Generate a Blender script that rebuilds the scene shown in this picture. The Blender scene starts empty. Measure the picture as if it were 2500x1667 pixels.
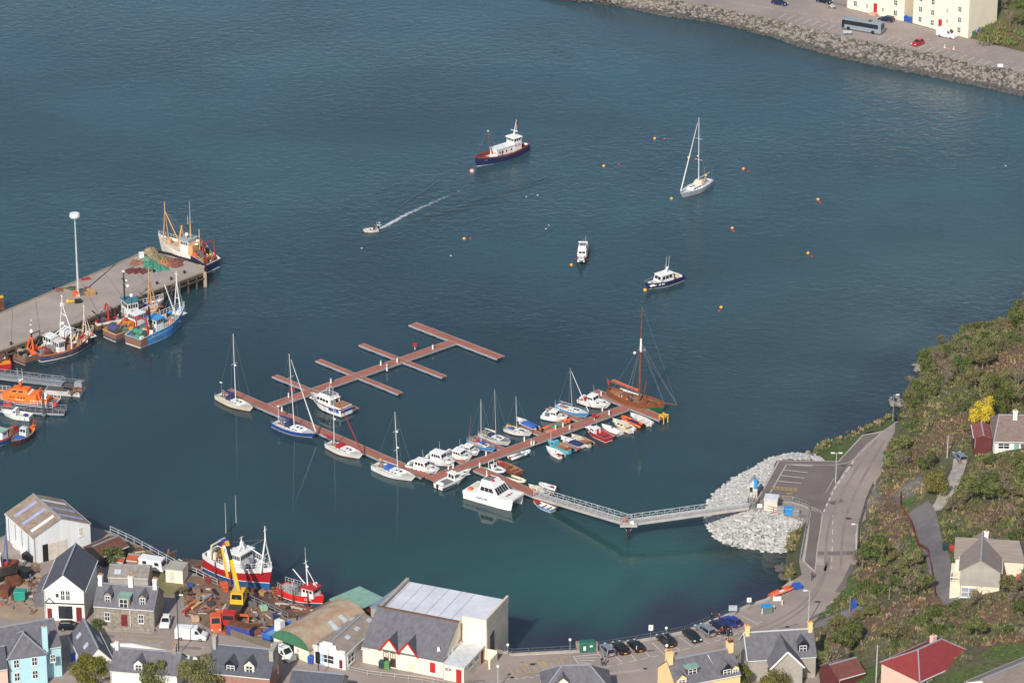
import bpy, math, random
from mathutils import Vector, Matrix
SC = bpy.context.scene
COL = SC.collection
R = math.radians
rnd = random.Random(7)
CAM_H, PITCH, FPX = 315.0, R(23.0), 9375.0
CROPS = {'O': (0, 0, .9408), 'A1': (0, 480, 3.733), 'A2': (0, 880, 3.733), 'A3': (0, 1200, 3.358), 'A4': (450, 1200, 3.358),
   'A5': (850, 1400, 4.704), 'A6': (1250, 1400, 4.276), 'A7': (1700, 1300, 4.272), 'A8': (2100, 1200, 3.358),
   'B1': (500, 760, 3.2), 'B2': (950, 950, 4.48), 'B3': (1200, 840, 4.356), 'B4': (1680, 1000, 3.92),
   'B5': (2050, 700, 2.851), 'B6': (1300, 0, 3.92), 'B7': (1850, 0, 3.618), 'B8': (850, 270, 3.618),
   'C1': (1500, 270, 3.075), 'C2': (180, 680, 7.84), 'C3': (0, 1500, 3.36), 'C4': (1250, 1180, 3.92), 'C5': (1550, 1530, 3.92),
   'D1': (380, 500, 8.711), 'D2': (0, 720, 8.712), 'D3': (0, 880, 7.127), 'D4': (500, 1290, 9.225), 'D5': (660, 1350, 10.456),
   'D6': (1120, 1130, 11.76), 'D7': (1460, 740, 5.225), 'D8': (1140, 290, 11.2)}
def G(px, py, z=0.0):
 """ground point seen at a place of the survey photograph, at height z"""
 u, v = (px - 1250) / FPX, (py - 833.5) / FPX
 d = (u, math.cos(PITCH) - v * math.sin(PITCH), -math.sin(PITCH) - v * math.cos(PITCH))
 t = (z - CAM_H) / d[2]
 return Vector((d[0] * t, d[1] * t, z))
def P(c, x, y, z=0.0):
 a = CROPS[c]
 return G(a[0] + x / a[2], a[1] + y / a[2], z)
MATS = {}
def lin(c):
 return tuple(((x / 255) / 12.92 if x / 255 <= .04045 else ((x / 255 + .055) / 1.055) ** 2.4) for x in c)
def mat(name, col, rough=.6, var=.18, scale=.7, metal=0., bump=0., spec=.4, col2=None, scale2=None, stretch=None, objvar=0., detail=4):
 """procedural paint / stone / wood: base colour broken up by noise"""
 if name in MATS:
  return MATS[name]
 m = bpy.data.materials.new(name)
 m.use_nodes = True
 nt = m.node_tree
 n, l = nt.nodes, nt.links
 b = n['Principled BSDF']
 b.inputs['Roughness'].default_value = rough
 b.inputs['Metallic'].default_value = metal
 b.inputs['Specular IOR Level'].default_value = spec
 tc = n.new('ShaderNodeTexCoord')
 mp = n.new('ShaderNodeMapping')
 l.new(tc.outputs['Object'], mp.inputs['Vector'])
 if stretch:
  mp.inputs['Scale'].default_value = stretch
 no = n.new('ShaderNodeTexNoise')
 no.inputs['Scale'].default_value = scale
 no.inputs['Detail'].default_value = detail
 no.inputs['Roughness'].default_value = .62
 l.new(mp.outputs['Vector'], no.inputs['Vector'])
 rp = n.new('ShaderNodeValToRGB')
 e = rp.color_ramp.elements
 lo = col2 if col2 else tuple(max(0, c * (1 - var * 1.3)) for c in col)
 hi = col if col2 else tuple(min(1, c * (1 + var)) for c in col)
 e[0].position, e[1].position = .34, .66
 e[0].color, e[1].color = (*lo, 1), (*hi, 1)
 l.new(no.outputs['Fac'], rp.inputs['Fac'])
 out = rp.outputs['Color']
 if objvar:
  oi = n.new('ShaderNodeObjectInfo')
  hs = n.new('ShaderNodeHueSaturation')
  mr = n.new('ShaderNodeMapRange')
  mr.inputs['To Min'].default_value, mr.inputs['To Max'].default_value = 1 - objvar, 1 + objvar
  l.new(oi.outputs['Random'], mr.inputs['Value'])
  l.new(mr.outputs['Result'], hs.inputs['Value'])
  mr2 = n.new('ShaderNodeMapRange')
  mr2.inputs['To Min'].default_value, mr2.inputs['To Max'].default_value = .5 - objvar * .12, .5 + objvar * .07
  ma = n.new('ShaderNodeMath'); ma.operation = 'FRACT'
  mu = n.new('ShaderNodeMath'); mu.operation = 'MULTIPLY'; mu.inputs[1].default_value = 7.31
  l.new(oi.outputs['Random'], mu.inputs[0]); l.new(mu.outputs[0], ma.inputs[0]); l.new(ma.outputs[0], mr2.inputs['Value'])
  l.new(mr2.outputs['Result'], hs.inputs['Hue'])
  l.new(out, hs.inputs['Color'])
  out = hs.outputs['Color']
 l.new(out, b.inputs['Base Color'])
 if bump:
  n2 = n.new('ShaderNodeTexNoise')
  n2.inputs['Scale'].default_value = scale2 or scale * 4
  n2.inputs['Detail'].default_value = 3
  l.new(mp.outputs['Vector'], n2.inputs['Vector'])
  bu = n.new('ShaderNodeBump')
  bu.inputs['Strength'].default_value = 1
  bu.inputs['Distance'].default_value = bump
  l.new(n2.outputs['Fac'], bu.inputs['Height'])
  l.new(bu.outputs['Normal'], b.inputs['Normal'])
 MATS[name] = m
 return m
def M(name, rgb=None, rough=.5, var=.12, scale=.8, **k):
 """material from an sRGB colour of the thing itself"""
 if name in MATS:
  return MATS[name]
 return mat(name, lin(rgb), rough, var, scale, **k)
class MB:
 def __init__(s):
  s.v, s.f, s.mi, s.ms = [], [], [], []
 def mid(s, m):
  if m not in s.ms:
   s.ms.append(m)
  return s.ms.index(m)
 def add(s, vs, fs, m):
  o = len(s.v)
  s.v += [tuple(v) for v in vs]
  k = s.mid(m)
  for f in fs:
   s.f.append([i + o for i in f])
   s.mi.append(k)
  return s
 def face(s, pts, m):
  return s.add(pts, [list(range(len(pts)))], m)
 def box(s, x0, x1, y0, y1, z0, z1, m, f=0, b=0, sd=0, top=None):
  """box; f, b, sd pull the top in at +x, -x and both sides"""
  vs = [(x0, y0, z0), (x1, y0, z0), (x1, y1, z0), (x0, y1, z0),
    (x0 + b, y0 + sd, z1), (x1 - f, y0 + sd, z1), (x1 - f, y1 - sd, z1), (x0 + b, y1 - sd, z1)]
  s.add(vs, [(3, 2, 1, 0), (0, 1, 5, 4), (1, 2, 6, 5), (2, 3, 7, 6), (3, 0, 4, 7)], m)
  return s.add(vs[4:], [(0, 1, 2, 3)], top or m)
 def bar(s, p, q, w, h, m):
  """rectangular bar between two points"""
  p, q = Vector(p), Vector(q)
  d = (q - p).normalized()
  a = d.cross(Vector((0, 0, 1)))
  a = a.normalized() if a.length > 1e-4 else Vector((1, 0, 0))
  c = a.cross(d)
  a, c = a * w / 2, c * h / 2
  vs = [p - a - c, p + a - c, p + a + c, p - a + c, q - a - c, q + a - c, q + a + c, q - a + c]
  return s.add(vs, [(0, 1, 2, 3), (7, 6, 5, 4), (0, 4, 5, 1), (1, 5, 6, 2), (2, 6, 7, 3), (3, 7, 4, 0)], m)
 def tube(s, p, q, r, r2=None, n=6, m=None):
  p, q = Vector(p), Vector(q)
  r2 = r if r2 is None else r2
  d = (q - p).normalized()
  a = d.orthogonal().normalized()
  c = d.cross(a)
  vs = []
  for k in range(n):
   t = 2 * math.pi * k / n
   o = a * math.cos(t) + c * math.sin(t)
   vs += [p + o * r, q + o * r2]
  fs = [(2 * k, 2 * ((k + 1) % n), 2 * ((k + 1) % n) + 1, 2 * k + 1) for k in range(n)]
  fs += [[2 * k for k in range(n)][::-1], [2 * k + 1 for k in range(n)]]
  return s.add(vs, fs, m)
 def path(s, pts, r, m, n=5):
  for a, b in zip(pts, pts[1:]):
   s.tube(a, b, r, r, n, m)
  return s
 def ball(s, c, r, m, n=8, k=5, sz=1., jit=0., rg=None):
  c = Vector(c)
  vs = [c + Vector((0, 0, r * sz))]
  for i in range(1, k):
   a = math.pi * i / k
   for j in range(n):
    b = 2 * math.pi * j / n
    q = r * (1 + (rg.uniform(-jit, jit) if rg else 0))
    vs.append(c + Vector((q * math.sin(a) * math.cos(b), q * math.sin(a) * math.sin(b), q * math.cos(a) * sz)))
  vs.append(c - Vector((0, 0, r * sz)))
  fs = [(0, 1 + j, 1 + (j + 1) % n) for j in range(n)]
  for i in range(k - 2):
   o = 1 + i * n
   fs += [(o + j, o + n + j, o + n + (j + 1) % n, o + (j + 1) % n) for j in range(n)]
  o = 1 + (k - 2) * n
  fs += [(o + j, len(vs) - 1, o + (j + 1) % n) for j in range(n)]
  return s.add(vs, fs, m)
 def prism(s, pts, z0, z1, m, top=None):
  """upright prism on a plan outline (any turning sense)"""
  a = sum(pts[i][0] * pts[(i + 1) % len(pts)][1] - pts[(i + 1) % len(pts)][0] * pts[i][1] for i in range(len(pts)))
  if a < 0:
   pts = pts[::-1]
  n = len(pts)
  vs = [(p[0], p[1], z0) for p in pts] + [(p[0], p[1], z1) for p in pts]
  s.add(vs, [(i, (i + 1) % n, n + (i + 1) % n, n + i) for i in range(n)] + [list(range(n))[::-1]], m)
  return s.add(vs[n:], [list(range(n))], top or m)
 def loft(s, secs, m, cap=True, closed=True):
  n = len(secs[0])
  vs = [p for c in secs for p in c]
  fs = []
  for i in range(len(secs) - 1):
   for j in range(n if closed else n - 1):
    fs.append((i * n + j, i * n + (j + 1) % n, (i + 1) * n + (j + 1) % n, (i + 1) * n + j))
  if cap:
   fs += [list(range(n))[::-1], [(len(secs) - 1) * n + j for j in range(n)]]
  return s.add(vs, fs, m)
 def ribbon(s, pts, w, z, m, thick=.0):
  """flat strip along a line on the ground"""
  pts = [Vector((p[0], p[1], 0)) for p in pts]
  L, Rr = [], []
  for i, p in enumerate(pts):
   d = (pts[min(i + 1, len(pts) - 1)] - pts[max(i - 1, 0)]).normalized()
   nn = Vector((-d.y, d.x, 0)) * w / 2
   L.append(p + nn); Rr.append(p - nn)
  vs = [(p.x, p.y, z) for p in L] + [(p.x, p.y, z) for p in Rr]
  n = len(pts)
  s.add(vs, [(n + i, n + i + 1, i + 1, i) for i in range(n - 1)], m)
  if thick:
   vb = [(x, y, z - thick) for x, y, _ in vs]
   s.add(vs + vb, [(i, i + 1, 2 * n + i + 1, 2 * n + i) for i in range(n - 1)] +
     [(n + i + 1, n + i, 3 * n + i, 3 * n + i + 1) for i in range(n - 1)] +
     [(0, 2 * n, 3 * n, n), (n - 1, 2 * n - 1, 4 * n - 1, 3 * n - 1)], m)
  return s
 def build(s, name, parent=None, smooth=False, loc=None):
  me = bpy.data.meshes.new(name)
  me.from_pydata(s.v, [], s.f)
  for m in s.ms:
   me.materials.append(m)
  me.polygons.foreach_set('material_index', s.mi)
  if smooth:
   me.polygons.foreach_set('use_smooth', [True] * len(s.f))
  me.update()
  o = bpy.data.objects.new(name, me)
  COL.objects.link(o)
  if parent is not None:
   o.parent = parent
  if loc is not None:
   o.location = loc
  return o
def tag(o, label=None, cat=None, group=None, kind=None):
 if label: o['label'] = label
 if cat: o['category'] = cat
 if group: o['group'] = group
 if kind: o['kind'] = kind
 return o
def T(name, label, cat, loc=(0, 0, 0), rz=0., group=None):
 o = bpy.data.objects.new(name, None)
 COL.objects.link(o)
 o.empty_display_size = .5
 o.location = loc
 o.rotation_euler = (0, 0, rz)
 return tag(o, label, cat, group)
KIDS = {}
def dup(root, loc, rz=None, label=None, scale=None, group=None):
 """copy of a thing with its parts and sub-parts"""
 def kids(o):
  return [c for c in COL.objects if c.parent == o]
 if root.name not in KIDS:
  KIDS[root.name] = [(c, kids(c)) for c in kids(root)]
 r = root.copy(); COL.objects.link(r)
 r.location = loc
 if rz is not None: r.rotation_euler = (0, 0, rz)
 if scale is not None: r.scale = (scale,) * 3 if isinstance(scale, (int, float)) else scale
 if label: r['label'] = label
 if group: r['group'] = group
 for ch, gs in KIDS[root.name]:
  c = ch.copy(); COL.objects.link(c); c.parent = r
  for g in gs:
   d = g.copy(); COL.objects.link(d); d.parent = c
 return r
def panel(parent, name, q, m, th=.03, frame=None, fw=.06):
 """thin slab on a face: q = four corners counter-clockwise seen from outside; with a frame it is a window in its surround"""
 q = [Vector(p) for p in q]
 nrm = (q[1] - q[0]).cross(q[3] - q[0]).normalized()
 mb = MB()
 def slab(c, m, t0, t1):
  a, b = [p + nrm * t0 for p in c], [p + nrm * t1 for p in c]
  mb.add(a + b, [(4, 5, 6, 7), (0, 1, 5, 4), (1, 2, 6, 5), (2, 3, 7, 6), (3, 0, 4, 7)], m)
 if frame:
  u, v = (q[1] - q[0]), (q[3] - q[0])
  du, dv = fw / u.length, fw / v.length
  def pt(a, b): return q[0] + u * a + v * b
  for (a0, a1, b0, b1) in ((0, 1, 0, dv), (0, 1, 1 - dv, 1), (0, du, dv, 1 - dv), (1 - du, 1, dv, 1 - dv), (.5 - du / 2, .5 + du / 2, dv, 1 - dv), (du, 1 - du, .52 - dv / 2, .52 + dv / 2)):
   slab([pt(a0, b0), pt(a1, b0), pt(a1, b1), pt(a0, b1)], frame, 0, th + .03)
  slab([pt(-du * .6, -dv), pt(1 + du * .6, -dv), pt(1 + du * .6, 0), pt(-du * .6, 0)], frame, 0, th + .1)
  slab([pt(du * .5, dv * .5), pt(1 - du * .5, dv * .5), pt(1 - du * .5, 1 - dv * .5), pt(du * .5, 1 - dv * .5)], m, 0, th * .5)
 else:
  slab(q, m, 0, th)
 return mb.build(name, parent)
class Block:
 """a box-like body whose faces can carry windows, doors and plates"""
 def __init__(s, parent, name, m, x0, x1, y0, y1, z0, z1, f=0, b=0, sd=0, top=None):
  s.c = (x0, x1, y0, y1, z0, z1, f, b, sd)
  s.parent = parent
  s.o = MB().box(x0, x1, y0, y1, z0, z1, m, f, b, sd, top).build(name, parent)
 def pt(s, face, u, v):
  x0, x1, y0, y1, z0, z1, f, b, sd = s.c
  X0, X1, Y0, Y1, z = x0 + b * v, x1 - f * v, y0 + sd * v, y1 - sd * v, z0 + (z1 - z0) * v
  if face == 'r': return Vector((X0 + (X1 - X0) * u, Y0, z))      # -y side, u runs to the front (+x)
  if face == 'l': return Vector((X1 - (X1 - X0) * u, Y1, z))
  if face == 'f': return Vector((X1, Y0 + (Y1 - Y0) * u, z))
  return Vector((X0, Y1 - (Y1 - Y0) * u, z))
 def put(s, face, u0, u1, v0, v1, m, name='window', th=.03, frame=None, fw=.06, sub=True):
  q = [s.pt(face, u0, v0), s.pt(face, u1, v0), s.pt(face, u1, v1), s.pt(face, u0, v1)]
  return panel(s.o if sub else s.parent, name, q, m, th, frame, fw)
 def row(s, face, n, u0, u1, v0, v1, m, gap=.25, **k):
  w = (u1 - u0) / n
  for i in range(n):
   s.put(face, u0 + w * (i + gap / 2), u0 + w * (i + 1 - gap / 2), v0, v1, m, **k)
def writing(parent, txt, loc, size, m, rot=(math.pi / 2, 0, 0), name='lettering', align='CENTER'):
 cu = bpy.data.curves.new(name, 'FONT')
 cu.body = txt
 cu.size = size
 cu.extrude = .006
 cu.align_x = align
 cu.align_y = 'CENTER'
 cu.materials.append(m)
 f = bpy.data.objects.new(name, cu)
 COL.objects.link(f)
 me = bpy.data.meshes.new_from_object(f.evaluated_get(bpy.context.evaluated_depsgraph_get()))
 bpy.data.objects.remove(f)
 o = bpy.data.objects.new(name, me)
 COL.objects.link(o)
 o.parent = parent
 o.location = loc
 o.rotation_euler = rot
 return o
def dist_seg(x, y, a, b):
 dx, dy = b[0] - a[0], b[1] - a[1]
 t = ((x - a[0]) * dx + (y - a[1]) * dy) / (dx * dx + dy * dy + 1e-9)
 t = max(0., min(1., t))
 return math.hypot(x - a[0] - dx * t, y - a[1] - dy * t)
def dist_line(x, y, pts):
 return min(dist_seg(x, y, pts[i], pts[i + 1]) for i in range(len(pts) - 1))
def inside(x, y, poly):
 r = False
 j = len(poly) - 1
 for i in range(len(poly)):
  a, b = poly[i], poly[j]
  if (a[1] > y) != (b[1] > y) and x < (b[0] - a[0]) * (y - a[1]) / (b[1] - a[1]) + a[0]:
   r = not r
  j = i
 return r
def smooth_line(pts, n=6):
 """Catmull-Rom through plan points"""
 pts = [Vector(p) for p in pts]
 out = []
 for i in range(len(pts) - 1):
  p0, p1, p2, p3 = pts[max(i - 1, 0)], pts[i], pts[i + 1], pts[min(i + 2, len(pts) - 1)]
  for k in range(n):
   t = k / n
   out.append(.5 * (2 * p1 + (p2 - p0) * t + (2 * p0 - 5 * p1 + 4 * p2 - p3) * t * t + (3 * p1 - p0 - 3 * p2 + p3) * t ** 3))
 out.append(pts[-1])
 return out
SKIN = M('skin', (205, 160, 132), .6, .06, 3)
HAIRD = M('dark_hair', (52, 38, 30), .8, .15, 8)
def person(label, loc, rz=0., top=(40, 50, 110), legs=(40, 42, 52), hair=(60, 44, 34), pose='stand', group=None, sleeves=None, shoe=(30, 28, 28)):
 """one skinned figure; pose: stand, walk, sit (on a seat at z=.45), lean"""
 loc = Vector(loc)
 tc = M('cloth_%d_%d_%d' % top, top, .85, .1, 4)
 lc = M('cloth_%d_%d_%d' % legs, legs, .85, .1, 4)
 sc_ = M('cloth_%d_%d_%d' % shoe, shoe, .8, .1, 4)
 sit = pose in ('sit', 'ride')
 w = .22 if pose == 'walk' else .02
 dz = -.42 if sit else 0
 V, Rr, E = [], [], []
 def add(p, r, prev=None):
  V.append(Vector(p)); Rr.append(r)
  if prev is not None: E.append((prev, len(V) - 1))
  return len(V) - 1
 z = lambda a: a + dz
 pel = add((0, 0, z(.95)), .145)
 sp = add((.01, 0, z(1.15)), .13, pel)
 lean = .12 if pose in ('lean', 'ride') else 0.
 ch = add((.02 + lean, 0, z(1.36)), .155, sp)
 nk = add((.03 + lean * 1.3, 0, z(1.5)), .055, ch)
 h0 = add((.05 + lean * 1.4, 0, z(1.6)), .085, nk)
 add((.04 + lean * 1.5, 0, z(1.71)), .082, h0)
 hands = []
 for s in (1, -1):
  sh = add((.02 + lean, .2 * s, z(1.42)), .062, ch)
  fwd = {'stand': 0, 'walk': .16 * s, 'sit': .25, 'lean': .3, 'ride': .38}[pose]
  el = add((.0 + lean + fwd * .4, .27 * s, z(1.15) + (.03 if fwd else 0)), .046, sh)
  wr = add((.04 + lean + fwd, .27 * s, z(.92) + abs(fwd) * .45), .032, el)
  hd = add((.06 + lean + fwd * 1.15, .27 * s, z(.84) + abs(fwd) * .5), .036, wr)
  hands.append((V[wr], V[hd], s))
  hp = add((0, .1 * s, z(.9)), .095, pel)
  if sit:
   kn = add((.42, .14 * s, .5), .066, hp); an = add((.42, .14 * s, .1), .043, kn)
  else:
   st = w * s * -1
   kn = add((st * .6 + .03, .11 * s, .5), .066, hp); an = add((st * 1.3 - .02, .11 * s, .09), .043, kn)
  add((V[an].x + .15, V[an].y, .045), .036, an)
 me = bpy.data.meshes.new('person')
 me.from_pydata([tuple(v) for v in V], E, [])
 o = bpy.data.objects.new('person', me)
 COL.objects.link(o)
 md = o.modifiers.new('skin', 'SKIN')
 for k, r in enumerate(Rr):
  me.skin_vertices[0].data[k].radius = (r, r * (1.25 if k in (pel, ch, sp) else 1))
 me.skin_vertices[0].data[0].use_root = True
 ss = o.modifiers.new('sub', 'SUBSURF'); ss.levels = 1
 dg = bpy.context.evaluated_depsgraph_get()
 ev = bpy.data.meshes.new_from_object(o.evaluated_get(dg))
 bpy.data.objects.remove(o)
 mb = MB()
 vs = [v.co.copy() for v in ev.vertices]
 for m_ in (SKIN, tc, lc, sc_): mb.mid(m_)
 mb.v = [tuple(v) for v in vs]
 for p in ev.polygons:
  c = sum((vs[i] for i in p.vertices), Vector()) / len(p.vertices)
  n = min(range(len(V)), key=lambda k: (V[k] - c).length - Rr[k] * .6)
  k = 0 if n in (nk, h0, h0 + 1) else None
  if k is None:
   if c.z > (z(.93)) or (abs(c.y) > .2 and c.z > z(.8)): k = 1
   else: k = 2
   if any((c - b).length < .1 and (c - a).length > .035 for a, b, s in hands): k = 0
   if c.z < .11: k = 3
  mb.f.append(list(p.vertices)); mb.mi.append(k)
 bpy.data.meshes.remove(ev)
 for a, b, s in hands:          # fingers curl a little, the thumb leaves the side of the palm
  d = (b - a).normalized()
  u = Vector((0, 0, 1)).cross(d)
  u = u.normalized() if u.length > .1 else Vector((1, 0, 0))
  for k, (off, ln) in enumerate(((-.024, .055), (-.008, .064), (.008, .06), (.024, .045))):
   q = b + u * off + d * .02
   mb.tube(q, q + d * ln, .009, .007, 5, SKIN)
  mb.tube(a.lerp(b, .6), a.lerp(b, .6) + d * .05 - u * .055, .01, .008, 5, SKIN)
 hx = Vector(V[h0 + 1])
 for s in (1, -1):
  mb.ball(hx + Vector((.075, .032 * s, -.045)), .011, HAIRD, 5, 4)
  mb.ball(hx + Vector((0, .085 * s, -.06)), .022, SKIN, 5, 4)
 mb.ball(hx + Vector((.095, 0, -.075)), .016, SKIN, 5, 4)
 mb.ball(hx + Vector((.082, 0, -.115)), .018, M('lips', (170, 104, 92), .6), 5, 4, .4)
 b = mb.build('person', smooth=True)
 hb_ = MB().ball(hx + Vector((-.022, 0, .012)), .1, M('hair_%d_%d_%d' % hair, hair, .8), 9, 6, .98)
 hb_.build('hair', b, smooth=True)
 b.location = loc
 b.rotation_euler = (0, 0, rz)
 return tag(b, label, 'person', group)
cam = bpy.data.cameras.new('camera')
cam.lens, cam.sensor_width, cam.clip_start, cam.clip_end = 135.0, 36.0, 1.0, 6000.0
co = bpy.data.objects.new('camera', cam)
COL.objects.link(co)
co.location = (0, 0, CAM_H)
co.rotation_euler = (R(90) - PITCH, 0, 0)
SC.camera = co
SUN_EL, SUN_AZ = R(37), R(19)          # shadows run away from the camera, 19 degrees to +x
w = bpy.data.worlds.new('World')
SC.world = w
w.use_nodes = True
sky = w.node_tree.nodes.new('ShaderNodeTexSky')
sky.sky_type = 'NISHITA'
sky.sun_disc = False
sky.sun_elevation = SUN_EL
sky.sun_rotation = R(180) + SUN_AZ
sky.air_density, sky.dust_density, sky.ozone_density = 1.0, 1.2, 1.0
bg = w.node_tree.nodes['Background']
bg.inputs['Strength'].default_value = .095
w.node_tree.links.new(sky.outputs['Color'], bg.inputs['Color'])
sl = bpy.data.lights.new('sun', 'SUN')
sl.energy, sl.angle, sl.color = 3.9, R(.5), (1, .945, .87)
so = bpy.data.objects.new('sun', sl)
COL.objects.link(so)
sd = Vector((-math.sin(SUN_AZ) * math.cos(SUN_EL), -math.cos(SUN_AZ) * math.cos(SUN_EL), math.sin(SUN_EL)))
so.rotation_euler = sd.to_track_quat('Z', 'Y').to_euler()
so.location = (-60, 500, 200)
SC.view_settings.view_transform = 'Standard'
SC.view_settings.look = 'None'
SC.view_settings.exposure = 0.25
SC.view_settings.gamma = 1
SC.cycles.max_bounces = 6
SC.cycles.use_denoising = True
HAZE_D = .00003
ZT = 4.4      # street level above the water
ASPH = M('asphalt', (150, 137, 129), .9, .12, .12, bump=.0)
ASPH2 = M('new_asphalt', (112, 102, 98), .9, .10, .2)
CONC = M('concrete', (168, 156, 145), .85, .12, .35)
KERB = M('kerb_concrete', (178, 168, 156), .85, .1, .5)
WHITE = M('white_paint', (226, 226, 222), .5, .04, .5)
CREAMW = M('cream_render', (226, 214, 188), .8, .05, .4)
LINE = M('line_paint', (205, 200, 192), .8, .14, 1.2)
YLINE = M('yellow_line_paint', (196, 160, 84), .8, .14, 1.2)
GLASS = M('dark_glass', (34, 38, 44), .12, .1, .6, spec=.6)
STEEL = M('galvanised_steel', (150, 155, 158), .45, .1, 1, metal=.3)
RUST = M('rust', (112, 66, 44), .85, .3, .8)
BLACK = M('black_paint', (30, 30, 32), .45, .1, 1)
DIRT = M('yard_dirt', (121, 98, 80), .95, .16, .12)
SAND = M('pale_gravel', (158, 138, 116), .95, .14, .15)
GRASS = mat('grass', (.075, .095, .022), .95, .3, .25)
SEAWALL = [P('A5', 1795, 885, ZT), P('A6', 0, 835, ZT), P('A6', 690, 800, ZT), P('A6', 880, 765, ZT), P('A6', 1500, 662, ZT), P('A6', 1800, 600, ZT),
   P('A6', 2000, 520, ZT), P('A6', 2300, 405, ZT), P('A7', 540, 752, ZT), P('A7', 740, 690, ZT), P('A7', 930, 555, ZT), P('A7', 1000, 500, ZT)]
def water_mat(name='sea_water', sss=1):
 m = bpy.data.materials.new(name)
 m.use_nodes = True
 nt = m.node_tree
 n, l = nt.nodes, nt.links
 b = n['Principled BSDF']
 b.inputs['Roughness'].default_value = .008
 b.inputs['IOR'].default_value = 1.333
 b.subsurface_method = 'BURLEY'
 b.inputs['Subsurface Weight'].default_value = sss
 b.inputs['Subsurface Radius'].default_value = (1, 1, 1)
 b.inputs['Subsurface Scale'].default_value = 3.0
 b.inputs['Specular IOR Level'].default_value = .5
 tc = n.new('ShaderNodeTexCoord')
 at = n.new('ShaderNodeAttribute'); at.attribute_name = 'water_tint'
 vn = n.new('ShaderNodeTexNoise'); vn.inputs['Scale'].default_value = .022; vn.inputs['Detail'].default_value = 3
 l.new(tc.outputs['Object'], vn.inputs['Vector'])
 mr = n.new('ShaderNodeMapRange')
 mr.inputs['From Min'].default_value, mr.inputs['From Max'].default_value = .3, .7
 mr.inputs['To Min'].default_value, mr.inputs['To Max'].default_value = .80, 1.20
 l.new(vn.outputs['Fac'], mr.inputs['Value'])
 mx = n.new('ShaderNodeMix'); mx.data_type = 'RGBA'; mx.blend_type = 'MULTIPLY'; mx.inputs[0].default_value = 1
 l.new(at.outputs['Color'], mx.inputs[6]); l.new(mr.outputs['Result'], mx.inputs[7])
 l.new(mx.outputs[2], b.inputs['Base Color'])
 hs = []
 for sc_, amp, rot, st in ((.5, .17, .25, (.8, 1, 1)), (1.5, .085, -.2, (.8, 1, 1)), (.15, .10, .5, (1, .6, 1))):
  mp = n.new('ShaderNodeMapping'); mp.inputs['Rotation'].default_value = (0, 0, rot); mp.inputs['Scale'].default_value = st
  l.new(tc.outputs['Object'], mp.inputs['Vector'])
  no = n.new('ShaderNodeTexNoise'); no.inputs['Scale'].default_value = sc_; no.inputs['Detail'].default_value = 2
  l.new(mp.outputs['Vector'], no.inputs['Vector'])
  mu = n.new('ShaderNodeMath'); mu.operation = 'MULTIPLY'; mu.inputs[1].default_value = amp
  l.new(no.outputs['Fac'], mu.inputs[0])
  hs.append(mu.outputs[0])
 ad = n.new('ShaderNodeMath'); ad.operation = 'ADD'; l.new(hs[0], ad.inputs[0]); l.new(hs[1], ad.inputs[1])
 sn = n.new('ShaderNodeTexNoise'); sn.inputs['Scale'].default_value = .013; sn.inputs['Detail'].default_value = 4
 mp = n.new('ShaderNodeMapping'); mp.inputs['Scale'].default_value = (.5, 1.3, 1); mp.inputs['Rotation'].default_value = (0, 0, .4)
 l.new(tc.outputs['Object'], mp.inputs['Vector']); l.new(mp.outputs['Vector'], sn.inputs['Vector'])
 sr = n.new('ShaderNodeMapRange'); sr.inputs['From Min'].default_value, sr.inputs['From Max'].default_value = .35, .65
 sr.inputs['To Min'].default_value, sr.inputs['To Max'].default_value = .45, 1.45
 l.new(sn.outputs['Fac'], sr.inputs['Value'])
 m0 = n.new('ShaderNodeMath'); m0.operation = 'MULTIPLY'; l.new(ad.outputs[0], m0.inputs[0]); l.new(at.outputs['Alpha'], m0.inputs[1])
 m2 = n.new('ShaderNodeMath'); m2.operation = 'MULTIPLY'; l.new(m0.outputs[0], m2.inputs[0]); l.new(sr.outputs['Result'], m2.inputs[1])
 a2 = n.new('ShaderNodeMath'); a2.operation = 'ADD'; l.new(m2.outputs[0], a2.inputs[0]); m3 = n.new('ShaderNodeMath'); m3.operation = 'MULTIPLY'; l.new(hs[2], m3.inputs[0]); l.new(at.outputs['Alpha'], m3.inputs[1]); l.new(m3.outputs[0], a2.inputs[1])
 bu = n.new('ShaderNodeBump'); bu.inputs['Strength'].default_value = 1; bu.inputs['Distance'].default_value = .75
 l.new(a2.outputs[0], bu.inputs['Height'])
 l.new(bu.outputs['Normal'], b.inputs['Normal'])
 return m
WATER = water_mat()
WAKEW = water_mat('wake_water', 0)
def mixc(a, b, t):
 t = max(0., min(1., t))
 return [a[i] + (b[i] - a[i]) * t for i in range(3)]
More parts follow.
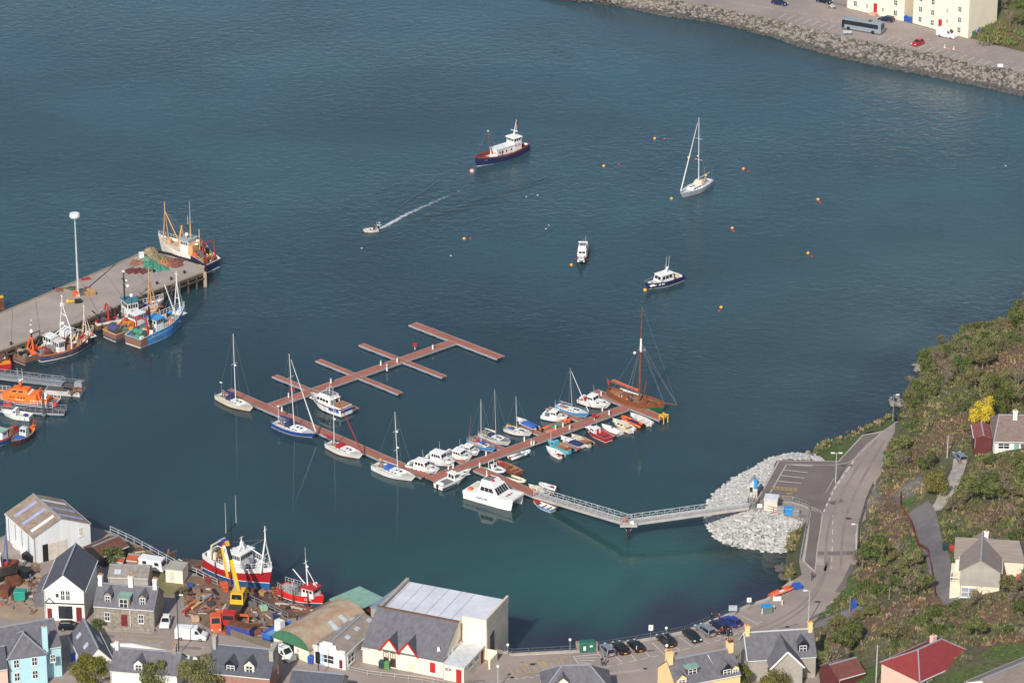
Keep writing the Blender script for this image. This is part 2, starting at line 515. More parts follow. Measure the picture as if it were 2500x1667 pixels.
def build_water():
 xs = [-600, -260] + [-170 + 4 * i for i in range(86)] + [260, 600]
 ys = [200, 520] + [560 + 4 * i for i in range(112)] + [1100, 1400]
 vs = [(x, y, 0) for y in ys for x in xs]
 nx = len(xs)
 fs = [(j * nx + i, j * nx + i + 1, (j + 1) * nx + i + 1, (j + 1) * nx + i) for j in range(len(ys) - 1) for i in range(nx - 1)]
 me = bpy.data.meshes.new('water')
 me.from_pydata(vs, [], fs)
 me.materials.append(WATER)
 ca = me.color_attributes.new('water_tint', 'FLOAT_COLOR', 'POINT')
 shoal = [P('C4', 1950, 590), P('B4', 930, 1375), P('A7', 890, 430)]
 coast = [P('B4', 1160, 450), P('B4', 1600, 230), P('B4', 1960, 25), P('B5', 370, 860), P('B5', 520, 600), P('B5', 800, 390), P('B5', 1283, 130)]
 yard = [P('A3', 900, 330), P('A3', 1500, 600), P('A4', 0, 540), P('A4', 740, 690), P('A4', 1250, 870), P('A5', 400, 380)]
 near, mid, out, far, farR = (.020, .060, .058), (.015, .038, .049), (.025, .064, .076), (.028, .071, .093), (.046, .092, .097)  # seabed tones near; out, far and farR paler, haze put into the colour
 weed, teal = (.024, .028, .046), (.022, .090, .076)
 for k, (x, y, z) in enumerate(vs):
  c = mixc(near, mid, (y - 620) / 110)
  c = mixc(c, out, (y - 720) / 80)
  c = mixc(c, far, (y - 790) / 150)
  c = mixc(c, farR, max(0, min(1, (x - 20) / 70)) * max(0, 1 - abs(y - 740) / 130))
  c = mixc(c, teal, .75 * max(0, 1 - math.hypot((x - 12) / 60, (y - 628) / 34)))
  if 560 < y < 820 and abs(x) < 170:
   j = 4 * math.sin(x * .21 + y * .13) + 3 * math.sin(x * .53 - y * .3)
   d = dist_line(x, y, SEAWALL) + j
   c = mixc(c, weed, 1.55 - d / 16)
   d = dist_line(x, y, coast) + j
   c = mixc(c, weed, .55 - d / 30)
   d = dist_line(x, y, shoal) + j * .5
   c = mixc(c, (.02, .035, .03), 1 - d / 7)
   d = dist_line(x, y, yard) + j
   c = mixc(c, weed, .9 - d / 16)
  calm = max(0, 1 - math.hypot((x + 38) / 88, (y - 690) / 66)) ** .5
  ca.data[k].color = (*c, (1.1 - 1.02 * min(1, calm * 1.4)) * (1 - .45 * max(0, min(1, (665 - y) / 30))))
 o = bpy.data.objects.new('water', me)
 COL.objects.link(o)
 tag(o, kind='structure')
build_water()
PARK_EDGE = [P('B4', 1140, 1060, ZT), P('B4', 1000, 1030, ZT), P('B4', 850, 995, ZT), P('B4', 700, 965, ZT), P('B4', 585, 945, ZT), P('B4', 575, 800, ZT),
    P('B4', 680, 790, ZT), P('B4', 870, 480, ZT), P('B4', 1440, 490, ZT), P('B4', 1670, 240, ZT), P('B4', 1865, 198, ZT), P('B4', 1965, 130, ZT), P('B5', 395, 935, ZT)]
land = [Vector((-190, 500, 0)), P('O', -320, 1330, ZT), P('O', -60, 1262, ZT), P('O', 20, 1225, ZT), P('O', 120, 1190, ZT), P('A3', 800, 300, ZT), P('A3', 910, 325, ZT),
  P('A3', 1100, 420, ZT), P('A3', 1300, 525, ZT), P('A3', 1500, 625, ZT), P('A4', 270, 755, ZT), P('A4', 520, 880, ZT), P('A4', 850, 1040, ZT), P('A4', 1080, 1010, ZT),
  P('A4', 1225, 858, ZT), P('A4', 1450, 945, ZT), P('A4', 1600, 990, ZT), P('A5', 330, 392, ZT), P('A5', 560, 500, ZT)] + SEAWALL + \
  [P('A7', 1100, 440, ZT), P('B4', 1062, 1450, ZT), P('B4', 1090, 1290, ZT), P('B4', 1140, 1110, ZT)] + PARK_EDGE + \
  [Vector((100, 686, 0)), Vector((76, 640, 0)), Vector((66, 610, 0)), Vector((90, 560, 0)), Vector((90, 500, 0))]
SEAW = M('sea_wall_stone', (120, 110, 100), .9, .2, .4)
tag(MB().prism([(p.x, p.y) for p in land], -3, ZT, SEAW, ASPH).build('town_ground'), kind='structure')
def sheet(name, pts, z, m, kind='structure'):
 o = MB().face([(p[0], p[1], z) for p in (pts if ccw(pts) else pts[::-1])], m).build(name)
 return tag(o, kind=kind)
def ccw(pts):
 return sum(pts[i][0] * pts[(i + 1) % len(pts)][1] - pts[(i + 1) % len(pts)][0] * pts[i][1] for i in range(len(pts))) > 0
def pp(c, pts, z):
 return [P(c, x, y, z) for x, y in pts]
def strip(name, tops, bots, m, n=5, jit=.25, bow=.0, kind='structure', seed=3, m2=None):
 """bank between an upper and a lower edge, roughened"""
 rg = random.Random(seed)
 tops, bots = smooth_line(tops, 4), smooth_line(bots, 4)
 k = max(len(tops), len(bots))
 def at(L, t):
  f = t * (len(L) - 1); i = min(int(f), len(L) - 2)
  return L[i].lerp(L[i + 1], f - i)
 K = k * 2
 vs, fs = [], []
 for i in range(K + 1):
  a, b = at(tops, i / K), at(bots, i / K)
  for j in range(n + 1):
   p = a.lerp(b, j / n)
   p.z += bow * math.sin(math.pi * j / n)
   if 0 < j < n:
    p += Vector((rg.uniform(-jit, jit), rg.uniform(-jit, jit), rg.uniform(-jit, jit)))
   vs.append(p)
 for i in range(K):
  for j in range(n):
   fs.append((i * (n + 1) + j, i * (n + 1) + j + 1, (i + 1) * (n + 1) + j + 1, (i + 1) * (n + 1) + j))
 mb = MB().add(vs, fs, m)
 o = mb.build(name, smooth=True)
 if sum(p.normal.z * p.area for p in o.data.polygons) < 0:
  o.data.flip_normals()
 tag(o, kind=kind)
 return lambda t, u: at(tops, t).lerp(at(bots, t), u) + Vector((0, 0, bow * math.sin(math.pi * u)))
BANK = mat('rough_bank', (.10, .085, .04), .95, .35, .4, col2=(.055, .07, .02), bump=.15)
ROCKB = mat('shore_rock', (.16, .14, .12), .95, .35, .5, bump=.3)
RUBBLE = mat('pale_rubble', (.26, .255, .245), .95, .3, .9, bump=.3)
SLIP = M('slip_mud', (116, 92, 76), .95, .2, .2)
slip_top = pp('A4', [(0, 608), (270, 757), (520, 882), (850, 1042), (1080, 1012)], 3.0)
slip_bot = pp('A4', [(-30, 525), (200, 530), (500, 600), (790, 670), (1235, 865)], -.8)
strip('slip_ground', slip_top, slip_bot, SLIP, 8, .08)
GRASSB = mat('green_bank', (.10, .13, .025), .95, .3, .35, col2=(.06, .095, .018), bump=.1)
strip('grass_bank', pp('B4', [(1180, 488), (1440, 490), (1670, 240), (1860, 197), (1962, 130)], ZT) + [P('B5', 395, 937, ZT)],
  pp('B4', [(1140, 450), (1290, 295), (1550, 230), (1825, 92), (1960, 25)], -.4) + [P('B5', 365, 850, -.4)], GRASSB, 6, .2)
strip('rough_shore', pp('B4', [(1142, 1060), (1100, 1290), (1064, 1450)], ZT) + pp('A7', [(1100, 440), (1000, 500)], ZT),
  pp('B4', [(1010, 1215), (940, 1340), (900, 1560)], -.4) + pp('A7', [(885, 430), (940, 530)], -.4), BANK, 6, .3)
MOUND_T = pp('B4', [(1300, 485), (870, 480), (800, 600), (690, 770), (580, 800), (575, 945), (700, 965), (850, 995), (1000, 1030), (1140, 1060)], ZT - .15)
MOUND_B = pp('B4', [(1180, 445), (990, 430), (830, 470), (600, 565), (330, 730), (180, 900), (140, 1060), (270, 1270), (500, 1345), (830, 1395), (940, 1370), (1010, 1215)], -.5)
mound = strip('rubble_mound', MOUND_T, MOUND_B, RUBBLE, 6, .25, .2)
ZF = 4.0
FAR_EDGE = pp('B6', [(900, -60), (1290, 0), (1700, 72), (2050, 150), (2352, 205)], ZF) + pp('B7', [(530, 272), (960, 372), (1400, 452), (1840, 545), (2352, 655), (2800, 750)], ZF)
far = [(p.x, p.y) for p in FAR_EDGE] + [(260, 900), (260, 1200), (0, 1200), (-20, 1060)]
tag(MB().prism(far, -3, ZF, SEAW, ASPH).build('far_road'), kind='structure')
REV_B = pp('B6', [(-100, -10), (700, 60), (1200, 162), (1800, 250), (2352, 400)], -.5) + pp('B7', [(400, 440), (760, 540), (1250, 645), (1700, 735), (2050, 805), (2352, 870), (2800, 960)], -.5)
RUBBLE2 = mat('grey_rubble', (.10, .092, .08), .95, .3, .9, bump=.3)
revet = strip('rubble_revetment', FAR_EDGE, REV_B, RUBBLE2, 5, .25, .1, seed=5)
HEATH = mat('heath', (.10, .105, .03), .95, .3, .2, col2=(.11, .07, .04), bump=.2)
strip('far_hill', [Vector((150, 1060, 22)), Vector((215, 1010, 26))], pp('B7', [(1880, 340), (2352, 462), (2700, 540)], ZF + .02), HEATH, 10, .4, 1.0, seed=8)
FOOT = [(P('A7', 1330, 1850, ZT), ZT), (P('A7', 1290, 1500, ZT), ZT), (P('A7', 1215, 1150, ZT), ZT), (P('A7', 1190, 960, ZT), ZT), (P('A7', 1330, 800, ZT), ZT),
  (P('A7', 1510, 610, ZT), ZT), (P('A7', 1645, 345, ZT), ZT), (P('A7', 1690, 150, ZT), ZT), (P('B4', 1622, 1370, ZT), ZT), (P('B4', 1655, 1110, ZT), ZT),
  (P('B4', 1725, 870, ZT), ZT), (P('B4', 1800, 690, ZT), ZT), (P('B4', 1880, 500, ZT), ZT), (P('B4', 1975, 190, ZT), ZT), (P('B5', 395, 945, ZT), ZT),
  (P('B5', 425, 815, 0), -.3), (P('B5', 540, 645, 0), -.3), (P('B5', 650, 545, 0), -.3), (P('B5', 830, 465, 0), -.3), (P('B5', 1030, 415, 0), -.3), (P('B5', 1180, 320, 0), -.3), (P('B5', 1310, 225, 0), -.3),
  (P('B5', 1740, -100, 0), -.3)]
HILLPOLY = [(p.x, p.y) for p, z in FOOT] + [(260, 800), (260, 480), (60, 480)]
def terr(x, y):
 if not inside(x, y, HILLPOLY):
  return None
 best = (1e9, 0)
 for i in range(len(FOOT) - 1):
  a, b = FOOT[i][0], FOOT[i + 1][0]
  dx, dy = b.x - a.x, b.y - a.y
  t = max(0., min(1., ((x - a.x) * dx + (y - a.y) * dy) / (dx * dx + dy * dy + 1e-9)))
  d = math.hypot(x - a.x - dx * t, y - a.y - dy * t)
  if d < best[0]:
   best = (d, FOOT[i][1] + (FOOT[i + 1][1] - FOOT[i][1]) * t)
 d, z0 = best
 k = (ZT - z0)
 h = .52 * min(d, 14) + .26 * max(0, min(d - 14, 30)) + .12 * max(0, d - 44)
 h += k * min(1, d / 7)
 h += (.35 * math.sin(x * .31 + y * .17) + .3 * math.sin(y * .41 - x * .23)) * min(1, d / 6)
 return z0 + max(h, .03 * d)
def H(c, x, y, up=0.):
 """point of the near hillside seen at a survey place"""
 z = 8.
 for k in range(30):
  p = P(c, x, y, z)
  t = terr(p.x, p.y)
  z = .6 * z + .4 * (ZT if t is None else t)
 p = P(c, x, y, z + up)
 return Vector((p.x, p.y, z))
def build_hill():
 xs = [46 + 1.5 * i for i in range(60)] + [138, 150, 180, 230]
 ys = [520, 545, 560] + [566 + 1.5 * i for i in range(150)]
 pos, fs, idx = [], [], {}
 for j, y in enumerate(ys):
  for i, x in enumerate(xs):
   z = terr(x, y)
   if z is None:
    d = dist_line(x, y, [(p.x, p.y) for p, q in FOOT])
    if d > 2.5: continue
    z = ZT - .35 if y < 692 else -1.2
   idx[i, j] = len(pos)
   pos.append((x, y, z))
 for j in range(len(ys) - 1):
  for i in range(len(xs) - 1):
   q = [(i, j), (i + 1, j), (i + 1, j + 1), (i, j + 1)]
   if all(k in idx for k in q):
    fs.append([idx[k] for k in q])
 HM = bpy.data.materials.new('hillside')
 HM.use_nodes = True
 n, l = HM.node_tree.nodes, HM.node_tree.links
 b = n['Principled BSDF']; b.inputs['Roughness'].default_value = .95; b.inputs['Specular IOR Level'].default_value = .2
 at = n.new('ShaderNodeAttribute'); at.attribute_name = 'cover'
 tc = n.new('ShaderNodeTexCoord')
 no = n.new('ShaderNodeTexNoise'); no.inputs['Scale'].default_value = 1.3; no.inputs['Detail'].default_value = 5; no.inputs['Roughness'].default_value = .7
 l.new(tc.outputs['Object'], no.inputs['Vector'])
 mr = n.new('ShaderNodeMapRange'); mr.inputs['From Min'].default_value, mr.inputs['From Max'].default_value = .3, .7
 mr.inputs['To Min'].default_value, mr.inputs['To Max'].default_value = .55, 1.4
 l.new(no.outputs['Fac'], mr.inputs['Value'])
 mx = n.new('ShaderNodeMix'); mx.data_type = 'RGBA'; mx.blend_type = 'MULTIPLY'; mx.inputs[0].default_value = 1
 l.new(at.outputs['Color'], mx.inputs[6]); l.new(mr.outputs['Result'], mx.inputs[7]); l.new(mx.outputs[2], b.inputs['Base Color'])
 bu = n.new('ShaderNodeBump'); bu.inputs['Distance'].default_value = .3; l.new(no.outputs['Fac'], bu.inputs['Height']); l.new(bu.outputs['Normal'], b.inputs['Normal'])
 me = bpy.data.meshes.new('hillside')
 me.from_pydata(pos, [], fs)
 me.materials.append(HM)
 me.polygons.foreach_set('use_smooth', [True] * len(fs))
 ca = me.color_attributes.new('cover', 'FLOAT_COLOR', 'POINT')
 rg = random.Random(4)
 brack = (.135, .092, .06); green = (.088, .098, .042); olive = (.118, .102, .058); grassc = (.085, .118, .034); stone = (.20, .18, .15)
 spots = []
 for c, x, y, rx, ry, col in BARE:
  p = H(c, x, y); spots.append((p.x, p.y, rx, ry, col))
 cols = {'b': brack, 'g': grassc, 's': stone}
 for k, (x, y, z) in enumerate(pos):
  q = .5 + .5 * math.sin(x * .19 + 1.3 * math.sin(y * .11)) * math.sin(y * .16 + x * .05)
  c = mixc(green, olive, q + rg.uniform(-.25, .25))
  for (a, bb, rx, ry, col) in spots:
   d = math.hypot((x - a) / rx, (y - bb) / ry)
   c = mixc(c, cols[col], 2.2 - 2 * d)
  ca.data[k].color = (*c, 1)
 o = bpy.data.objects.new('hillside', me)
 COL.objects.link(o)
 tag(o, kind='structure')
BARE = [('A8', 260, 380, 4, 11, 'b'), ('A8', 280, 200, 3, 10, 'b'), ('A8', 320, 60, 3, 8, 'b'), ('B5', 390, 1500, 3, 8, 'b'), ('B5', 650, 1120, 7, 7, 'b'), ('B5', 560, 1200, 4, 8, 'b'), ('B5', 1090, 620, 7, 5, 'b'),
  ('B5', 1240, 510, 7, 6, 'b'), ('A8', 60, 60, 1.5, 8, 's'), ('B5', 230, 1430, 1.5, 8, 's'), ('B5', 520, 1400, 4, 6, 's'), ('A8', 1130, 1250, 4, 5, 'b'), ('A8', 1180, 1320, 4, 4, 'g'),
  ('A8', 400, 450, 2, 8, 'g'), ('A8', 720, 540, 2, 6, 'g'), ('A8', 820, 1540, 6, 4, 'g'), ('A8', 60, 1500, 6, 3, 'g'), ('A7', 1580, 560, 2.5, 8, 'g'), ('A7', 1380, 800, 3, 3, 'g'), ('B5', 480, 1500, 2, 3, 'g'), ('B5', 1150, 500, 9, 4, 'b'), ('B5', 800, 960, 6, 4, 'b'), ('A8', 560, 900, 7, 4, 'b'), ('A8', 250, 1000, 6, 3, 'b'), ('A8', 1000, 1030, 8, 3, 'b'), ('A8', 100, 700, 3, 6, 'b'), ('A8', 1150, 180, 6, 4, 'b'), ('A7', 1900, 900, 8, 4, 'b')]
build_hill()
hz = MB().box(-640, 640, -30, 1440, -6, 345, None).build('haze')
hm = bpy.data.materials.new('sea_air'); hm.use_nodes = True
hn = hm.node_tree.nodes; hn.remove(hn['Principled BSDF'])
pv = hn.new('ShaderNodeVolumePrincipled'); pv.inputs['Density'].default_value = HAZE_D; pv.inputs['Color'].default_value = (.80, .88, 1, 1)
hm.node_tree.links.new(pv.outputs['Volume'], hn['Material Output'].inputs['Volume'])
hz.data.materials.clear(); hz.data.materials.append(hm); tag(hz, kind='stuff')
DECKW = mat('red_decking', lin((158, 100, 82)), .85, .16, .9, stretch=(.5, 2.5, 1))
FLOAT = M('blue_float', (40, 84, 130), .6, .15, 1)
FASCIA = M('grey_fascia', (158, 156, 156), .6, .1, 1)
DARKF = M('dark_float', (38, 46, 56), .7, .2, 1)
YELLOW = M('yellow_paint', (226, 176, 44), .5, .06, .8)
RED = M('red_paint', (178, 38, 38), .5, .06, .8)
ORANGE = M('orange_paint', (220, 98, 46), .5, .06, .8)
BLUE = M('blue_paint', (36, 74, 150), .5, .08, .8)
NAVY = M('navy_paint', (30, 40, 84), .45, .12, .8)
def local(t, p):
 """world point in a thing's own frame"""
 d = Vector(p) - t.location
 a = -t.rotation_euler.z
 return Vector((d.x * math.cos(a) - d.y * math.sin(a), d.x * math.sin(a) + d.y * math.cos(a), d.z))
def at_depth(c, x, y, Y):
 """point of the sight line through a survey place at ground distance Y"""
 p = P(c, x, y, 0)
 k = Y / p.y
 return Vector((p.x * k, Y, CAM_H * (1 - k)))
def pontoon(name, label, a, b, w, group, floats=FLOAT, nfl=None, ends=(0, 0), dz=0.):
 d = (b - a)
 L, ang = d.length, math.atan2(d.y, d.x)
 t = T(name, label, 'pontoon', (a.x, a.y, 0), ang, group)
 x0, x1 = -ends[0], L + ends[1]
 MB().box(x0, x1, -w / 2, w / 2, .48 - dz, .6 - dz, DECKW).build('deck', t)
 fa = MB()
 for s in (-1, 1):
  fa.box(x0, x1, s * w / 2 - .09 + (.09 if s > 0 else -.0), s * w / 2 + (.09 if s > 0 else 0), .3, .64 - dz * 2, FASCIA)
 fa.build('edge_rail', t)
 n = nfl or max(2, round(L / 4))
 for i in range(n):
  x = x0 + (x1 - x0) * (i + .5) / n
  MB().box(x - .32 * L / n, x + .32 * L / n, -w / 2 + .06, w / 2 - .06, -.35, .478 - dz, floats, .1, .1).build('float', t)
 return t
PZ = .6
GM, GF = 'main pontoon walkways of the marina', 'finger pontoons of the marina'
p0, p1 = P('B1', 170, 615, PZ), P('B2', 400, 950, PZ)
pontoon('pontoon_walkway', 'red decked walkway along which the four big yachts lie', p0, p1, 2.3, GM)
q0, q1 = P('B2', 440, 985, PZ), P('B3', 1440, 668, PZ)
pontoon('pontoon_walkway', 'long red decked walkway between the rows of small boats', q0, q1, 2.4, GM, DARKF)
pontoon('pontoon_walkway', 'short red decked cross piece beside the wooden sailing ketch', P('B3', 1085, 497, PZ), P('B3', 1825, 793, PZ), 2.3, GM, DARKF)
pontoon('pontoon_walkway', 'red decked walkway with empty berths on both sides', P('B1', 515, 735, PZ), P('O', 1040, 785, PZ), 2.3, GM)
pontoon('pontoon_walkway', 'red decked cross piece closing the empty berths', P('O', 947, 743, PZ), P('O', 1150, 821, PZ), 2.1, GM)
pontoon('pontoon_walkway', 'red decked walkway from the white catamaran to the foot of the gangway', P('B2', 955, 862, PZ), P('B2', 1880, 1268, PZ), 2.3, GM, DARKF)
def finger(lab, c, a, b, w=1.3, fl=FLOAT):
 pontoon('finger_pontoon', lab, P(c, *a, PZ), P(c, *b, PZ), w, GF, fl, dz=.012)
finger('empty finger pontoon crossing the walkway next to its T-shaped end', 'O', (829, 790), (1021, 865))
finger('empty finger pontoon crossing the middle of the bare walkway', 'O', (730, 826), (920, 903))
finger('finger pontoon passing behind the white motor yacht with the blue stern', 'O', (630, 862), (819, 939))
finger('short finger pontoon behind the small blue ketch', 'B2', (915, 513), (1235, 650), 1.3, DARKF)
finger('short finger pontoon between two white motor cruisers', 'B2', (640, 722), (850, 808), 1.3, DARKF)
finger('short finger pontoon beside the boat under a bright blue cover', 'B2', (1440, 402), (1680, 498), 1.2, DARKF)
finger('short finger pontoon between the orange inflatable and the pale blue yacht', 'B3', (600, 672), (965, 815), 1.2, DARKF)
finger('short finger pontoon beside the turquoise boat', 'B3', (760, 1045), (930, 1112), 1.3)
finger('short finger pontoon between the red and white fishing cruiser and a white cuddy boat', 'B3', (1160, 890), (1330, 966), 1.3)
WPOST = [('B1', 985, 560), ('B1', 1375, 420), ('B1', 1503, 400), ('B1', 1422, 445), ('B1', 655, 672), ('B1', 602, 780), ('B2', 1060, 725), ('B2', 1478, 568), ('B2', 1555, 610), ('B2', 1582, 610),
   ('B2', 1820, 440), ('B2', 700, 860), ('B2', 648, 875), ('B2', 990, 850), ('B3', 1178, 712), ('B3', 1250, 750), ('B3', 1388, 590), ('B3', 1165, 545), ('B3', 830, 905), ('B3', 758, 880), ('B3', 680, 905), ('B3', 422, 1060), ('O', 889, 852), ('O', 994, 802)]
post0 = None
for c, x, y in WPOST:
 p = P(c, x, y, PZ)
 if post0 is None:
  post0 = T('service_post', 'white service post on the pontoon walkways', 'service post', p, 0, 'white service posts of the marina')
  MB().box(-.13, .13, -.13, .13, 0, .95, WHITE).build('post', post0)
  MB().box(-.16, .16, -.16, .16, .95, 1.08, FASCIA).build('cap', post0)
 else:
  dup(post0, p)
for c, x, y, lb in (('B1', 683, 650, 'red lifebuoy stand on the bare walkway'), ('O', 953, 803, 'red lifebuoy stand far along the bare walkway'), ('B3', 1092, 810, 'red lifebuoy stand between the small boats'), ('C4', 1078, 372, None)):
 if lb is None: continue
 t = T('lifebuoy_stand', lb, 'lifebuoy', P(c, x, y, PZ), .4, 'lifebuoy stands')
 MB().box(-.06, .06, -.06, .06, 0, .7, WHITE).build('post', t)
 MB().box(-.4, .4, -.12, .12, .7, 1.5, RED, .05, .05).build('housing', t)
t = T('mooring_dolphin', 'yellow steel mooring dolphin at the end of the cross piece', 'mooring dolphin', P('B3', 1830, 800, PZ), .75)
mb = MB()
for sx in (-1, 1):
 for sy in (-1, 1):
  mb.tube((sx * .6, sy * .6, -1.5), (sx * .6, sy * .6, 1.2), .12, .12, 6, YELLOW)
mb.build('upright', t)
MB().bar((-.7, -.6, .9), (.7, -.6, .9), .2, .3, YELLOW).bar((-.7, .6, .9), (.7, .6, .9), .2, .3, YELLOW).bar((-.6, -.6, .88), (-.6, .6, .88), .2, .3, YELLOW).bar((.6, -.6, .88), (.6, .6, .88), .2, .3, YELLOW).build('crossbar', t)
CREAM = M('cream_gelcoat', (228, 214, 188), .4, .05, .5)
GEL = M('white_gelcoat', (234, 232, 226), .35, .035, .5)
DECKG = M('pale_deck', (206, 202, 192), .7, .08, 1)
TEAK = M('teak_deck', (150, 112, 84), .75, .14, 1.2)
VARN = M('varnished_wood', (130, 76, 48), .4, .2, 1)
ANTI = M('red_antifouling', (110, 40, 34), .8, .15, 1)
BLKF = M('black_fender_rubber', (32, 32, 36), .7, .2, 1)
ALU = M('mast_alloy', (214, 214, 210), .4, .05, .6)
WIRE = M('rigging_wire', (120, 122, 124), .5, .1, 1)
NAVC = M('navy_canvas', (38, 48, 92), .85, .15, 1)
REDC = M('red_canvas', (158, 34, 40), .85, .15, 1)
BLUC = M('blue_canvas', (52, 96, 176), .85, .12, 1)
RUBB = M('grey_rubber', (112, 114, 114), .6, .1, 1)
LBLUE = M('light_blue_hull', (84, 152, 206), .45, .08, .6)
TURQ = M('turquoise_paint', (92, 178, 196), .5, .08, .6)
class Hull:
 TS = (0, .08, .2, .35, .5, .62, .74, .84, .92, .97, 1.)
 def __init__(s, t, L, B, fs, fm, fb, bands, deck, bulw=.2, tr=.8, tm=.4, p=2.2, rake=.1, cap=None, inner=None, depth=.4, tumble=.12, capw=.1, keel=None):
  s.L, s.B, s.f, s.tr, s.tm, s.p, s.rake, s.tumble, s.bulw, s.t = L, B, (fs, fm, fb), tr, tm, p, rake, tumble, bulw, t
  zs = [(lambda q: -depth)] + [(lambda q, z=z: (s.sheer(q) if z is None else (s.sheer(q) + z if z < 0 else min(z, s.sheer(q) * .9)))) for z, m in bands]
  ms = [m for z, m in bands]
  mb = MB()
  for side in (1, -1):
   for i in range(len(ms)):
    va = []
    for q in s.TS:
     for zf in (zs[i], zs[i + 1]):
      z = zf(q)
      a = s.pt(q, z)
      va.append((a.x, a.y * side, z))
    n = len(s.TS)
    fs_ = [(2 * k, 2 * k + 2, 2 * k + 3, 2 * k + 1) if side < 0 else (2 * k, 2 * k + 1, 2 * k + 3, 2 * k + 2) for k in range(n - 1)]
    mb.add(va, fs_, ms[i])
  for i in range(len(ms)):       # transom
   a, b = s.pt(0, zs[i](0)), s.pt(0, zs[i + 1](0))
   mb.add([(a.x, -a.y, zs[i](0)), (a.x, a.y, zs[i](0)), (b.x, b.y, zs[i + 1](0)), (b.x, -b.y, zs[i + 1](0))], [(3, 2, 1, 0)], ms[i])
  if keel:
   mb.box(-.2 * L, .15 * L, -.1, .1, -keel, 0, ms[0])
  cap, inner = cap or ms[-1], inner or ms[-1]
  o, i_, d = [], [], []
  for q in s.TS:
   a = s.pt(q, s.sheer(q))
   w = max(0, a.y - capw)
   x = min(a.x, s.L / 2 - capw * 1.5) if q > .9 else max(a.x, -s.L / 2 + capw)
   o.append((a.x, a.y, s.sheer(q))); i_.append((x, w, s.sheer(q))); d.append((x, w * .98, s.sheer(q) - bulw))
  for side in (1, -1):
   A = [(x, y * side, z) for x, y, z in o]; B_ = [(x, y * side, z) for x, y, z in i_]; D = [(x, y * side, z) for x, y, z in d]
   n = len(A)
   fl = lambda k: (k, k + 1, n + k + 1, n + k) if side < 0 else (k, n + k, n + k + 1, k + 1)
   mb.add(A + B_, [fl(k) for k in range(n - 1)], cap)
   if bulw > .02:
    mb.add(B_ + D, [fl(k) for k in range(n - 1)], inner)
  A, B_, D = o[0], i_[0], d[0]
  mb.add([(A[0], -A[1], A[2]), (A[0], A[1], A[2]), (B_[0], B_[1], B_[2]), (B_[0], -B_[1], B_[2])], [(0, 3, 2, 1)], cap)
  mb.add([(B_[0], -B_[1], B_[2]), (B_[0], B_[1], B_[2]), (D[0], D[1], D[2]), (D[0], -D[1], D[2])], [(0, 3, 2, 1)], inner)
  s.o = mb.build('hull', t, smooth=False)
  dk = MB()
  n = len(d)
  dk.add([(x, -y, z) for x, y, z in d] + [(x, y, z) for x, y, z in d], [(k, k + 1, n + k + 1, n + k) for k in range(n - 1)], deck)
  s.deck = dk.build('deck', t)
 def hb(s, q):
  if q < s.tm:
   r = s.tr + (1 - s.tr) * math.sin(math.pi / 2 * q / s.tm)
  else:
   r = 1 - ((q - s.tm) / (1 - s.tm)) ** s.p
  return max(.012, r) * s.B / 2
 def sheer(s, q):
  fs, fm, fb = s.f
  return fm + (fb - fm) * ((q - .35) / .65) ** 2 if q > .35 else fm + (fs - fm) * ((.35 - q) / .35) ** 2
 def pt(s, q, z):
  sh = s.sheer(q)
  h = max(0., min(1., z / sh))
  fl = 1 - (s.tumble + .4 * max(0, (q - .5) / .5) ** 1.5) * (1 - h)
  if z < 0: fl *= .72
  return Vector((-s.L / 2 + s.L * q * (1 - s.rake * (1 - h) * q), s.hb(q) * fl, z))
 def x(s, q): return -s.L / 2 + s.L * q
 def dz(s, q): return s.sheer(q) - s.bulw
 def rail(s, q0, q1, h, m=STEEL, name='rail', r=.03, n=10, both=True, inset=.08, step=1):
  """stanchions with two wires round part of the deck edge"""
  mb = MB()
  for side in ((1, -1) if both else (1,)):
   pts = []
   for k in range(n + 1):
    q = q0 + (q1 - q0) * k / n
    a = s.pt(q, s.sheer(q))
    pts.append(Vector((a.x, max(0, a.y - inset) * side, s.sheer(q))))
   for k, a in enumerate(pts):
    if k % step == 0:
     mb.tube(a, a + Vector((0, 0, h)), r, r, 4, m)
   up = Vector((0, 0, h))
   mb.path([a + up for a in pts], r, m, 4)
   mb.path([a + up * .5 for a in pts], r * .7, m, 4)
  return mb.build(name, s.t)
def vessel(name, label, cat, c, stern, bow, z=.8, group=None, L=None):
 """an Empty on the water line, turned from stern to bow"""
 a, b = P(c, *stern, z), P(c, *bow, z)
 d = b - a
 m = (a + b) / 2
 t = T(name, label, cat, (m.x, m.y, 0), math.atan2(d.y, d.x), group)
 return t, d.length
def mast_to(t, c, base_x, zb, tx, ty, m, r0=.09, r1=.05, name='mast', y=0.):
 """spar standing at x on the boat whose head is seen at a survey place"""
 a = t.rotation_euler.z
 Y = t.location.y + base_x * math.sin(a) + y * math.cos(a)
 top = local(t, at_depth(c, tx, ty, Y))
 MB().tube((base_x, y, zb), top, r0, r1, 7, m).build(name, t)
 return Vector((base_x, y, zb)), top
def stay(mb, a, b, r=.018, m=WIRE):
 mb.tube(a, b, r, r, 4, m)
def outboard(t, x, z, m=BLACK, y=0.):
 MB().box(x - .45, x - .02, y - .2, y + .2, z, z + .5, m, .08, .12, .05).box(x - .3, x - .12, y - .08, y + .08, z - 1, z, m).build('outboard', t)
def fenders(t, h, side, qs, m=WHITE):
 for q in qs:
  a = h.pt(q, .5)
  MB().tube((a.x, (a.y + .12) * side, .15), (a.x, (a.y + .12) * side, .75), .12, .12, 7, m).build('fender', t)
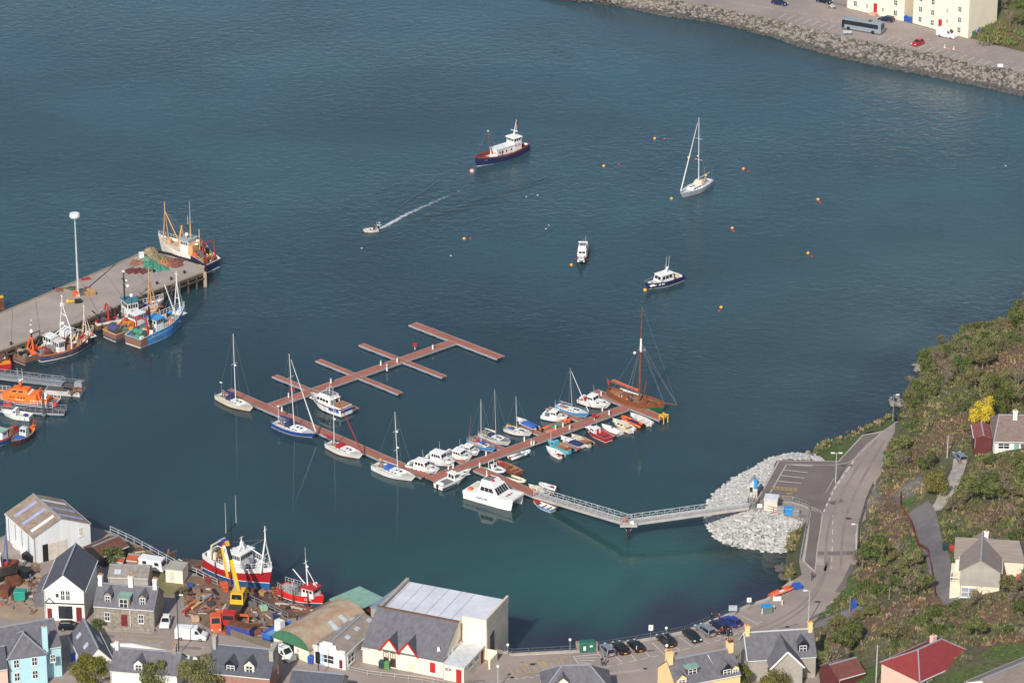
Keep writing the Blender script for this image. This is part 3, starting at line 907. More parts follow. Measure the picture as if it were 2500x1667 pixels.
def yacht(label, c, stern, bow, mast, top, B=3.3, hullm=GEL, stripe=NAVY, cover=NAVC, hood=NAVC, deck=DECKG, genoa=None, fb=1.35, fm=1.0, fs=1.05, boom=True, spreaders=2, mq=None, roof=GEL, radar=None, z=1.0, mastm=ALU,
   tr=.62, name='sailing_yacht', lean=None, boomm=None, low=ANTI, wheel=True):
 t, L = vessel(name, label, 'yacht', c, stern, bow, z)
 k = L / 10.5
 h = Hull(t, L, B, fs, fm, fb, [(.1, low), (.2, stripe), (None, hullm)], deck, .06, tr, .45, 2.0, .12, tumble=.16, keel=1.5)
 q0, q1 = .36, .74
 z0 = h.dz(.5)
 rf = Block(t, 'coachroof', roof, h.x(q0), h.x(q1), -B * .29, B * .29, z0 - .05, z0 + .42 * k, .9 * k, .1, .12 * k)
 for f in 'lr':
  for u in (.12, .36, .6):
   rf.put(f, u, u + .17, .4, .8, GLASS)
 hz = rf.c[5]
 for u in (.45, .68):
  MB().box(h.x(q0 + (q1 - q0) * u), h.x(q0 + (q1 - q0) * u) + .5, -.26, .26, hz, hz + .05, GLASS).build('hatch', t)
 ck = Block(t, 'cockpit', DECKG, h.x(.08), h.x(q0), -B * .27, B * .27, z0 - .1, z0 + .14, .02, .1, .05)
 MB().box(h.x(.1), h.x(q0) - .1, -B * .16, B * .16, z0 + .14, z0 + .16, TEAK).build('cockpit_sole', ck.o)  # teak sole on a solid box, its darker tone stands for the shaded recess
 if wheel:
  MB().tube((h.x(.16), 0, z0 + .7), (h.x(.16) + .06, 0, z0 + .7), .45, .45, 10, STEEL).tube((h.x(.16) + .05, 0, z0), (h.x(.16) + .05, 0, z0 + .7), .06, .06, 5, WHITE).build('wheel', t)
 if hood:
  Block(t, 'sprayhood', hood, h.x(q0) - .5 * k, h.x(q0) + .8 * k, -B * .31, B * .31, z0 + .3 * k, z0 + 1.0 * k, .6 * k, .05, .25 * k)
 Y = None
 mp = local(t, P(c, *mast, hz))
 sh = max(-.7, min(.7, mp.y * .5)); az = t.rotation_euler.z
 t.location.x -= sh * math.sin(az); t.location.y += sh * math.cos(az)
 mp = local(t, P(c, *mast, hz))
 mx = mp.x if mq is None else h.x(mq)
 fw = P(c, *mast, hz)
 tp = local(t, at_depth(c, *top, fw.y)) - Vector((mp.x, mp.y, 0)); b = Vector((mx, 0, hz)); tp = Vector((mx + tp.x, tp.y, tp.z))
 MB().tube(b, tp, .1 * k, .06 * k, 7, mastm).build('mast', t)
 H_ = tp.z - b.z
 rg = MB()
 bow_p, stern_p = Vector((h.x(.98), 0, h.sheer(1) + .05)), Vector((h.x(.02), 0, h.sheer(0)))
 for sfrac in ([.36, .68] if spreaders == 2 else [.55] if spreaders else []):
  cpt = b.lerp(tp, sfrac)
  MB().bar(cpt + Vector((0, -B * .26, 0)), cpt + Vector((0, B * .26, 0)), .07, .05, mastm).build('spreader', t)
 for side in (1, -1):
  foot = Vector((mx - .2, side * h.hb((mx + L / 2) / L) * .9, z0))
  mid = b.lerp(tp, .4) + Vector((0, side * B * .26, 0))
  stay(rg, foot, mid); stay(rg, mid, tp)
 stay(rg, stern_p, tp)
 if not genoa: stay(rg, bow_p, tp)
 rg.build('rigging', t)
 if genoa:
  MB().tube(bow_p + Vector((0, 0, .3)), bow_p.lerp(tp, .93), .14 * k, .05, 6, genoa).build('furled_genoa', t)
 if boom:
  e = Vector((mx - L * .36, 0, b.z + 1.05 * k))
  MB().tube((mx - .1, 0, b.z + 1.0 * k), e, .07, .07, 6, boomm or mastm).build('boom', t)
  if cover:
   MB().loft([[(mx - .15 - (L * .33) * u, .2 * k * ww * math.cos(a), b.z + 1.15 * k + .28 * k * ww * math.sin(a)) for a in (0, 1.05, 2.1, 3.14, 4.19, 5.24)] for u, ww in ((0, 1.2), (.3, 1), (.7, .8), (1, .5))], cover).build('sail_cover', t)
 h.rail(.78, .99, .6, STEEL, 'pulpit', .025, 5)
 h.rail(.0, .12, .6, STEEL, 'pushpit', .025, 3)
 h.rail(.14, .76, .55, WIRE, 'guard_rail', .014, 8)
 if radar:
  for rr in radar:
   cpt = b.lerp(tp, rr)
   MB().ball(cpt + Vector((.3, 0, 0)), .26, WHITE, 8, 5, .7).build('radar', t)
 return t, h, b, tp
t, h, b, tp = yacht('white yacht with a navy sail cover at the outer end of the walkway', 'B1', (97, 650), (372, 765), (247, 690), (227, 172), hullm=CREAM, stripe=ANTI, radar=(.53,), B=3.2, spreaders=1)
MB().tube((h.x(.03), .8, 1), (h.x(.03), .8, 3.4), .04, .04, 5, STEEL).box(h.x(.03) - .5, h.x(.03) + .1, .7, .9, 3.3, 3.5, WHITE).build('wind_generator', t)
t, h, b, tp = yacht('blue hulled yacht with a white furled headsail along the walkway', 'B1', (527, 868), (856, 975), (718, 885), (678, 322), hullm=BLUE, stripe=WHITE, genoa=ALU, B=3.7, spreaders=2)
MB().tube((h.x(.02), 1.0, 1), (h.x(.02), 1.0, 4.0), .05, .05, 5, WHITE).box(h.x(.02) - .3, h.x(.02) + .3, .9, 1.1, 3.9, 4.15, WHITE).build('antenna_pole', t)
yacht('white yacht with a dark red sprayhood and sail cover', 'B1', (944, 1032), (1214, 1140), (1093, 995), (1083, 567), stripe=REDC, cover=REDC, hood=REDC, genoa=REDC, B=3.3, spreaders=1, radar=(.45,))
t, h, b, tp = yacht('large white yacht with a blue sprayhood nearest the corner of the walkways', 'B2', (-185, 830), (268, 985), (118, 875), (86, 237), stripe=GEL, cover=None, hood=BLUC, B=3.5, spreaders=2, radar=(.4, .67))
MB().ball((h.x(.05), 1.2, 1.7), .3, YELLOW, 7, 5).build('danbuoy', t)
t, h, b, tp = yacht('small blue and white ketch beside a finger pontoon', 'B2', (838, 560), (1140, 672), (1030, 578), (1028, 97), hullm=LBLUE, stripe=WHITE, cover=None, hood=None, deck=TEAK, B=2.5, fb=1.1, fm=.8, fs=.9, spreaders=0, tr=.35, boom=False, z=.8, roof=GEL)
mast_to(t, 'B2', local(t, P('B2', 905, 530, .9)).x, .9, 897, 285, VARN, .07, .05, 'mizzen_mast')
MB().box(h.x(.42), h.x(.6), -.5, .5, 1.32, 1.4, BLUC).build('hatch_cover', t)
MB().ball((h.x(.3), .3, 1.15), .3, RED, 7, 5).build('fender_ball', t)
yacht('white yacht with a wooden mast and stone coloured boom behind the blue ketch', 'B2', (983, 475), (1312, 596), (1187, 505), (1172, -8), stripe=NAVY, cover=DECKG, hood=NAVC, mastm=M('spruce_mast', (186, 164, 132), .5), B=2.9, spreaders=0, hullm=M('grey_hull', (206, 204, 200), .4), deck=RUBB)
t, h, b, tp = yacht('small white yacht with a yellow canoe lying on its cockpit', 'B2', (1248, 420), (1546, 490), (1437, 408), (1426, 50), stripe=NAVY, cover=None, hood=None, B=2.5, fb=1.05, fm=.8, fs=.8, spreaders=0, boom=False)
MB().loft([[(h.x(q), w_ * math.cos(a), 1.35 + .16 * math.sin(a)) for a in (0, 1.57, 3.14, 4.71)] for q, w_ in ((.05, .03), (.12, .2), (.3, .26), (.45, .03))], YELLOW).build('canoe', t)
MB().box(h.x(.2), h.x(.36), -.9, -.1, 1.1, 1.45, BLUC, .1, .1, .1).build('sail_bag', t)
yacht('pale blue and white yacht with a white furled headsail and bare boom', 'B3', (672, 655), (1018, 758), (885, 665), (863, 240), hullm=LBLUE, stripe=WHITE, cover=None, hood=None, genoa=ALU, B=2.8, fb=1.2, fm=.95, spreaders=0, deck=GEL, mastm=M('old_alloy', (176, 172, 162), .5))
t, h, b, tp = yacht('silver grey sloop with tall mast moored alone off the marina', 'C1', (735, 520), (512, 638), (595, 535), (597, 45), hullm=M('silver_hull', (196, 198, 202), .4), stripe=WHITE, cover=None, hood=M('buff_canvas', (206, 186, 160), .8), genoa=ALU, B=3.8, fb=1.6, fm=1.25, fs=1.3, spreaders=2, radar=(.42,), z=1.2, deck=GEL)
MB().tube((h.x(.06), -1, 1.3), (h.x(.06), -1, 4.2), .04, .04, 5, STEEL).tube((h.x(.06), 1, 1.3), (h.x(.06), 1, 4.0), .03, .03, 5, STEEL).build('stern_arch', t)
MB().ball((h.x(.02), -.9, 2.0), .3, YELLOW, 7, 5).build('horseshoe_buoy', t)
def cruiser(label, c, stern, bow, B=2.8, hullm=GEL, stripe=NAVY, fb=1.5, fm=1.1, fs=.95, cab=(.3, .68), ch=1.25, fly=False, roof=None, deck=DECKG, low=ANTI, z=1., trunk=True, name='motor_cruiser', cat='motor boat', nwin=3, cabm=GEL, rail=True, bulw=.15, mastp=True, open_aft=True, rubbing=None, group=None, hang=.0):
 t, L = vessel(name, label, cat, c, stern, bow, z, group)
 bands = [(.12, low), (.24, stripe)] + ([(-.2, hullm), (None, rubbing)] if rubbing else [(None, hullm)])
 h = Hull(t, L, B, fs, fm, fb, bands, deck, bulw, .86, .4, 2.1, .16, tumble=.12)
 zd = h.dz(.45)
 if trunk:
  tk = Block(t, 'foredeck_trunk', cabm, h.x(cab[1]) - .1, h.x(.88), -B * .3, B * .3, zd, zd + .45, .8, 0, .15)
  for f in 'lr': tk.put(f, .2, .55, .3, .75, GLASS)
  MB().box(h.x(.76), h.x(.76) + .45, -.22, .22, zd + .45, zd + .5, GLASS).build('hatch', t)
 cb = Block(t, 'wheelhouse', cabm, h.x(cab[0]), h.x(cab[1]), -B * .36, B * .36, zd - .1, zd + ch, .55, .12, .14)
 for f in 'lr': cb.row(f, nwin, .08, .9, .5, .86, GLASS, .22)
 cb.row('f', 2, .06, .94, .5, .88, GLASS, .12)
 cb.row('b', 2, .1, .9, .35, .86, GLASS, .2)
 MB().box(h.x(cab[0]) - .1 - hang, h.x(cab[1]) - .35, -B * .37, B * .37, zd + ch, zd + ch + .1, roof or cabm, .12, .02, .06).build('roof', t)
 if open_aft:
  ck = MB().box(h.x(.03), h.x(cab[0]) - .03, -B * .33, B * .33, zd + .004, zd + .03, RUBB).build('cockpit_floor', t)
  MB().box(h.x(.04), h.x(.04) + .5, -B * .3, B * .3, zd + .03, zd + .45, GEL, .05, .05, .05).build('seat', t)
 if fly:
  Block(t, 'flybridge', cabm, h.x(cab[0]) + .2, h.x(cab[1]) - 1.0, -B * .3, B * .3, zd + ch + .1, zd + ch + .75, .3, .05, .08)
  MB().box(h.x(cab[0]) + .3, h.x(cab[1]) - 1.5, -B * .24, B * .24, zd + ch + .75, zd + ch + .77, RUBB).build('flybridge_floor', t)
 if mastp:
  MB().tube((h.x((cab[0] + cab[1]) / 2), .3, zd + ch), (h.x((cab[0] + cab[1]) / 2) - .2, .3, zd + ch + 2.2), .03, .015, 4, WHITE).build('aerial', t)
  MB().ball((h.x(cab[0] + .1), -.2, zd + ch + .25), .2, WHITE, 7, 4, .6).build('radar', t)
 if rail: h.rail(.6, .985, .55, STEEL, 'bow_rail', .025, 7)
 return t, h, zd
t, h, zd = cruiser('white cabin cruiser with navy fender skirts closest to the walkway corner', 'B2', (212, 800), (552, 892), 3.0, cab=(.25, .66), stripe=NAVY)
fenders(t, h, -1, (.25, .4, .55), NAVY)
cruiser('white wheelhouse cruiser with a thin dark waist line', 'B2', (412, 722), (722, 806), 3.0, cab=(.22, .66), ch=1.45, rubbing=GEL, stripe=GEL, nwin=4)
cruiser('white cruiser with dark red bottom paint', 'B2', (618, 680), (908, 752), 2.9, cab=(.34, .72), stripe=ANTI, low=ANTI, ch=1.1)
cruiser('low white cruiser beside the small blue ketch', 'B2', (762, 632), (992, 690), 2.6, cab=(.3, .7), ch=.9)
cruiser('white cuddy cruiser with grey blue bottom beside the orange inflatable', 'B3', (545, 735), (815, 785), 2.6, cab=(.34, .66), ch=1.1, hullm=GEL, stripe=M('slate_blue', (86, 92, 128), .5), low=M('slate_blue', (86, 92, 128), .5))
t, h, zd = cruiser('white motor sailer with maroon cockpit and brown boot top', 'B3', (945, 565), (1268, 655), 3.1, cab=(.3, .56), ch=1.2, fb=1.5, fm=1.15, stripe=ANTI, roof=GEL)
MB().box(h.x(.04), h.x(.28), -1.1, 1.1, zd + .04, zd + .1, REDC).build('cockpit_cover', t)
t, h, zd = cruiser('white launch with navy hull sides lying along the walkway', 'B2', (535, 1045), (902, 885), 2.9, cab=(.38, .56), ch=1.3, hullm=GEL, stripe=GEL, fb=1.5, fm=1.0, fs=.9)
t.name = 'motor_launch'
hh = MB()
for s_ in (1, -1):
 hh.add([Vector((h.pt(q, z_).x, (h.pt(q, z_).y + .02) * s_, z_)) for q in (0, .2, .4, .6, .75, .85, .92) for z_ in (.2, .55)], [(2 * k, 2 * k + 2, 2 * k + 3, 2 * k + 1) if s_ < 0 else (2 * k, 2 * k + 1, 2 * k + 3, 2 * k + 2) for k in range(6)], NAVY)
hh.build('hull_stripe', t)
outboard(t, -h.L / 2, .6, BLACK)
t, h, zd = cruiser('tall white motor yacht with flying bridge and blue stern panels', 'B1', (1108, 760), (812, 640), 4.1, fb=2.3, fm=1.6, fs=1.9, cab=(.3, .72), ch=1.3, fly=True, stripe=NAVY, z=1.6, nwin=4, name='motor_yacht', open_aft=False, rubbing=VARN)
MB().box(h.x(.02), h.x(.28), -1.75, 1.75, zd - .1, zd + .55, GEL, .1, .02, .1).build('aft_cabin', t)
MB().box(h.x(.03), h.x(.27), -1.55, 1.55, zd + .55, zd + .6, TEAK).build('aft_deck', t)
for u in (.04, .13, .21):
 for s_ in (1, -1):
  panel(t, 'stern_panel', [(h.x(u), s_ * (h.hb(u) + .02), 1.0), (h.x(u + .07), s_ * (h.hb(u + .07) + .02), 1.0), (h.x(u + .07), s_ * (h.hb(u + .07) + .06), 1.65), (h.x(u), s_ * (h.hb(u) + .06), 1.65)][::(1 if s_ < 0 else -1)], BLUE)
panel(t, 'stern_panel', [(-h.L / 2 - .01, 1.6, 1.0), (-h.L / 2 - .01, -1.6, 1.0), (-h.L / 2 - .01, -1.6, 1.6), (-h.L / 2 - .01, 1.6, 1.6)], BLUE)
MB().tube((h.x(.45), 0, zd + 2), (h.x(.43), 0, zd + 4.4), .07, .04, 5, WHITE).bar((h.x(.44), -.7, zd + 3.4), (h.x(.44), .7, zd + 3.4), .06, .06, WHITE).build('signal_mast', t)
def open_boat(label, c, stern, bow, B=2.0, hullm=GEL, inner=DECKG, fb=.95, fm=.65, fs=.65, cover=None, cuddy=None, ob=BLACK, seats=2, low=ANTI, stripe=None, name='open_boat', z=.6, cat='boat', console=None, tr=.85, cap=None, extras=None):
 t, L = vessel(name, label, cat, c, stern, bow, z)
 h = Hull(t, L, B, fs, fm, fb, [(.08, low), (.2, stripe or hullm), (None, hullm)], inner, .42, tr, .4, 2.1, .14, cap=cap or hullm, inner=inner, tumble=.14)
 zd = h.dz(.4)
 if cover:
  q0, q1 = cover[1]
  secs = []
  for k in range(7):
   q = q0 + (q1 - q0) * k / 6
   w_ = max(.05, h.hb(q) - .03)
   up = .45 * math.sin(math.pi * (.15 + .75 * k / 6))
   zz = h.sheer(q) + .02
   secs.append([(h.x(q), -w_, zz - .1), (h.x(q), -w_, zz), (h.x(q), -w_ * .5, zz + up * .75), (h.x(q), 0, zz + up), (h.x(q), w_ * .5, zz + up * .75), (h.x(q), w_, zz), (h.x(q), w_, zz - .1)])
  MB().loft(secs, cover[0]).build('cover', t)
 if cuddy:
  cb = Block(t, 'cuddy', cuddy[0], h.x(cuddy[1]), h.x(cuddy[2]), -B * .36, B * .36, zd, zd + cuddy[3], .5, .06, .14)
  for f in 'lr': cb.row(f, 2, .1, .9, .5, .86, GLASS, .25)
  cb.row('f', 2, .06, .94, .5, .88, GLASS, .15)
  Block(t, 'foredeck', cuddy[0], h.x(cuddy[2]) - .1, h.x(.9), -B * .24, B * .24, h.sheer(.8) - .25, h.sheer(.8) + .12, .6, 0, .1)
 if console:
  cs = Block(t, 'console', GEL, h.x(console), h.x(console) + .6, -.35, .35, zd, zd + .75, .15, .05, .05)
  cs.put('f', .1, .9, .6, .95, GLASS, 'screen')
 for k in range(seats):
  q = .18 + .25 * k
  MB().box(h.x(q), h.x(q) + .3, -h.hb(q) + .12, h.hb(q) - .12, h.sheer(q) - .2, h.sheer(q) - .14, VARN if hullm is not GEL else GEL).build('thwart', t)
 if ob: outboard(t, -L / 2, fs - .05, ob)
 return t, h, zd
def rib(label, c, stern, bow, B=2.1, tube=ORANGE, floor=RUBB, ob=BLACK, z=.55, name='inflatable_boat', console=None, r=.27, extra=None):
 t, L = vessel(name, label, 'inflatable boat', c, stern, bow, z)
 w_ = B / 2 - r
 pts = [(-L / 2, -w_, .42), (L * .1, -w_, .45), (L * .3, -w_ * .72, .52), (L * .42, -w_ * .35, .6), (L / 2 - r, 0, .66)]
 pts = pts + [(x, -y, z_) for x, y, z_ in pts[-2::-1]]
 mb = MB()
 for a, b_ in zip(pts, pts[1:]):
  mb.tube(a, b_, r, r, 9, tube)
 for a in pts[1:-1]: mb.ball(a, r * 1.0, tube, 9, 6)
 mb.build('tube', t, smooth=True)
 MB().loft([[(-L / 2 + .1, -w_, .3), (-L / 2 + .1, 0, -.2), (-L / 2 + .1, w_, .3)], [(L * .2, -w_, .32), (L * .2, 0, -.15), (L * .2, w_, .32)], [(L * .43, -.1, .45), (L * .43, 0, .2), (L * .43, .1, .45)]], floor).build('hull', t)
 MB().bar((-L / 2 + .12, -w_, .45), (-L / 2 + .12, w_, .45), .12, .5, floor).build('transom', t)
 if console:
  cs = Block(t, 'console', GEL, L * console - .3, L * console + .3, -.3, .3, .3, 1.1, .15, .05, .05)
 if ob: outboard(t, -L / 2 + .1, .6, ob)
 return t, L
open_boat('white boat under a bright blue canvas cover with black outboard', 'B2', (1612, 425), (1395, 318), 2.2, cover=(BLUC, (.08, .62)), cuddy=(GEL, .6, .74, .7), seats=0)
t, L = rib('orange inflatable with a green tarpaulin near a finger pontoon', 'B2', (1680, 452), (1990, 332), 2.3, ORANGE, RUBB)
MB().box(-L * .2, L * .2, -.7, .7, .55, .78, M('green_tarpaulin', (64, 136, 100), .8), .2, .2, .2).build('tarpaulin', t)
t, L = rib('grey inflatable with a white roll bar and green deck behind the catamaran', 'B2', (1070, 838), (1272, 902), 2.5, M('white_hypalon', (210, 212, 212), .5), M('green_deck', (60, 96, 84), .7), BLACK)
MB().path([(-L * .25, -.9, .5), (-L * .28, -.8, 2.0), (-L * .28, .8, 2.0), (-L * .25, .9, .5)], .07, WHITE).path([(-L * .05, -.7, .6), (-L * .12, -.7, 1.6), (-L * .12, .7, 1.6), (-L * .05, .7, .6)], .06, WHITE).build('roll_bar', t)
Block(t, 'console', WHITE, -L * .2, -L * .02, -.5, .5, .4, 1.4, .3, .05, .1).put('f', .1, .9, .5, .9, GLASS, 'screen')
t, h, zd = open_boat('varnished brown wooden launch with dark transom', 'B2', (1428, 912), (1165, 792), 2.5, hullm=VARN, inner=TEAK, fb=1.1, fm=.85, fs=.85, ob=None, low=BLACK, stripe=VARN, cap=VARN, seats=2)
Block(t, 'engine_box', VARN, -.7, .6, -.5, .5, zd, zd + .6, .1, .1, .1)
MB().box(h.x(.6), h.x(.8), -.6, .6, h.sheer(.7) - .1, h.sheer(.7) - .02, RED).build('foredeck', t)
rib('dark green and cream inflatable behind the catamaran bow', 'B2', (1310, 950), (1495, 1012), 1.9, CREAM, M('dark_green_floor', (44, 72, 60), .8), None)
t, L = rib('slim white inflatable tender lying along the long walkway', 'B2', (1318, 748), (1548, 672), 1.7, M('white_hypalon', (210, 212, 212), .5), VARN, None)
MB().box(-L * .1, L * .02, -.5, .5, .4, .5, VARN).build('thwart', t)
t, h, zd = open_boat('cream speedboat with cuddy and upright windscreen beside the gangway', 'B2', (1765, 1150), (1522, 1050), 2.2, hullm=CREAM, cuddy=(CREAM, .5, .8, .75), seats=1, low=CREAM)
MB().ball((h.x(.3), -.2, 1.1), .4, RUBB, 8, 5, .6).build('tarpaulin_bundle', t)
t, L = rib('white inflatable with a red fuel tank and outboard outside the cream speedboat', 'B2', (1835, 1085), (1640, 1030), 1.7, M('white_hypalon', (210, 212, 212), .5), DECKG, BLACK)
MB().box(-L * .3, -L * .12, -.3, .3, .35, .65, RED).build('fuel_tank', t)
t, h, zd = open_boat('red white and pale blue rowing boat below the gangway', 'B2', (1795, 1312), (1572, 1222), 1.9, hullm=LBLUE, inner=GEL, ob=None, stripe=WHITE, cap=RED, seats=3)
MB().add([(h.x(.72), -h.hb(.72) + .05, h.sheer(.72) + .01), (h.x(.98), 0, h.sheer(.98) + .01), (h.x(.72), h.hb(.72) - .05, h.sheer(.72) + .01)], [(0, 1, 2)], RED).build('foredeck', t)
t, h, zd = open_boat('white console boat with red fuel tank in front of the turquoise boat', 'B3', (752, 1190), (580, 1095), 2.1, console=.5, seats=1)
MB().box(h.x(.15), h.x(.28), -.3, .3, zd, zd + .4, RED).build('fuel_tank', t)
t, h, zd = open_boat('turquoise boat with wheel shelter and brown deck boards', 'B3', (850, 1135), (592, 1040), 2.5, hullm=TURQ, inner=TEAK, fb=1.3, fm=.9, fs=.85, cuddy=(TURQ, .6, .8, 1.0), seats=1, stripe=TURQ, low=BLACK)
MB().tube((h.x(.85), 0, 1.2), (h.x(.85), 0, 3.2), .035, .025, 5, WHITE).build('aerial', t)
open_boat('white cuddy boat under a dark blue cockpit cover', 'B3', (962, 1082), (732, 985), 2.3, cover=(NAVC, (.06, .5)), cuddy=(GEL, .5, .76, .65), seats=0, ob=None)
open_boat('cream boat with wide open cockpit and tilted outboard', 'B3', (1062, 1062), (845, 965), 2.3, hullm=CREAM, inner=TEAK, cuddy=(CREAM, .58, .8, .55), seats=1, low=CREAM)
t, h, zd = open_boat('small fishing cruiser with red hull and pale blue gunwale', 'B3', (1250, 1010), (985, 880), 2.5, hullm=RED, inner=M('red_deck', (160, 40, 44), .7), cap=LBLUE, cuddy=(GEL, .46, .7, 1.15), fb=1.5, fm=1.0, fs=.95, stripe=WHITE, low=ANTI, seats=1, ob=None)
MB().tube((h.x(.5), 0, 1.6), (h.x(.5), 0, 3.6), .03, .02, 4, WHITE).build('aerial', t)
panel(t, 'door', [(h.x(.455), .25, zd), (h.x(.455), -.25, zd), (h.x(.458), -.25, zd + 1.0), (h.x(.458), .25, zd + 1.0)], RED)
t, h, zd = open_boat('white covered sailing dinghy with round hatch', 'B3', (1372, 945), (1168, 860), 2.2, cover=(GEL, (.05, .9)), seats=0, ob=None)
MB().tube((h.x(.42), 0, h.sheer(.4) + .42), (h.x(.42), 0, h.sheer(.4) + .5), .3, .3, 8, REDC).build('hatch', t)
open_boat('cream half cabin boat with a white outboard', 'B3', (1500, 912), (1284, 812), 2.4, hullm=CREAM, inner=DECKG, cuddy=(CREAM, .28, .72, .85), seats=1, ob=WHITE, low=CREAM, fb=1.2, fm=.9)
t, L = rib('orange inflatable squeezed between a cream half cabin boat and a white speedboat', 'B3', (1610, 868), (1382, 768), 1.9, ORANGE, BLACK, BLACK)
MB().box(-L * .25, L * .1, -.3, .3, .4, .8, NAVC, .1, .1, .05).build('seat_pod', t)
open_boat('white speedboat with low screen alongside the cross piece', 'B3', (1690, 842), (1473, 738), 2.2, cuddy=(GEL, .5, .72, .6), seats=2, ob=WHITE)
def lattice(t, a, b, w, h, name, m=STEEL, n=12, deckm=None):
 """straight footbridge span: deck, two side beams, railings with diagonal bracing"""
 a, b = Vector(a), Vector(b)
 d = b - a
 s = Vector((-d.y, d.x, 0)).normalized() * w / 2
 up = Vector((0, 0, h))
 MB().bar(a, b, w - .1, .12, deckm or CONC).build('span_deck', t)
 mb = MB()
 for k in (1, -1):
  mb.bar(a + s * k - Vector((0, 0, .1)), b + s * k - Vector((0, 0, .1)), .12, .5, deckm or m)
 mb.build('side_beam', t)
 mb = MB()
 for k in (1, -1):
  mb.bar(a + s * k + up, b + s * k + up, .09, .09, m)
  mb.bar(a + s * k + up * .55, b + s * k + up * .55, .05, .05, m)
  for i in range(n + 1):
   p = a + d * (i / n) + s * k
   mb.bar(p, p + up, .07, .07, m)
   if i < n:
    q = a + d * ((i + 1) / n) + s * k
    mb.bar(p if i % 2 else p + up, q + up if i % 2 else q, .05, .05, m)
 mb.build('railing', t)
BRM = M('bridge_beam', (178, 172, 164), .6, .12, .5)
e0, e1, e2 = P('C4', 240, 112, 1.1), P('C4', 1115, 372, 3.6), P('C4', 2255, 215, 4.7)
t = T('gangway', 'pale steel footbridge bent over a single dark pile, leading down to the pontoon', 'footbridge', (e1.x, e1.y, 0))
o_ = Vector((e1.x, e1.y, 0))
lattice(t, e0 - o_, e1 - o_, 1.9, 1.15, 'lower', M('gangway_steel', (176, 180, 182), .45), 16, BRM)
lattice(t, e1 - o_, e2 - o_, 1.9, 1.15, 'upper', M('gangway_steel', (176, 180, 182), .45), 16, BRM)
MB().box(-1.6, 1.6, -1.3, 1.3, 3.2, 3.62, BRM).build('landing', t)
MB().tube((0, 0, -4), (0, 0, 3.2), .32, .32, 10, M('dark_pile', (44, 42, 42), .8)).build('pile', t)
MB().bar((-.2, 0, 1.7), (-1.1, 0, 3.2), .15, .15, STEEL).bar((.2, 0, 1.7), (1.1, 0, 3.2), .15, .15, STEEL).build('strut', t)
mb = MB()
for x, y in ((-1.5, -1.2), (1.5, -1.2), (-1.5, 1.2), (1.5, 1.2), (0, -1.2)):
 mb.tube((x, y, 3.6), (x, y, 4.75), .05, .05, 4, STEEL)
mb.bar((-1.5, -1.2, 4.75), (1.5, -1.2, 4.75), .07, .07, STEEL).bar((-1.5, 1.2, 4.75), (1.5, 1.2, 4.75), .07, .07, STEEL)
mb.build('landing_rail', t)
MB().box(.1, 1.0, -.9, -.4, 3.62, 4.3, WHITE, .05, .05, .05).build('locker', t)
tt = T('lifebuoy_stand', 'orange lifebuoy housing on the landing above the gangway pile', 'lifebuoy', P('C4', 1078, 372, 3.62), 0, 'lifebuoy stands')
MB().box(-.4, .4, -.15, .15, .2, 1.0, ORANGE, .05, .05).build('housing', tt)
MB().box(-.06, .06, -.06, .06, 0, .2, STEEL).build('post', tt)
t, L = vessel('catamaran', 'big white passenger catamaran with raked windows along the pontoon', 'catamaran', 'D6', (330, 610), (1720, 1010), 2.0)
B = 5.2
def cat_hull(s):
 secs = []
 for q, w_, zt, zb in ((0, .75, 1.75, -.4), (.3, .78, 1.75, -.4), (.7, .72, 2.0, -.4), (.9, .5, 2.2, -.35), (1.0, .06, 2.35, -.1)):
  x = -L / 2 + L * q * (1 if q < 1 else 1)
  y = s * (B / 2 - .78)
  secs.append([(x if True else 0, y - w_, zt), (x - .5 * (q > .95), y - w_ * .75, 0), (x - .6 * (q > .95), y, zb), (x - .5 * (q > .95), y + w_ * .75, 0), (x, y + w_, zt)])
 return MB().loft(secs, GEL).build('hull', t)
cat_hull(1); cat_hull(-1)
MB().loft([[(-L / 2, -B / 2, 1.75), (-L / 2, -B / 2, 1.1), (-L / 2, B / 2, 1.1), (-L / 2, B / 2, 1.75)], [(L * .2, -B / 2, 2.0), (L * .2, -B / 2, 1.3), (L * .2, B / 2, 1.3), (L * .2, B / 2, 2.0)],
   [(L * .42, -B / 2 + .2, 2.2), (L * .42, -B / 2 + .2, 1.6), (L * .42, B / 2 - .2, 1.6), (L * .42, B / 2 - .2, 2.2)], [(L * .5, -B / 2 + .6, 2.36), (L * .5, -B / 2 + .6, 2.0), (L * .5, B / 2 - .6, 2.0), (L * .5, B / 2 - .6, 2.36)]], GEL).build('bridge_deck', t)
cb = Block(t, 'saloon', GEL, -L * .22, L * .22, -B * .42, B * .42, 1.85, 3.7, 1.5, .5, .32)
for f in 'lr': cb.row(f, 3, .08, .86, .4, .82, GLASS, .1)
cb.row('f', 5, .05, .95, .25, .85, GLASS, .16)
Block(t, 'flybridge', GEL, -L * .2, L * .08, -B * .3, B * .3, 3.7, 4.5, .7, .2, .2)
MB().box(-L * .17, -L * .02, -B * .2, B * .2, 4.5, 4.52, RUBB).build('flybridge_floor', t)
MB().box(-L * .22 - .3, -L * .22 + .1, 1.2, 1.5, 3.4, 5.2, GEL, .3, 0, .08).build('arch', t)
for x, y, z_ in ((-1.5, .4, 4.75), (.2, -.8, 4.65)):
 MB().ball((x, y, z_), .28, RED, 7, 5).build('lifebuoy', t)
MB().box(-L * .47, -L * .25, -B * .38, B * .38, 1.76, 1.8, DECKG).build('aft_deck', t)
MB().ball((-L * .3, .3, 2.1), .5, M('lime_net', (166, 186, 70), .9), 7, 5, .6).build('net_pile', t)
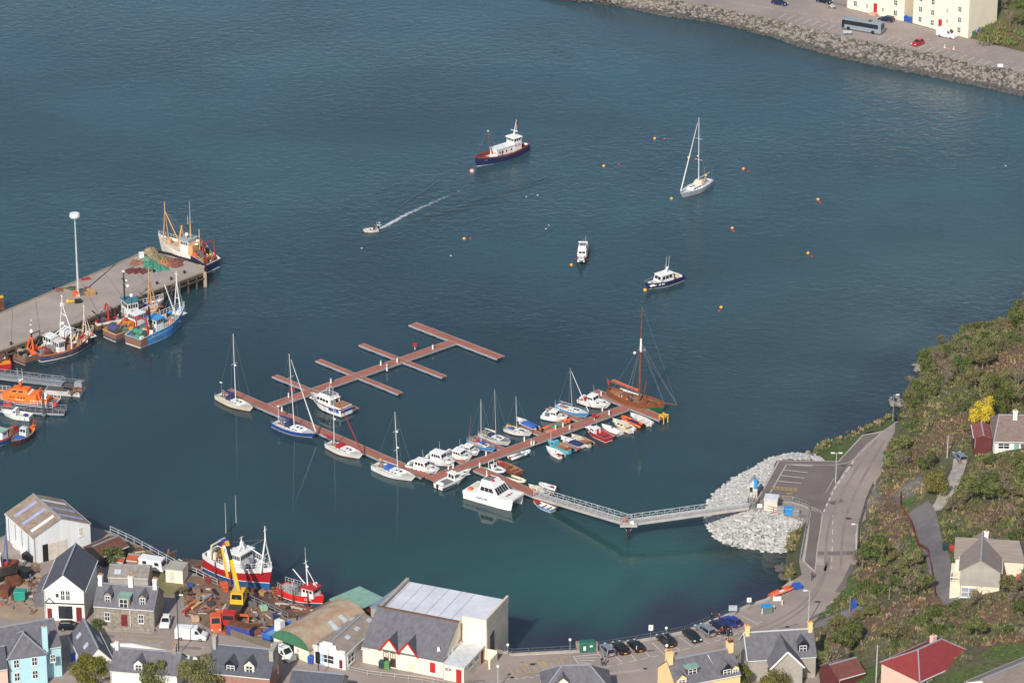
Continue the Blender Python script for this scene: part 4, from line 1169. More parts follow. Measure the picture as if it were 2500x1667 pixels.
MB().box(-L * .44, -L * .36, -1.8, -1.2, 1.8, 2.3, ORANGE, .1, .1, .1).box(-L * .3, -L * .24, 1.3, 2.0, 1.8, 2.4, RED, .1, .1, .1).build('deck_locker', t)
MB().box(L * .28, L * .33, -.3, .3, 2.14, 2.2, RED).box(L * .29, L * .32, -1, -.6, 2.14, 2.2, RUBB).box(L * .29, L * .32, .6, 1, 2.14, 2.2, RUBB).build('deck_emblem', t)
writing(t, 'SeaCraft', (-L * .1, -B / 2 - .02, 1.25), .75, M('blue_lettering', (70, 84, 176), .5), (math.pi / 2, 0, 0))
GREEN = M('green_paint', (24, 92, 60), .5, .15, .8)
t, L = vessel('wooden_cutter', 'old wooden sailing vessel with tall brown mast and green bow', 'sailing ship', 'D7', (135, 1085), (855, 1300), 1.9)
h = Hull(t, L, 4.6, 2.0, 1.6, 2.4, [(.15, BLKF), (-1.05, GREEN), (None, VARN)], TEAK, .6, .35, .45, 2.4, .05, cap=VARN, inner=VARN, tumble=.1, capw=.16)
MB().tube((h.x(.93), 0, 2.2), (h.x(1) + 3.0, 0, 2.75), .13, .08, 7, VARN).build('bowsprit', t)
mx = local(t, P('D7', 597, 1180, 1.6)).x
b, tp = mast_to(t, 'D7', mx, 1.2, 563, 35, VARN, .24, .1)
mid = b.lerp(tp, .56)
MB().tube(b.lerp(tp, .52) + Vector((0, 0, 0)), b.lerp(tp, .66), .26, .2, 7, WHITE).build('mast_band', t)
MB().bar(mid + Vector((0, -1.6, -.6)), mid + Vector((0, 1.6, -.6)), .1, .1, VARN).build('crosstree', t)
for y, z_ in ((-1.7, 0), (1.6, -.4)):
 MB().ball(mid + Vector((-.3, y, -.6 + z_)), .32, WHITE, 7, 5).build('radar_reflector', t)
rg = MB()
for e in ((h.x(1) + 2.9, 0, 2.75), (h.x(.98), 0, 2.4), (mx - 2, 2.1, 2), (mx - 2, -2.1, 2), (mx - 1, 2.2, 2), (mx - 1, -2.2, 2)):
 stay(rg, e, b.lerp(tp, .62), .025); stay(rg, e, b.lerp(tp, .56), .02)
stay(rg, (h.x(1) + 2.9, 0, 2.75), tp, .02); stay(rg, (h.x(.1), 0, 2.5), b.lerp(tp, .6), .03)
rg.build('rigging', t)
SAILC = M('tan_sail', (186, 96, 74), .85, .15, .8)
MB().tube((mx - .3, .1, 3.0), (h.x(.0) - .6, .1, 3.5), .13, .1, 7, VARN).build('boom', t)
MB().tube((mx - .3, .1, 3.3), (h.x(.06), .1, 3.85), .34, .22, 8, SAILC).tube((mx - 1, -.3, 3.7), (h.x(.1), -.3, 4.3), .14, .12, 6, SAILC).build('furled_sail', t)
MB().tube((mx + .9, 0, 1.2), (mx + 1.6, .1, 6.2), .13, .08, 6, VARN).build('spar', t)
for q, w_, hh, m_ in ((.2, .8, .6, TEAK), (.34, 1.0, .7, VARN), (.66, .7, .5, VARN), (.8, .5, .4, RUST)):
 Block(t, 'deckhouse', m_, h.x(q) - .8, h.x(q) + .6, -w_, w_, h.dz(q) - .1, h.dz(q) + hh, .1, .1, .1)
MB().box(h.x(.12), h.x(.5), 1.5, 1.95, h.dz(.3) + .5, h.dz(.3) + .8, WHITE).build('dinghy', t)
MB().tube((h.x(.02), 0, 2), (h.x(0) - .5, 0, 4.4), .04, .03, 5, VARN).build('flag_staff', t)
MB().add([(h.x(0) - .2, .02, 2.6), (h.x(0) - .48, .02, 4.2), (h.x(0) + .1, .1, 3.4), (h.x(0) + .1, .1, 2.4)], [(0, 1, 2, 3)], RED).build('ensign', t)
for q in (.26, .4):
 MB().ball((h.x(q), -1.4, h.dz(q) + .4), .35, ORANGE, 7, 5).build('buoy', t)
person('person in blue overalls standing on the pontoon by the wooden sailing vessel', P('B3', 1482, 640, PZ), 1.8, (36, 58, 140), (36, 58, 140), (220, 216, 205))
BUOYO = M('buoy_orange', (240, 168, 62), .5, .06, 1)
BUOYR = M('buoy_red', (214, 52, 60), .5, .06, 1)
t, L = vessel('passenger_boat', 'blue wooden passenger boat with white deckhouse lying off the marina', 'passenger boat', 'D8', (1650, 660), (200, 1110), 2.0)
DRED = M('deck_red', (150, 52, 42), .7, .12, .8)
h = Hull(t, L, 4.6, 2.2, 1.75, 2.7, [(.12, WHITE), (-.45, NAVY), (None, VARN)], DRED, .7, .42, .45, 2.4, .05, cap=DRED, inner=DRED, tumble=.1, capw=.22)
MB().box(h.x(.64), h.x(.84), -1.2, 1.2, h.dz(.7) + .01, h.dz(.7) + .05, DECKG).build('foredeck_boards', t)
zd = h.dz(.4)
q_f, q_b = .64, .3
cb = Block(t, 'deckhouse', WHITE, h.x(q_b), h.x(q_f), -1.25, 1.25, zd, zd + 2.0, .05, .05, .06)
for f in 'lr':
 for u in (.22, .5, .7) if f == 'r' else (.3, .5, .78): cb.put(f, u, u + .06, .45, .72, GLASS)
cb.put('l', .14, .2, .45, .72, GLASS); cb.put('l', .26, .31, .05, .75, ANTI, 'door')
MB().box(h.x(q_b) - .1, h.x(q_f) + .1, -1.35, 1.35, zd + 2, zd + 2.1, WHITE).build('roof', t)
wh = Block(t, 'wheelhouse', WHITE, h.x(q_b) - 2.1, h.x(q_b) + .5, -1.3, 1.3, zd, zd + 3.6, .1, .05, .1)
for f in 'lr': wh.row(f, 3, .06, .94, .78, .93, GLASS, .3)
wh.row('f', 4, .05, .95, .78, .93, GLASS, .25)
MB().box(h.x(q_b) - 2.3, h.x(q_b) + .7, -1.5, 1.5, zd + 3.6, zd + 3.85, WHITE, .3, .3, .3).build('wheelhouse_roof', t)
for u in (.3, .7):
 p = wh.pt('l', u, .5)
 MB().tube(p, p + Vector((0, .1, 0)), .32, .32, 9, RED).tube(p + Vector((0, .02, 0)), p + Vector((0, .12, 0)), .17, .17, 8, WHITE).build('lifebuoy', t)
for y in (-.5, .4):
 p = Vector((h.x(q_f) + .04, y, zd + 1.1))
 MB().tube(p, p + Vector((.1, 0, 0)), .34, .34, 9, RED).tube(p, p + Vector((.12, 0, 0)), .24, .24, 8, WHITE).build('lifebuoy', t)
x = h.x(q_b) - .9
MB().tube((x, 0, zd + 3.8), (x, 0, zd + 5.2), .2, .16, 7, WHITE).bar((x, -1.2, zd + 5.0), (x, 1.2, zd + 5.0), .12, .12, WHITE).tube((x, 0, zd + 5), (x - .7, 0, zd + 7.6), .09, .05, 5, WHITE).tube((x, .7, zd + 5), (x, .7, zd + 6.7), .06, .05, 5, WHITE).build('signal_mast', t)
MB().ball((x + .2, 1.0, zd + 5.2), .28, WHITE, 7, 5, .7).build('radar', t)
MB().add([(x - .4, -.3, zd + 5.7), (x - .7, -.3, zd + 7.3), (x - 1.3, -.2, zd + 6.6), (x - 1.0, -.2, zd + 5.4)], [(0, 1, 2, 3)], RED).build('flag', t)
mx = local(t, P('D8', 605, 960, 1.6)).x
b, tp = mast_to(t, 'D8', mx, zd, 577, 335, VARN, .12, .08)
MB().ball(tp, .2, WHITE, 7, 5).build('masthead_lamp', t)
rg = MB(); stay(rg, (h.x(.98), 0, 2.7), tp); stay(rg, (mx - .6, 2, 2), tp); stay(rg, (mx - .6, -2, 2), tp); stay(rg, (mx - 3, 1.2, zd + 2), tp); rg.build('rigging', t)
MB().box(h.x(.8), h.x(.8) + .9, .1, .9, zd, zd + .9, ORANGE, .1, .1, .1).build('deck_locker', t)
panel(t, 'name_board', [(h.x(.8), 1.55, h.sheer(.8) - .1), (h.x(.67), 2.05, h.sheer(.7) - .1), (h.x(.67), 1.95, h.sheer(.7) + .5), (h.x(.8), 1.45, h.sheer(.8) + .5)], WHITE)
MB().tube((h.x(.05), -1.2, h.dz(.1) + .7), (h.x(.05), 1.0, h.dz(.1) + .7), .32, .32, 8, WHITE).build('liferaft', t)
t, h, zd = cruiser('white pilot cutter style launch with navy hull and orange mooring buoy at its bow', 'C1', (497, 1222), (222, 1312), 3.4, hullm=NAVY, stripe=WHITE, low=ANTI, cab=(.28, .66), ch=1.7, fb=1.9, fm=1.35, fs=1.2, z=1.4, bulw=.35, nwin=3, trunk=True)
MB().tube((h.x(.42), 0, zd + 1.7), (h.x(.36), 0, zd + 3.0), .3, .2, 6, WHITE).tube((h.x(.36), .3, zd + 2.6), (h.x(.35), .3, zd + 5.6), .035, .025, 4, WHITE).tube((h.x(.38), -.3, zd + 2.6), (h.x(.37), -.3, zd + 5.2), .035, .025, 4, WHITE).build('signal_mast', t)
MB().box(h.x(.1), h.x(.2), -.9, .9, zd, zd + .8, CREAM, .1, .1, .1).build('deck_locker', t)
MB().ball((h.x(.24), .9, zd + .4), .25, RED, 7, 5).build('buoy', t)
for q in (.6, .68, .78): MB().box(h.x(q) - .3, h.x(q) + .3, h.hb(q) * .98, h.hb(q) * 1.04 + .04, .95, 1.2, WHITE).build('hull_marking', t)
for s_ in (1, -1): pass
t, h, zd = cruiser('small white cruiser with black sides seen bow on, with red fenders', 'O', (1342, 560), (1333, 607), 2.7, hullm=BLACK, stripe=WHITE, cab=(.3, .62), ch=1.2, z=1.0, fly=True)
MB().box(h.x(.3), h.x(.34), -1, 1, zd + 1.9, zd + 2.1, WHITE).tube((h.x(.32), .6, zd + 1.9), (h.x(.32), .6, zd + 3.6), .03, .02, 4, WHITE).build('arch', t)
for s_ in (1, -1): MB().ball((h.x(.7), s_ * 1.25, .7), .2, RED, 6, 5).build('fender', t)
big = small = None
def buoy(c, x, y, r=.42, m=None, label=None, rod=False):
 t = T('mooring_buoy', label, 'buoy', P(c, x, y, 0), rnd.uniform(0, 6), 'orange mooring buoys' if m is BUOYO else 'small red pick-up buoys')
 MB().ball((0, 0, r * .35), r, m, 9, 6, .85).build('float', t, smooth=True)
 MB().tube((0, 0, r), (0, 0, r * 1.5), .06, .06, 5, STEEL).build('ring', t)
 return t
LO, LR = 'orange mooring buoy floating in the open harbour', 'small red pick-up buoy floating beside an orange buoy'
b1 = b2 = None
for c, x, y in (('C1', 303, 214), ('C1', 558, 357), ('C1', 969, 442), ('C1', 1529, 671), ('C1', 885, 886), ('C1', 1454, 1074), ('C1', 801, 1480), ('C1', 429, 665), ('B8', 2258, 495), ('B8', 1026, 1136), ('B8', 1972, 1368)):
 p = P(c, x, y, 0)
 if b1 is None: b1 = buoy(c, x, y, .38, BUOYO, LO)
 else: dup(b1, p)
for c, x, y in (('C1', 375, 217), ('C1', 610, 370), ('C1', 1006, 459), ('C1', 1543, 690), ('C1', 896, 907), ('C1', 1482, 1096), ('C1', 785, 1507), ('C1', 33, 408), ('B8', 1078, 1133)):
 p = P(c, x, y, 0)
 if b2 is None: b2 = buoy(c, x, y, .23, BUOYR, LR)
 else: dup(b2, p)
t = buoy('C1', 231, 1352, .45, BUOYO, 'orange mooring buoy touching the bow of the navy launch')
t = buoy('D8', 140, 1455, .6, BUOYO, 'pink and white pair of buoys at the bow of the blue passenger boat')
for o in t.children:
 o.data.materials[0] = M('pink_buoy', (236, 170, 164), .5)
t['group'] = 'small red pick-up buoys'
gull = None
for c, x, y in (('B8', 1575, 768), ('B8', 1673, 750), ('B8', 1774, 1017), ('B8', 1745, 1048), ('B8', 907, 1285), ('B8', 118, 1218), ('O', 2310, 382)):
 p = P(c, x, y, 0)
 if gull is None:
  gull = tag(MB().loft([[(-.28, -.02, .16), (-.28, .02, .16), (-.28, 0, .2)], [(-.05, -.12, .04), (-.05, .12, .04), (-.05, 0, .2)], [(.14, -.08, .06), (.14, .08, .06), (.14, 0, .2)], [(.2, -.04, .2), (.2, .04, .2), (.2, 0, .3)], [(.26, -.05, .26), (.26, .05, .26), (.26, 0, .34)], [(.36, -.01, .27), (.36, .01, .27), (.36, 0, .29)]], WHITE).build('gull'), 'white gull resting on the open water', 'gull', 'gulls on the water')
  gull.location = p; gull.rotation_euler = (0, 0, 2)
 else:
  g = gull.copy(); COL.objects.link(g); g.location = p; g.rotation_euler = (0, 0, rnd.uniform(0, 6)); g.scale = (.75,) * 3
t, h, zd = open_boat('small grey open boat speeding across the harbour with one person aboard', 'B8', (262, 1042), (128, 1058), 1.9, hullm=M('grey_launch', (206, 202, 194), .5), inner=DECKG, ob=BLACK, seats=2)
a_ = t.rotation_euler.z
person('person in dark jacket steering the small speeding open boat', t.location + Vector((math.cos(a_) * -1.1, math.sin(a_) * -1.1, .35)), a_, (34, 32, 40), (30, 30, 36), pose='sit')
FOAM = bpy.data.materials.new('foam')
FOAM.use_nodes = True
n_, l_ = FOAM.node_tree.nodes, FOAM.node_tree.links
bs = n_['Principled BSDF']; bs.inputs['Base Color'].default_value = (.75, .8, .8, 1); bs.inputs['Roughness'].default_value = .8
tc_ = n_.new('ShaderNodeTexCoord'); ns_ = n_.new('ShaderNodeTexNoise'); ns_.inputs['Scale'].default_value = 1.1; ns_.inputs['Detail'].default_value = 5
l_.new(tc_.outputs['Object'], ns_.inputs['Vector'])
at_ = n_.new('ShaderNodeAttribute'); at_.attribute_name = 'froth'
ad_ = n_.new('ShaderNodeMath'); ad_.operation = 'ADD'; l_.new(ns_.outputs['Fac'], ad_.inputs[0]); l_.new(at_.outputs['Fac'], ad_.inputs[1])
mr_ = n_.new('ShaderNodeMapRange'); mr_.inputs['From Min'].default_value, mr_.inputs['From Max'].default_value = .72, 1.35
l_.new(ad_.outputs[0], mr_.inputs['Value']); l_.new(mr_.outputs['Result'], bs.inputs['Alpha'])
def foam_strip(pts, ws, fr, name):
 vs, fs, at = [], [], []
 for i, (p, w_, f_) in enumerate(zip(pts, ws, fr)):
  d = (pts[min(i + 1, len(pts) - 1)] - pts[max(i - 1, 0)]).normalized()
  s_ = Vector((-d.y, d.x, 0))
  for k in range(5):
   u = (k - 2) / 2
   v = p + s_ * w_ * u
   vs.append((v.x, v.y, .03 + .05 * (1 - abs(u)) * f_)); at.append(f_ * (1 - u * u))
 for i in range(len(pts) - 1):
  for k in range(4):
   fs.append((i * 5 + k, i * 5 + k + 1, (i + 1) * 5 + k + 1, (i + 1) * 5 + k))
 mb = MB().add(vs, fs, FOAM)
 o = mb.build(name)
 if o.data.polygons[0].normal.z < 0: o.data.flip_normals()
 ca = o.data.color_attributes.new('froth', 'FLOAT_COLOR', 'POINT')
 for k, f_ in enumerate(at): ca.data[k].color = (f_, f_, f_, 1)
 return tag(o, kind='stuff')
wl = smooth_line([P('B8', 255, 1050), P('B8', 330, 1020), P('B8', 430, 965), P('B8', 540, 905), P('B8', 660, 855), P('B8', 800, 790), P('B8', 960, 720), P('B8', 1150, 655)], 5)
n = len(wl)
foam_strip(wl, [.4 + .55 * min(1, i / 8) for i in range(n)], [.8 * (1 - (i / n)) ** .8 for i in range(n)], 'wake_foam')
wl = smooth_line([P('B8', 240, 1062), P('B8', 330, 1030), P('B8', 420, 1015), P('B8', 500, 1002)], 5)
foam_strip(wl, [.35] * len(wl), [.75 * (1 - i / len(wl)) for i in range(len(wl))], 'wake_foam')
mb = MB()
rg_ = random.Random(2)
for k in range(40):
 p = P('B8', 268 + rg_.uniform(-8, 8), 1035, 0) + Vector((rg_.uniform(-.4, .4), rg_.uniform(-.4, .4), rg_.uniform(0, 1.3)))
 mb.ball(p, rg_.uniform(.03, .1), WHITE, 5, 4)
tag(mb.build('spray'), kind='stuff')
mb = MB()
def ridge(pts, w_, hh):
 L_ = smooth_line(pts, 5)
 secs = []
 for i, p in enumerate(L_):
  d = (L_[min(i + 1, len(L_) - 1)] - L_[max(i - 1, 0)]).normalized(); s_ = Vector((-d.y, d.x, 0))
  e = math.sin(math.pi * i / (len(L_) - 1)) if 0 < i < len(L_) - 1 else 0
  secs.append([p + s_ * w_ * .6 * (.2 + .8 * e) * u + Vector((0, 0, .003 + hh * .6 * e * (.5 + .5 * math.cos(math.pi * u)))) for u in (-1, -.5, 0, .5, 1)])
 mb.loft(secs, WAKEW, cap=False, closed=False)
for pts, w_, hh in (([(520, 985), (620, 972), (740, 962)], 1.0, .28), ([(640, 940), (760, 925), (910, 905)], 1.2, .3), ([(820, 895), (950, 880), (1100, 868)], 1.3, .3), ([(960, 850), (1100, 830), (1250, 818), (1400, 812)], 1.2, .28),
     ([(1040, 818), (1200, 780), (1450, 760)], 1.2, .28), ([(1250, 750), (1400, 715), (1600, 670), (1800, 600)], 1.1, .24), ([(1450, 700), (1620, 640), (1830, 560)], 1.0, .2),
     ([(400, 900), (560, 780), (700, 690)], .9, .16), ([(640, 740), (760, 650), (830, 600)], .8, .14), ([(960, 590), (1080, 625), (1200, 632), (1350, 600)], .8, .14), ([(200, 1105), (330, 1060), (440, 1025)], .7, .16)):
 ridge([P('B8', x, y) for x, y in pts], w_, hh)
o = mb.build('wake_ripples', smooth=True)
ca = o.data.color_attributes.new('water_tint', 'FLOAT_COLOR', 'POINT')
for k in range(len(o.data.vertices)): ca.data[k].color = (.030, .062, .076, 1)
if sum(p.normal.z for p in o.data.polygons) < 0: o.data.flip_normals()
tag(o, kind='stuff')
PZT = 3.3
PIERC = M('pier_concrete', (160, 148, 138), .9, .09, .22)
TIMB = M('wet_timber', (92, 78, 64), .9, .25, .8)
outline = pp('A1', [(-500, 1290), (0, 1062), (480, 862), (1000, 642), (1340, 492), (1560, 540), (1850, 632), (1868, 690), (1400, 862), (740, 1140), (60, 1390), (-500, 1600)], PZT)
c0 = outline[0]
t = T('fishing_pier', 'broad concrete fishing pier on timber piles with a tall floodlight', 'pier', (0, 0, 0))
MB().prism([(p.x, p.y) for p in outline], PZT - .7, PZT, TIMB, PIERC).build('deck_slab', t)
mb = MB()
for a, b in zip(outline[:4], outline[1:5]): mb.bar(a + Vector((.1, -.15, .1)), b + Vector((.1, -.15, .1)), .3, .25, M('kerb_timber', (158, 140, 120), .9))
for a, b in zip(outline[7:11], outline[8:12]): mb.bar(a + Vector((-.1, .2, .1)), b + Vector((-.1, .2, .1)), .3, .25, M('kerb_timber', (158, 140, 120), .9))
mb.build('kerb', t)
mb = MB()
for a, b in zip(outline[7:11], outline[8:12]): mb.bar(a + Vector((0, -.1, -1.3)), b + Vector((0, -.1, -1.3)), .25, .3, TIMB)
mb.build('waling', t)
pl = []
near = outline[7:12]
for a, b in zip(near, near[1:]):
 n = max(1, int((b - a).length / 2.3))
 for k in range(n): pl.append(a.lerp(b, k / n))
pl += [outline[6].lerp(outline[7], .5), outline[5].lerp(outline[6], .75)]
for p in pl[:34]:
 MB().tube((p.x, p.y + .1, -3), (p.x, p.y + .1, PZT - .1), .2, .2, 7, TIMB).build('pile', t)
for p in [outline[5].lerp(outline[6], q) for q in (.9, 1)] + [outline[7]]:
 MB().box(p.x - .35, p.x + .35, p.y - .35, p.y + .1, -.5, PZT + .1, M('pale_timber', (170, 152, 130), .9)).build('fender_timber', t)
MB().prism([(p.x * .995, p.y * 1.004) for p in outline], -2.5, PZT - .72, M('dark_substructure', (30, 28, 26), .95)).build('substructure', t)  # solid near-black block stands in for the shade under the deck
mb = MB()
for k in range(1, 9):
 a, b = outline[0].lerp(outline[4], k / 9 + .1), outline[11].lerp(outline[7], k / 9 + .02)
 mb.ribbon([a, b], .12, PZT + .004, M('joint_seal', (120, 108, 100), .9))
mb.build('slab_joint', t)
fm = P('A1', 715, 905, PZT)
t = T('floodlight_mast', 'tall slender floodlight mast with a white drum head on the fishing pier', 'lamp post', fm)
MB().tube((0, 0, 0), (0, 0, 18.3), .26, .12, 9, M('mast_grey', (190, 192, 192), .5)).build('pole', t)
MB().tube((0, 0, 18.0), (0, 0, 18.35), 1.0, 1.15, 14, WHITE).tube((0, 0, 18.35), (0, 0, 18.9), 1.15, 1.0, 14, WHITE).build('lamp_ring', t, smooth=False)
MB().box(-.5, .5, -.5, .5, 0, .5, CONC, .1, .1, .1).build('base', t)
def net(label, c, x, y, rx, ry, m, hgt=.7, seed=1, z=PZT):
 """a heap of trawl net with folds"""
 rg = random.Random(seed)
 vs, fs, n = [], [], 22
 p = P(c, x, y, z)
 for i in range(9):
  r = i / 8
  for j in range(n):
   a = 2 * math.pi * j / n
   w_ = 1 + .22 * math.sin(3 * a + seed) + .12 * math.sin(5 * a + 2 * seed)
   zz = hgt * (1 - r * r) * (1 + rg.uniform(-.35, .35)) + rg.uniform(0, .12) * (1 - r)
   vs.append((rx * r * w_ * math.cos(a), ry * r * w_ * math.sin(a), max(.01, zz)))
 for i in range(8):
  for j in range(n):
   fs.append((i * n + j, (i + 1) * n + j, (i + 1) * n + (j + 1) % n, i * n + (j + 1) % n))
 o = MB().add(vs, fs, m).build('fishing_net')
 o.location = p
 return tag(o, label, 'fishing net', 'nets heaped at the pier end')
def netm(n, c): return mat(n, lin(c), .95, .35, 3.5, bump=.15, scale2=9)
NETG, NETO, NETB, NETT = netm('green_net', (70, 142, 116)), netm('orange_net', (182, 122, 84)), netm('brown_net', (128, 82, 70)), netm('tan_net', (158, 140, 110))
net('bright green trawl net heaped in the middle of the pier end', 'A1', 1375, 625, 1.9, 2.6, NETG, .8, 1)
net('green trawl net heaped nearer the pier edge', 'A1', 1465, 655, 1.6, 2.0, NETG, .6, 2)
net('pale green net heap beside the bright green one', 'A1', 1330, 580, 1.5, 1.8, netm('pale_green_net', (122, 158, 130)), .6, 3)
net('orange brown net heap between the green nets and the white trawler', 'A1', 1490, 610, 2.0, 2.4, NETO, .7, 4)
net('dull brown net heap nearest to the white trawler', 'A1', 1595, 605, 2.2, 2.6, NETB, .7, 5)
net('tan net heap at the outer edge of the pier', 'A1', 1375, 512, 1.4, 1.7, NETT, 1.1, 6)
net('olive net heap behind the bright green one', 'A1', 1440, 555, 1.6, 1.7, netm('olive_net', (132, 122, 92)), .7, 7)
net('thin brown net spread beside the stacked steel bars', 'A1', 1250, 605, 1.9, 1.8, netm('red_brown_net', (150, 104, 86)), .35, 8)
net('mossy net heap close to the trawler gangway', 'A1', 1535, 572, 1.4, 1.3, netm('moss_net', (120, 112, 88)), .35, 9)
bar0 = None
for k in range(9):
 p = P('A1', 1175 + k * 20, 668 + (k % 3) * 12, PZT)
 if bar0 is None:
  bar0 = tag(MB().bar((-1.3, 0, .14), (1.3, 0, .14), .3, .26, M('red_oxide', (118, 58, 54), .85)).box(-1.4, -1.2, -.3, .3, 0, .4, M('red_oxide', (118, 58, 54), .85)).build('steel_bar'), 'rusty red steel bar lying in the row beside the nets', 'steel bar', 'rusty bars laid out on the pier')
  bar0.location = p; bar0.rotation_euler = (0, 0, .75)
 else:
  o = bar0.copy(); COL.objects.link(o); o.location = p + Vector((0, 0, 0)); o.rotation_euler = (0, 0, .75 + rnd.uniform(-.1, .1))
PAL = mat('pallet_wood', lin((184, 146, 100)), .9, .2, 1.5)
p = P('A1', 810, 890, PZT)
for k in range(4):
 t = T('pallet', ('lowest', 'second lowest', 'second highest', 'topmost')[k] + ' wooden pallet of the stack beside the floodlight mast', 'pallet', p + Vector((0, 0, k * .24)), .5, 'pallets stacked by the floodlight mast')
 mb = MB()
 for j in range(6): mb.box(-1.1, 1.1, -1.2 + j * .41, -1.2 + j * .41 + .3, .15, .19, PAL)
 mb.build('top_boards', t)
 MB().box(-1.1, 1.1, -1.2, -1.05, 0, .148, PAL).box(-1.1, 1.1, -.07, .07, 0, .148, PAL).box(-1.1, 1.1, .95, 1.1, 0, .148, PAL).build('runner', t)
def crate(name, label, cat, c, x, y, z, sx, sy, sz, m, rz=.3, lid=None, group=None):
 t = T(name, label, cat, P(c, x, y, z), rz, group)
 MB().box(-sx / 2, sx / 2, -sy / 2, sy / 2, 0, sz, m, .04, .04, .04).build('body', t)
 MB().box(-sx / 2 - .03, sx / 2 + .03, -sy / 2 - .03, sy / 2 + .03, sz, sz + .08, lid or m).build('rim', t)
 return t
crate('fish_box', 'orange fish box beside the foot of the floodlight mast', 'box', 'A1', 690, 905, PZT, 1.1, .9, 1.1, ORANGE)
crate('fish_box', 'red fish box on top of the floodlight side clutter', 'box', 'A1', 795, 850, PZT, .9, .7, .5, RED)
crate('fish_box', 'small black bin in front of the floodlight mast', 'bin', 'A1', 712, 965, PZT, 1.4, 1.0, .6, BLACK)
crate('gear_box', 'grey gear box between the mast and the pallets', 'box', 'A1', 755, 890, PZT, 1.4, 1.4, 1.0, M('grey_gear', (92, 88, 86), .8))
crate('fish_box', 'flat red pallet box near the outer pier edge', 'box', 'A1', 782, 755, PZT, 1.9, 1.0, .15, RED)
tag(MB().tube((0, 0, .25), (2.2, .3, .3), .3, .05, 7, YELLOW).ball((0, 0, .35), .45, YELLOW, 8, 5).build('marker_float'), 'yellow marker float lying on the pier before the mast', 'float').location = P('A1', 620, 965, PZT)
net('small dark green net on the outer edge of the pier', 'A1', 645, 838, 1.3, 1.0, netm('dark_green_net', (70, 92, 76)), .4, 11)
net('brown coil of rope on the outer edge of the pier', 'A1', 545, 852, 1.4, 1.0, NETB, .3, 12)
net('pale rope heap between the green net and the brown coil', 'A1', 600, 855, .8, .6, NETT, .3, 13)
bl = None
for c, x, y in (('A1', 1288, 550), ('A1', 490, 850), ('A1', 1400, 690), ('A1', 1560, 760), ('A1', 1680, 700), ('A1', 1430, 800), ('A1', 100, 1350)):
 if bl is None:
  bl = tag(MB().tube((0, 0, 0), (0, 0, .5), .2, .18, 8, BLACK).tube((0, 0, .5), (0, 0, .62), .3, .3, 8, BLACK).build('mooring_bollard'), 'black mooring bollard on the pier edge', 'bollard', 'mooring bollards of the pier')
  bl.location = P(c, x, y, PZT)
 else:
  o = bl.copy(); COL.objects.link(o); o.location = P(c, x, y, PZT)
crate('drum', 'white drum at the outer corner of the pier', 'drum', 'A1', 1290, 555, PZT, 1.0, 1.0, 1.1, WHITE)
def aframe(t, x, w, z0, z1, lean, m, name='gantry', r=.14, topw=None, beams=(1.,)):
 mb = MB()
 tw = w if topw is None else topw
 for s in (1, -1): mb.tube((x, s * w, z0), (x + lean, s * tw, z1), r, r * .8, 6, m)
 for q in beams:
  ww = w + (tw - w) * q
  mb.tube((x + lean * q, -ww, z0 + (z1 - z0) * q), (x + lean * q, ww, z0 + (z1 - z0) * q), r * .85, r * .85, 6, m)
 return mb.build(name, t)
def tripod(t, x, z0, z1, w, back, m, name='foremast', r=.12, pole=1.5):
 if name == 'foremast':
  rg = MB()
  for a in ((x - 5.5, 1.0, z0 + 2.5), (x - 5.5, -1.0, z0 + 2.5), (x - 7.5, 0, z0 + 3.5), (x + 1.6, 0, z0 + .8), (x - .8, 2.2, z0 + .5), (x - .8, -2.2, z0 + .5)): rg.tube((x, 0, z1), a, .025, .025, 4, WIRE)
  rg.build('rigging', t)
 """mast of two splayed legs and a back stay with a pole on top"""
 mb = MB()
 for s in (1, -1): mb.tube((x, s * w, z0), (x, 0, z1), r, r * .8, 6, m)
 mb.tube((x + back, 0, z0), (x, 0, z1), r * .9, r * .7, 6, m)
 mb.tube((x, 0, z1 - .1), (x, 0, z1 + pole), r, r * .5, 6, m)
 mb.bar((x, -.5, z1 + pole * .7), (x, .5, z1 + pole * .7), .08, .08, m)
 mb.bar((x, -w * .5, (z0 + z1) / 2), (x, w * .5, (z0 + z1) / 2), .1, .1, m)
 return mb.build(name, t)
def drum(t, x, y, z, r, w, m, flange=None):
 mb = MB().tube((x, y - w, z), (x, y + w, z), r * .85, r * .85, 12, m)
 for s in (1, -1): mb.tube((x, y + s * w, z), (x, y + s * (w + .1), z), r * 1.15, r * 1.15, 12, flange or M('winch_grey', (90, 92, 94), .6))
 return mb.build('net_drum', t)
def clutter(t, h, q0, q1, n, seed, z=0., cols=None):
 """fish boxes, floats and coils on a deck, each its own part"""
 rg = random.Random(seed)
 cols = cols or [ORANGE, RED, BLUE, RUST, STEEL, WHITE, TEAK, NETG, YELLOW, BLACK, NETO]
 for k in range(n):
  q = rg.uniform(q0, q1); y = rg.uniform(-.75, .75) * h.hb(q)
  x, zz = h.x(q), h.dz(q) + z
  m = rg.choice(cols)
  kind = rg.random()
  s_ = rg.uniform(.3, .85)
  if kind < .5: MB().box(x - s_, x + s_, y - s_ * .6, y + s_ * .6, zz, zz + rg.uniform(.4, 1.5), m, .05, .05, .05).build('fish_box', t)
  elif kind < .8: MB().ball((x, y, zz + .45), s_ * .9, m, 7, 5, .7, .2, rg).build('net_bundle', t)
  else: MB().tube((x - s_, y, zz + .3), (x + s_ * rg.uniform(-1, 2), y + rg.uniform(-.8, .8), zz + rg.uniform(.6, 3.2)), .09, .07, 5, m).build('pipe', t)
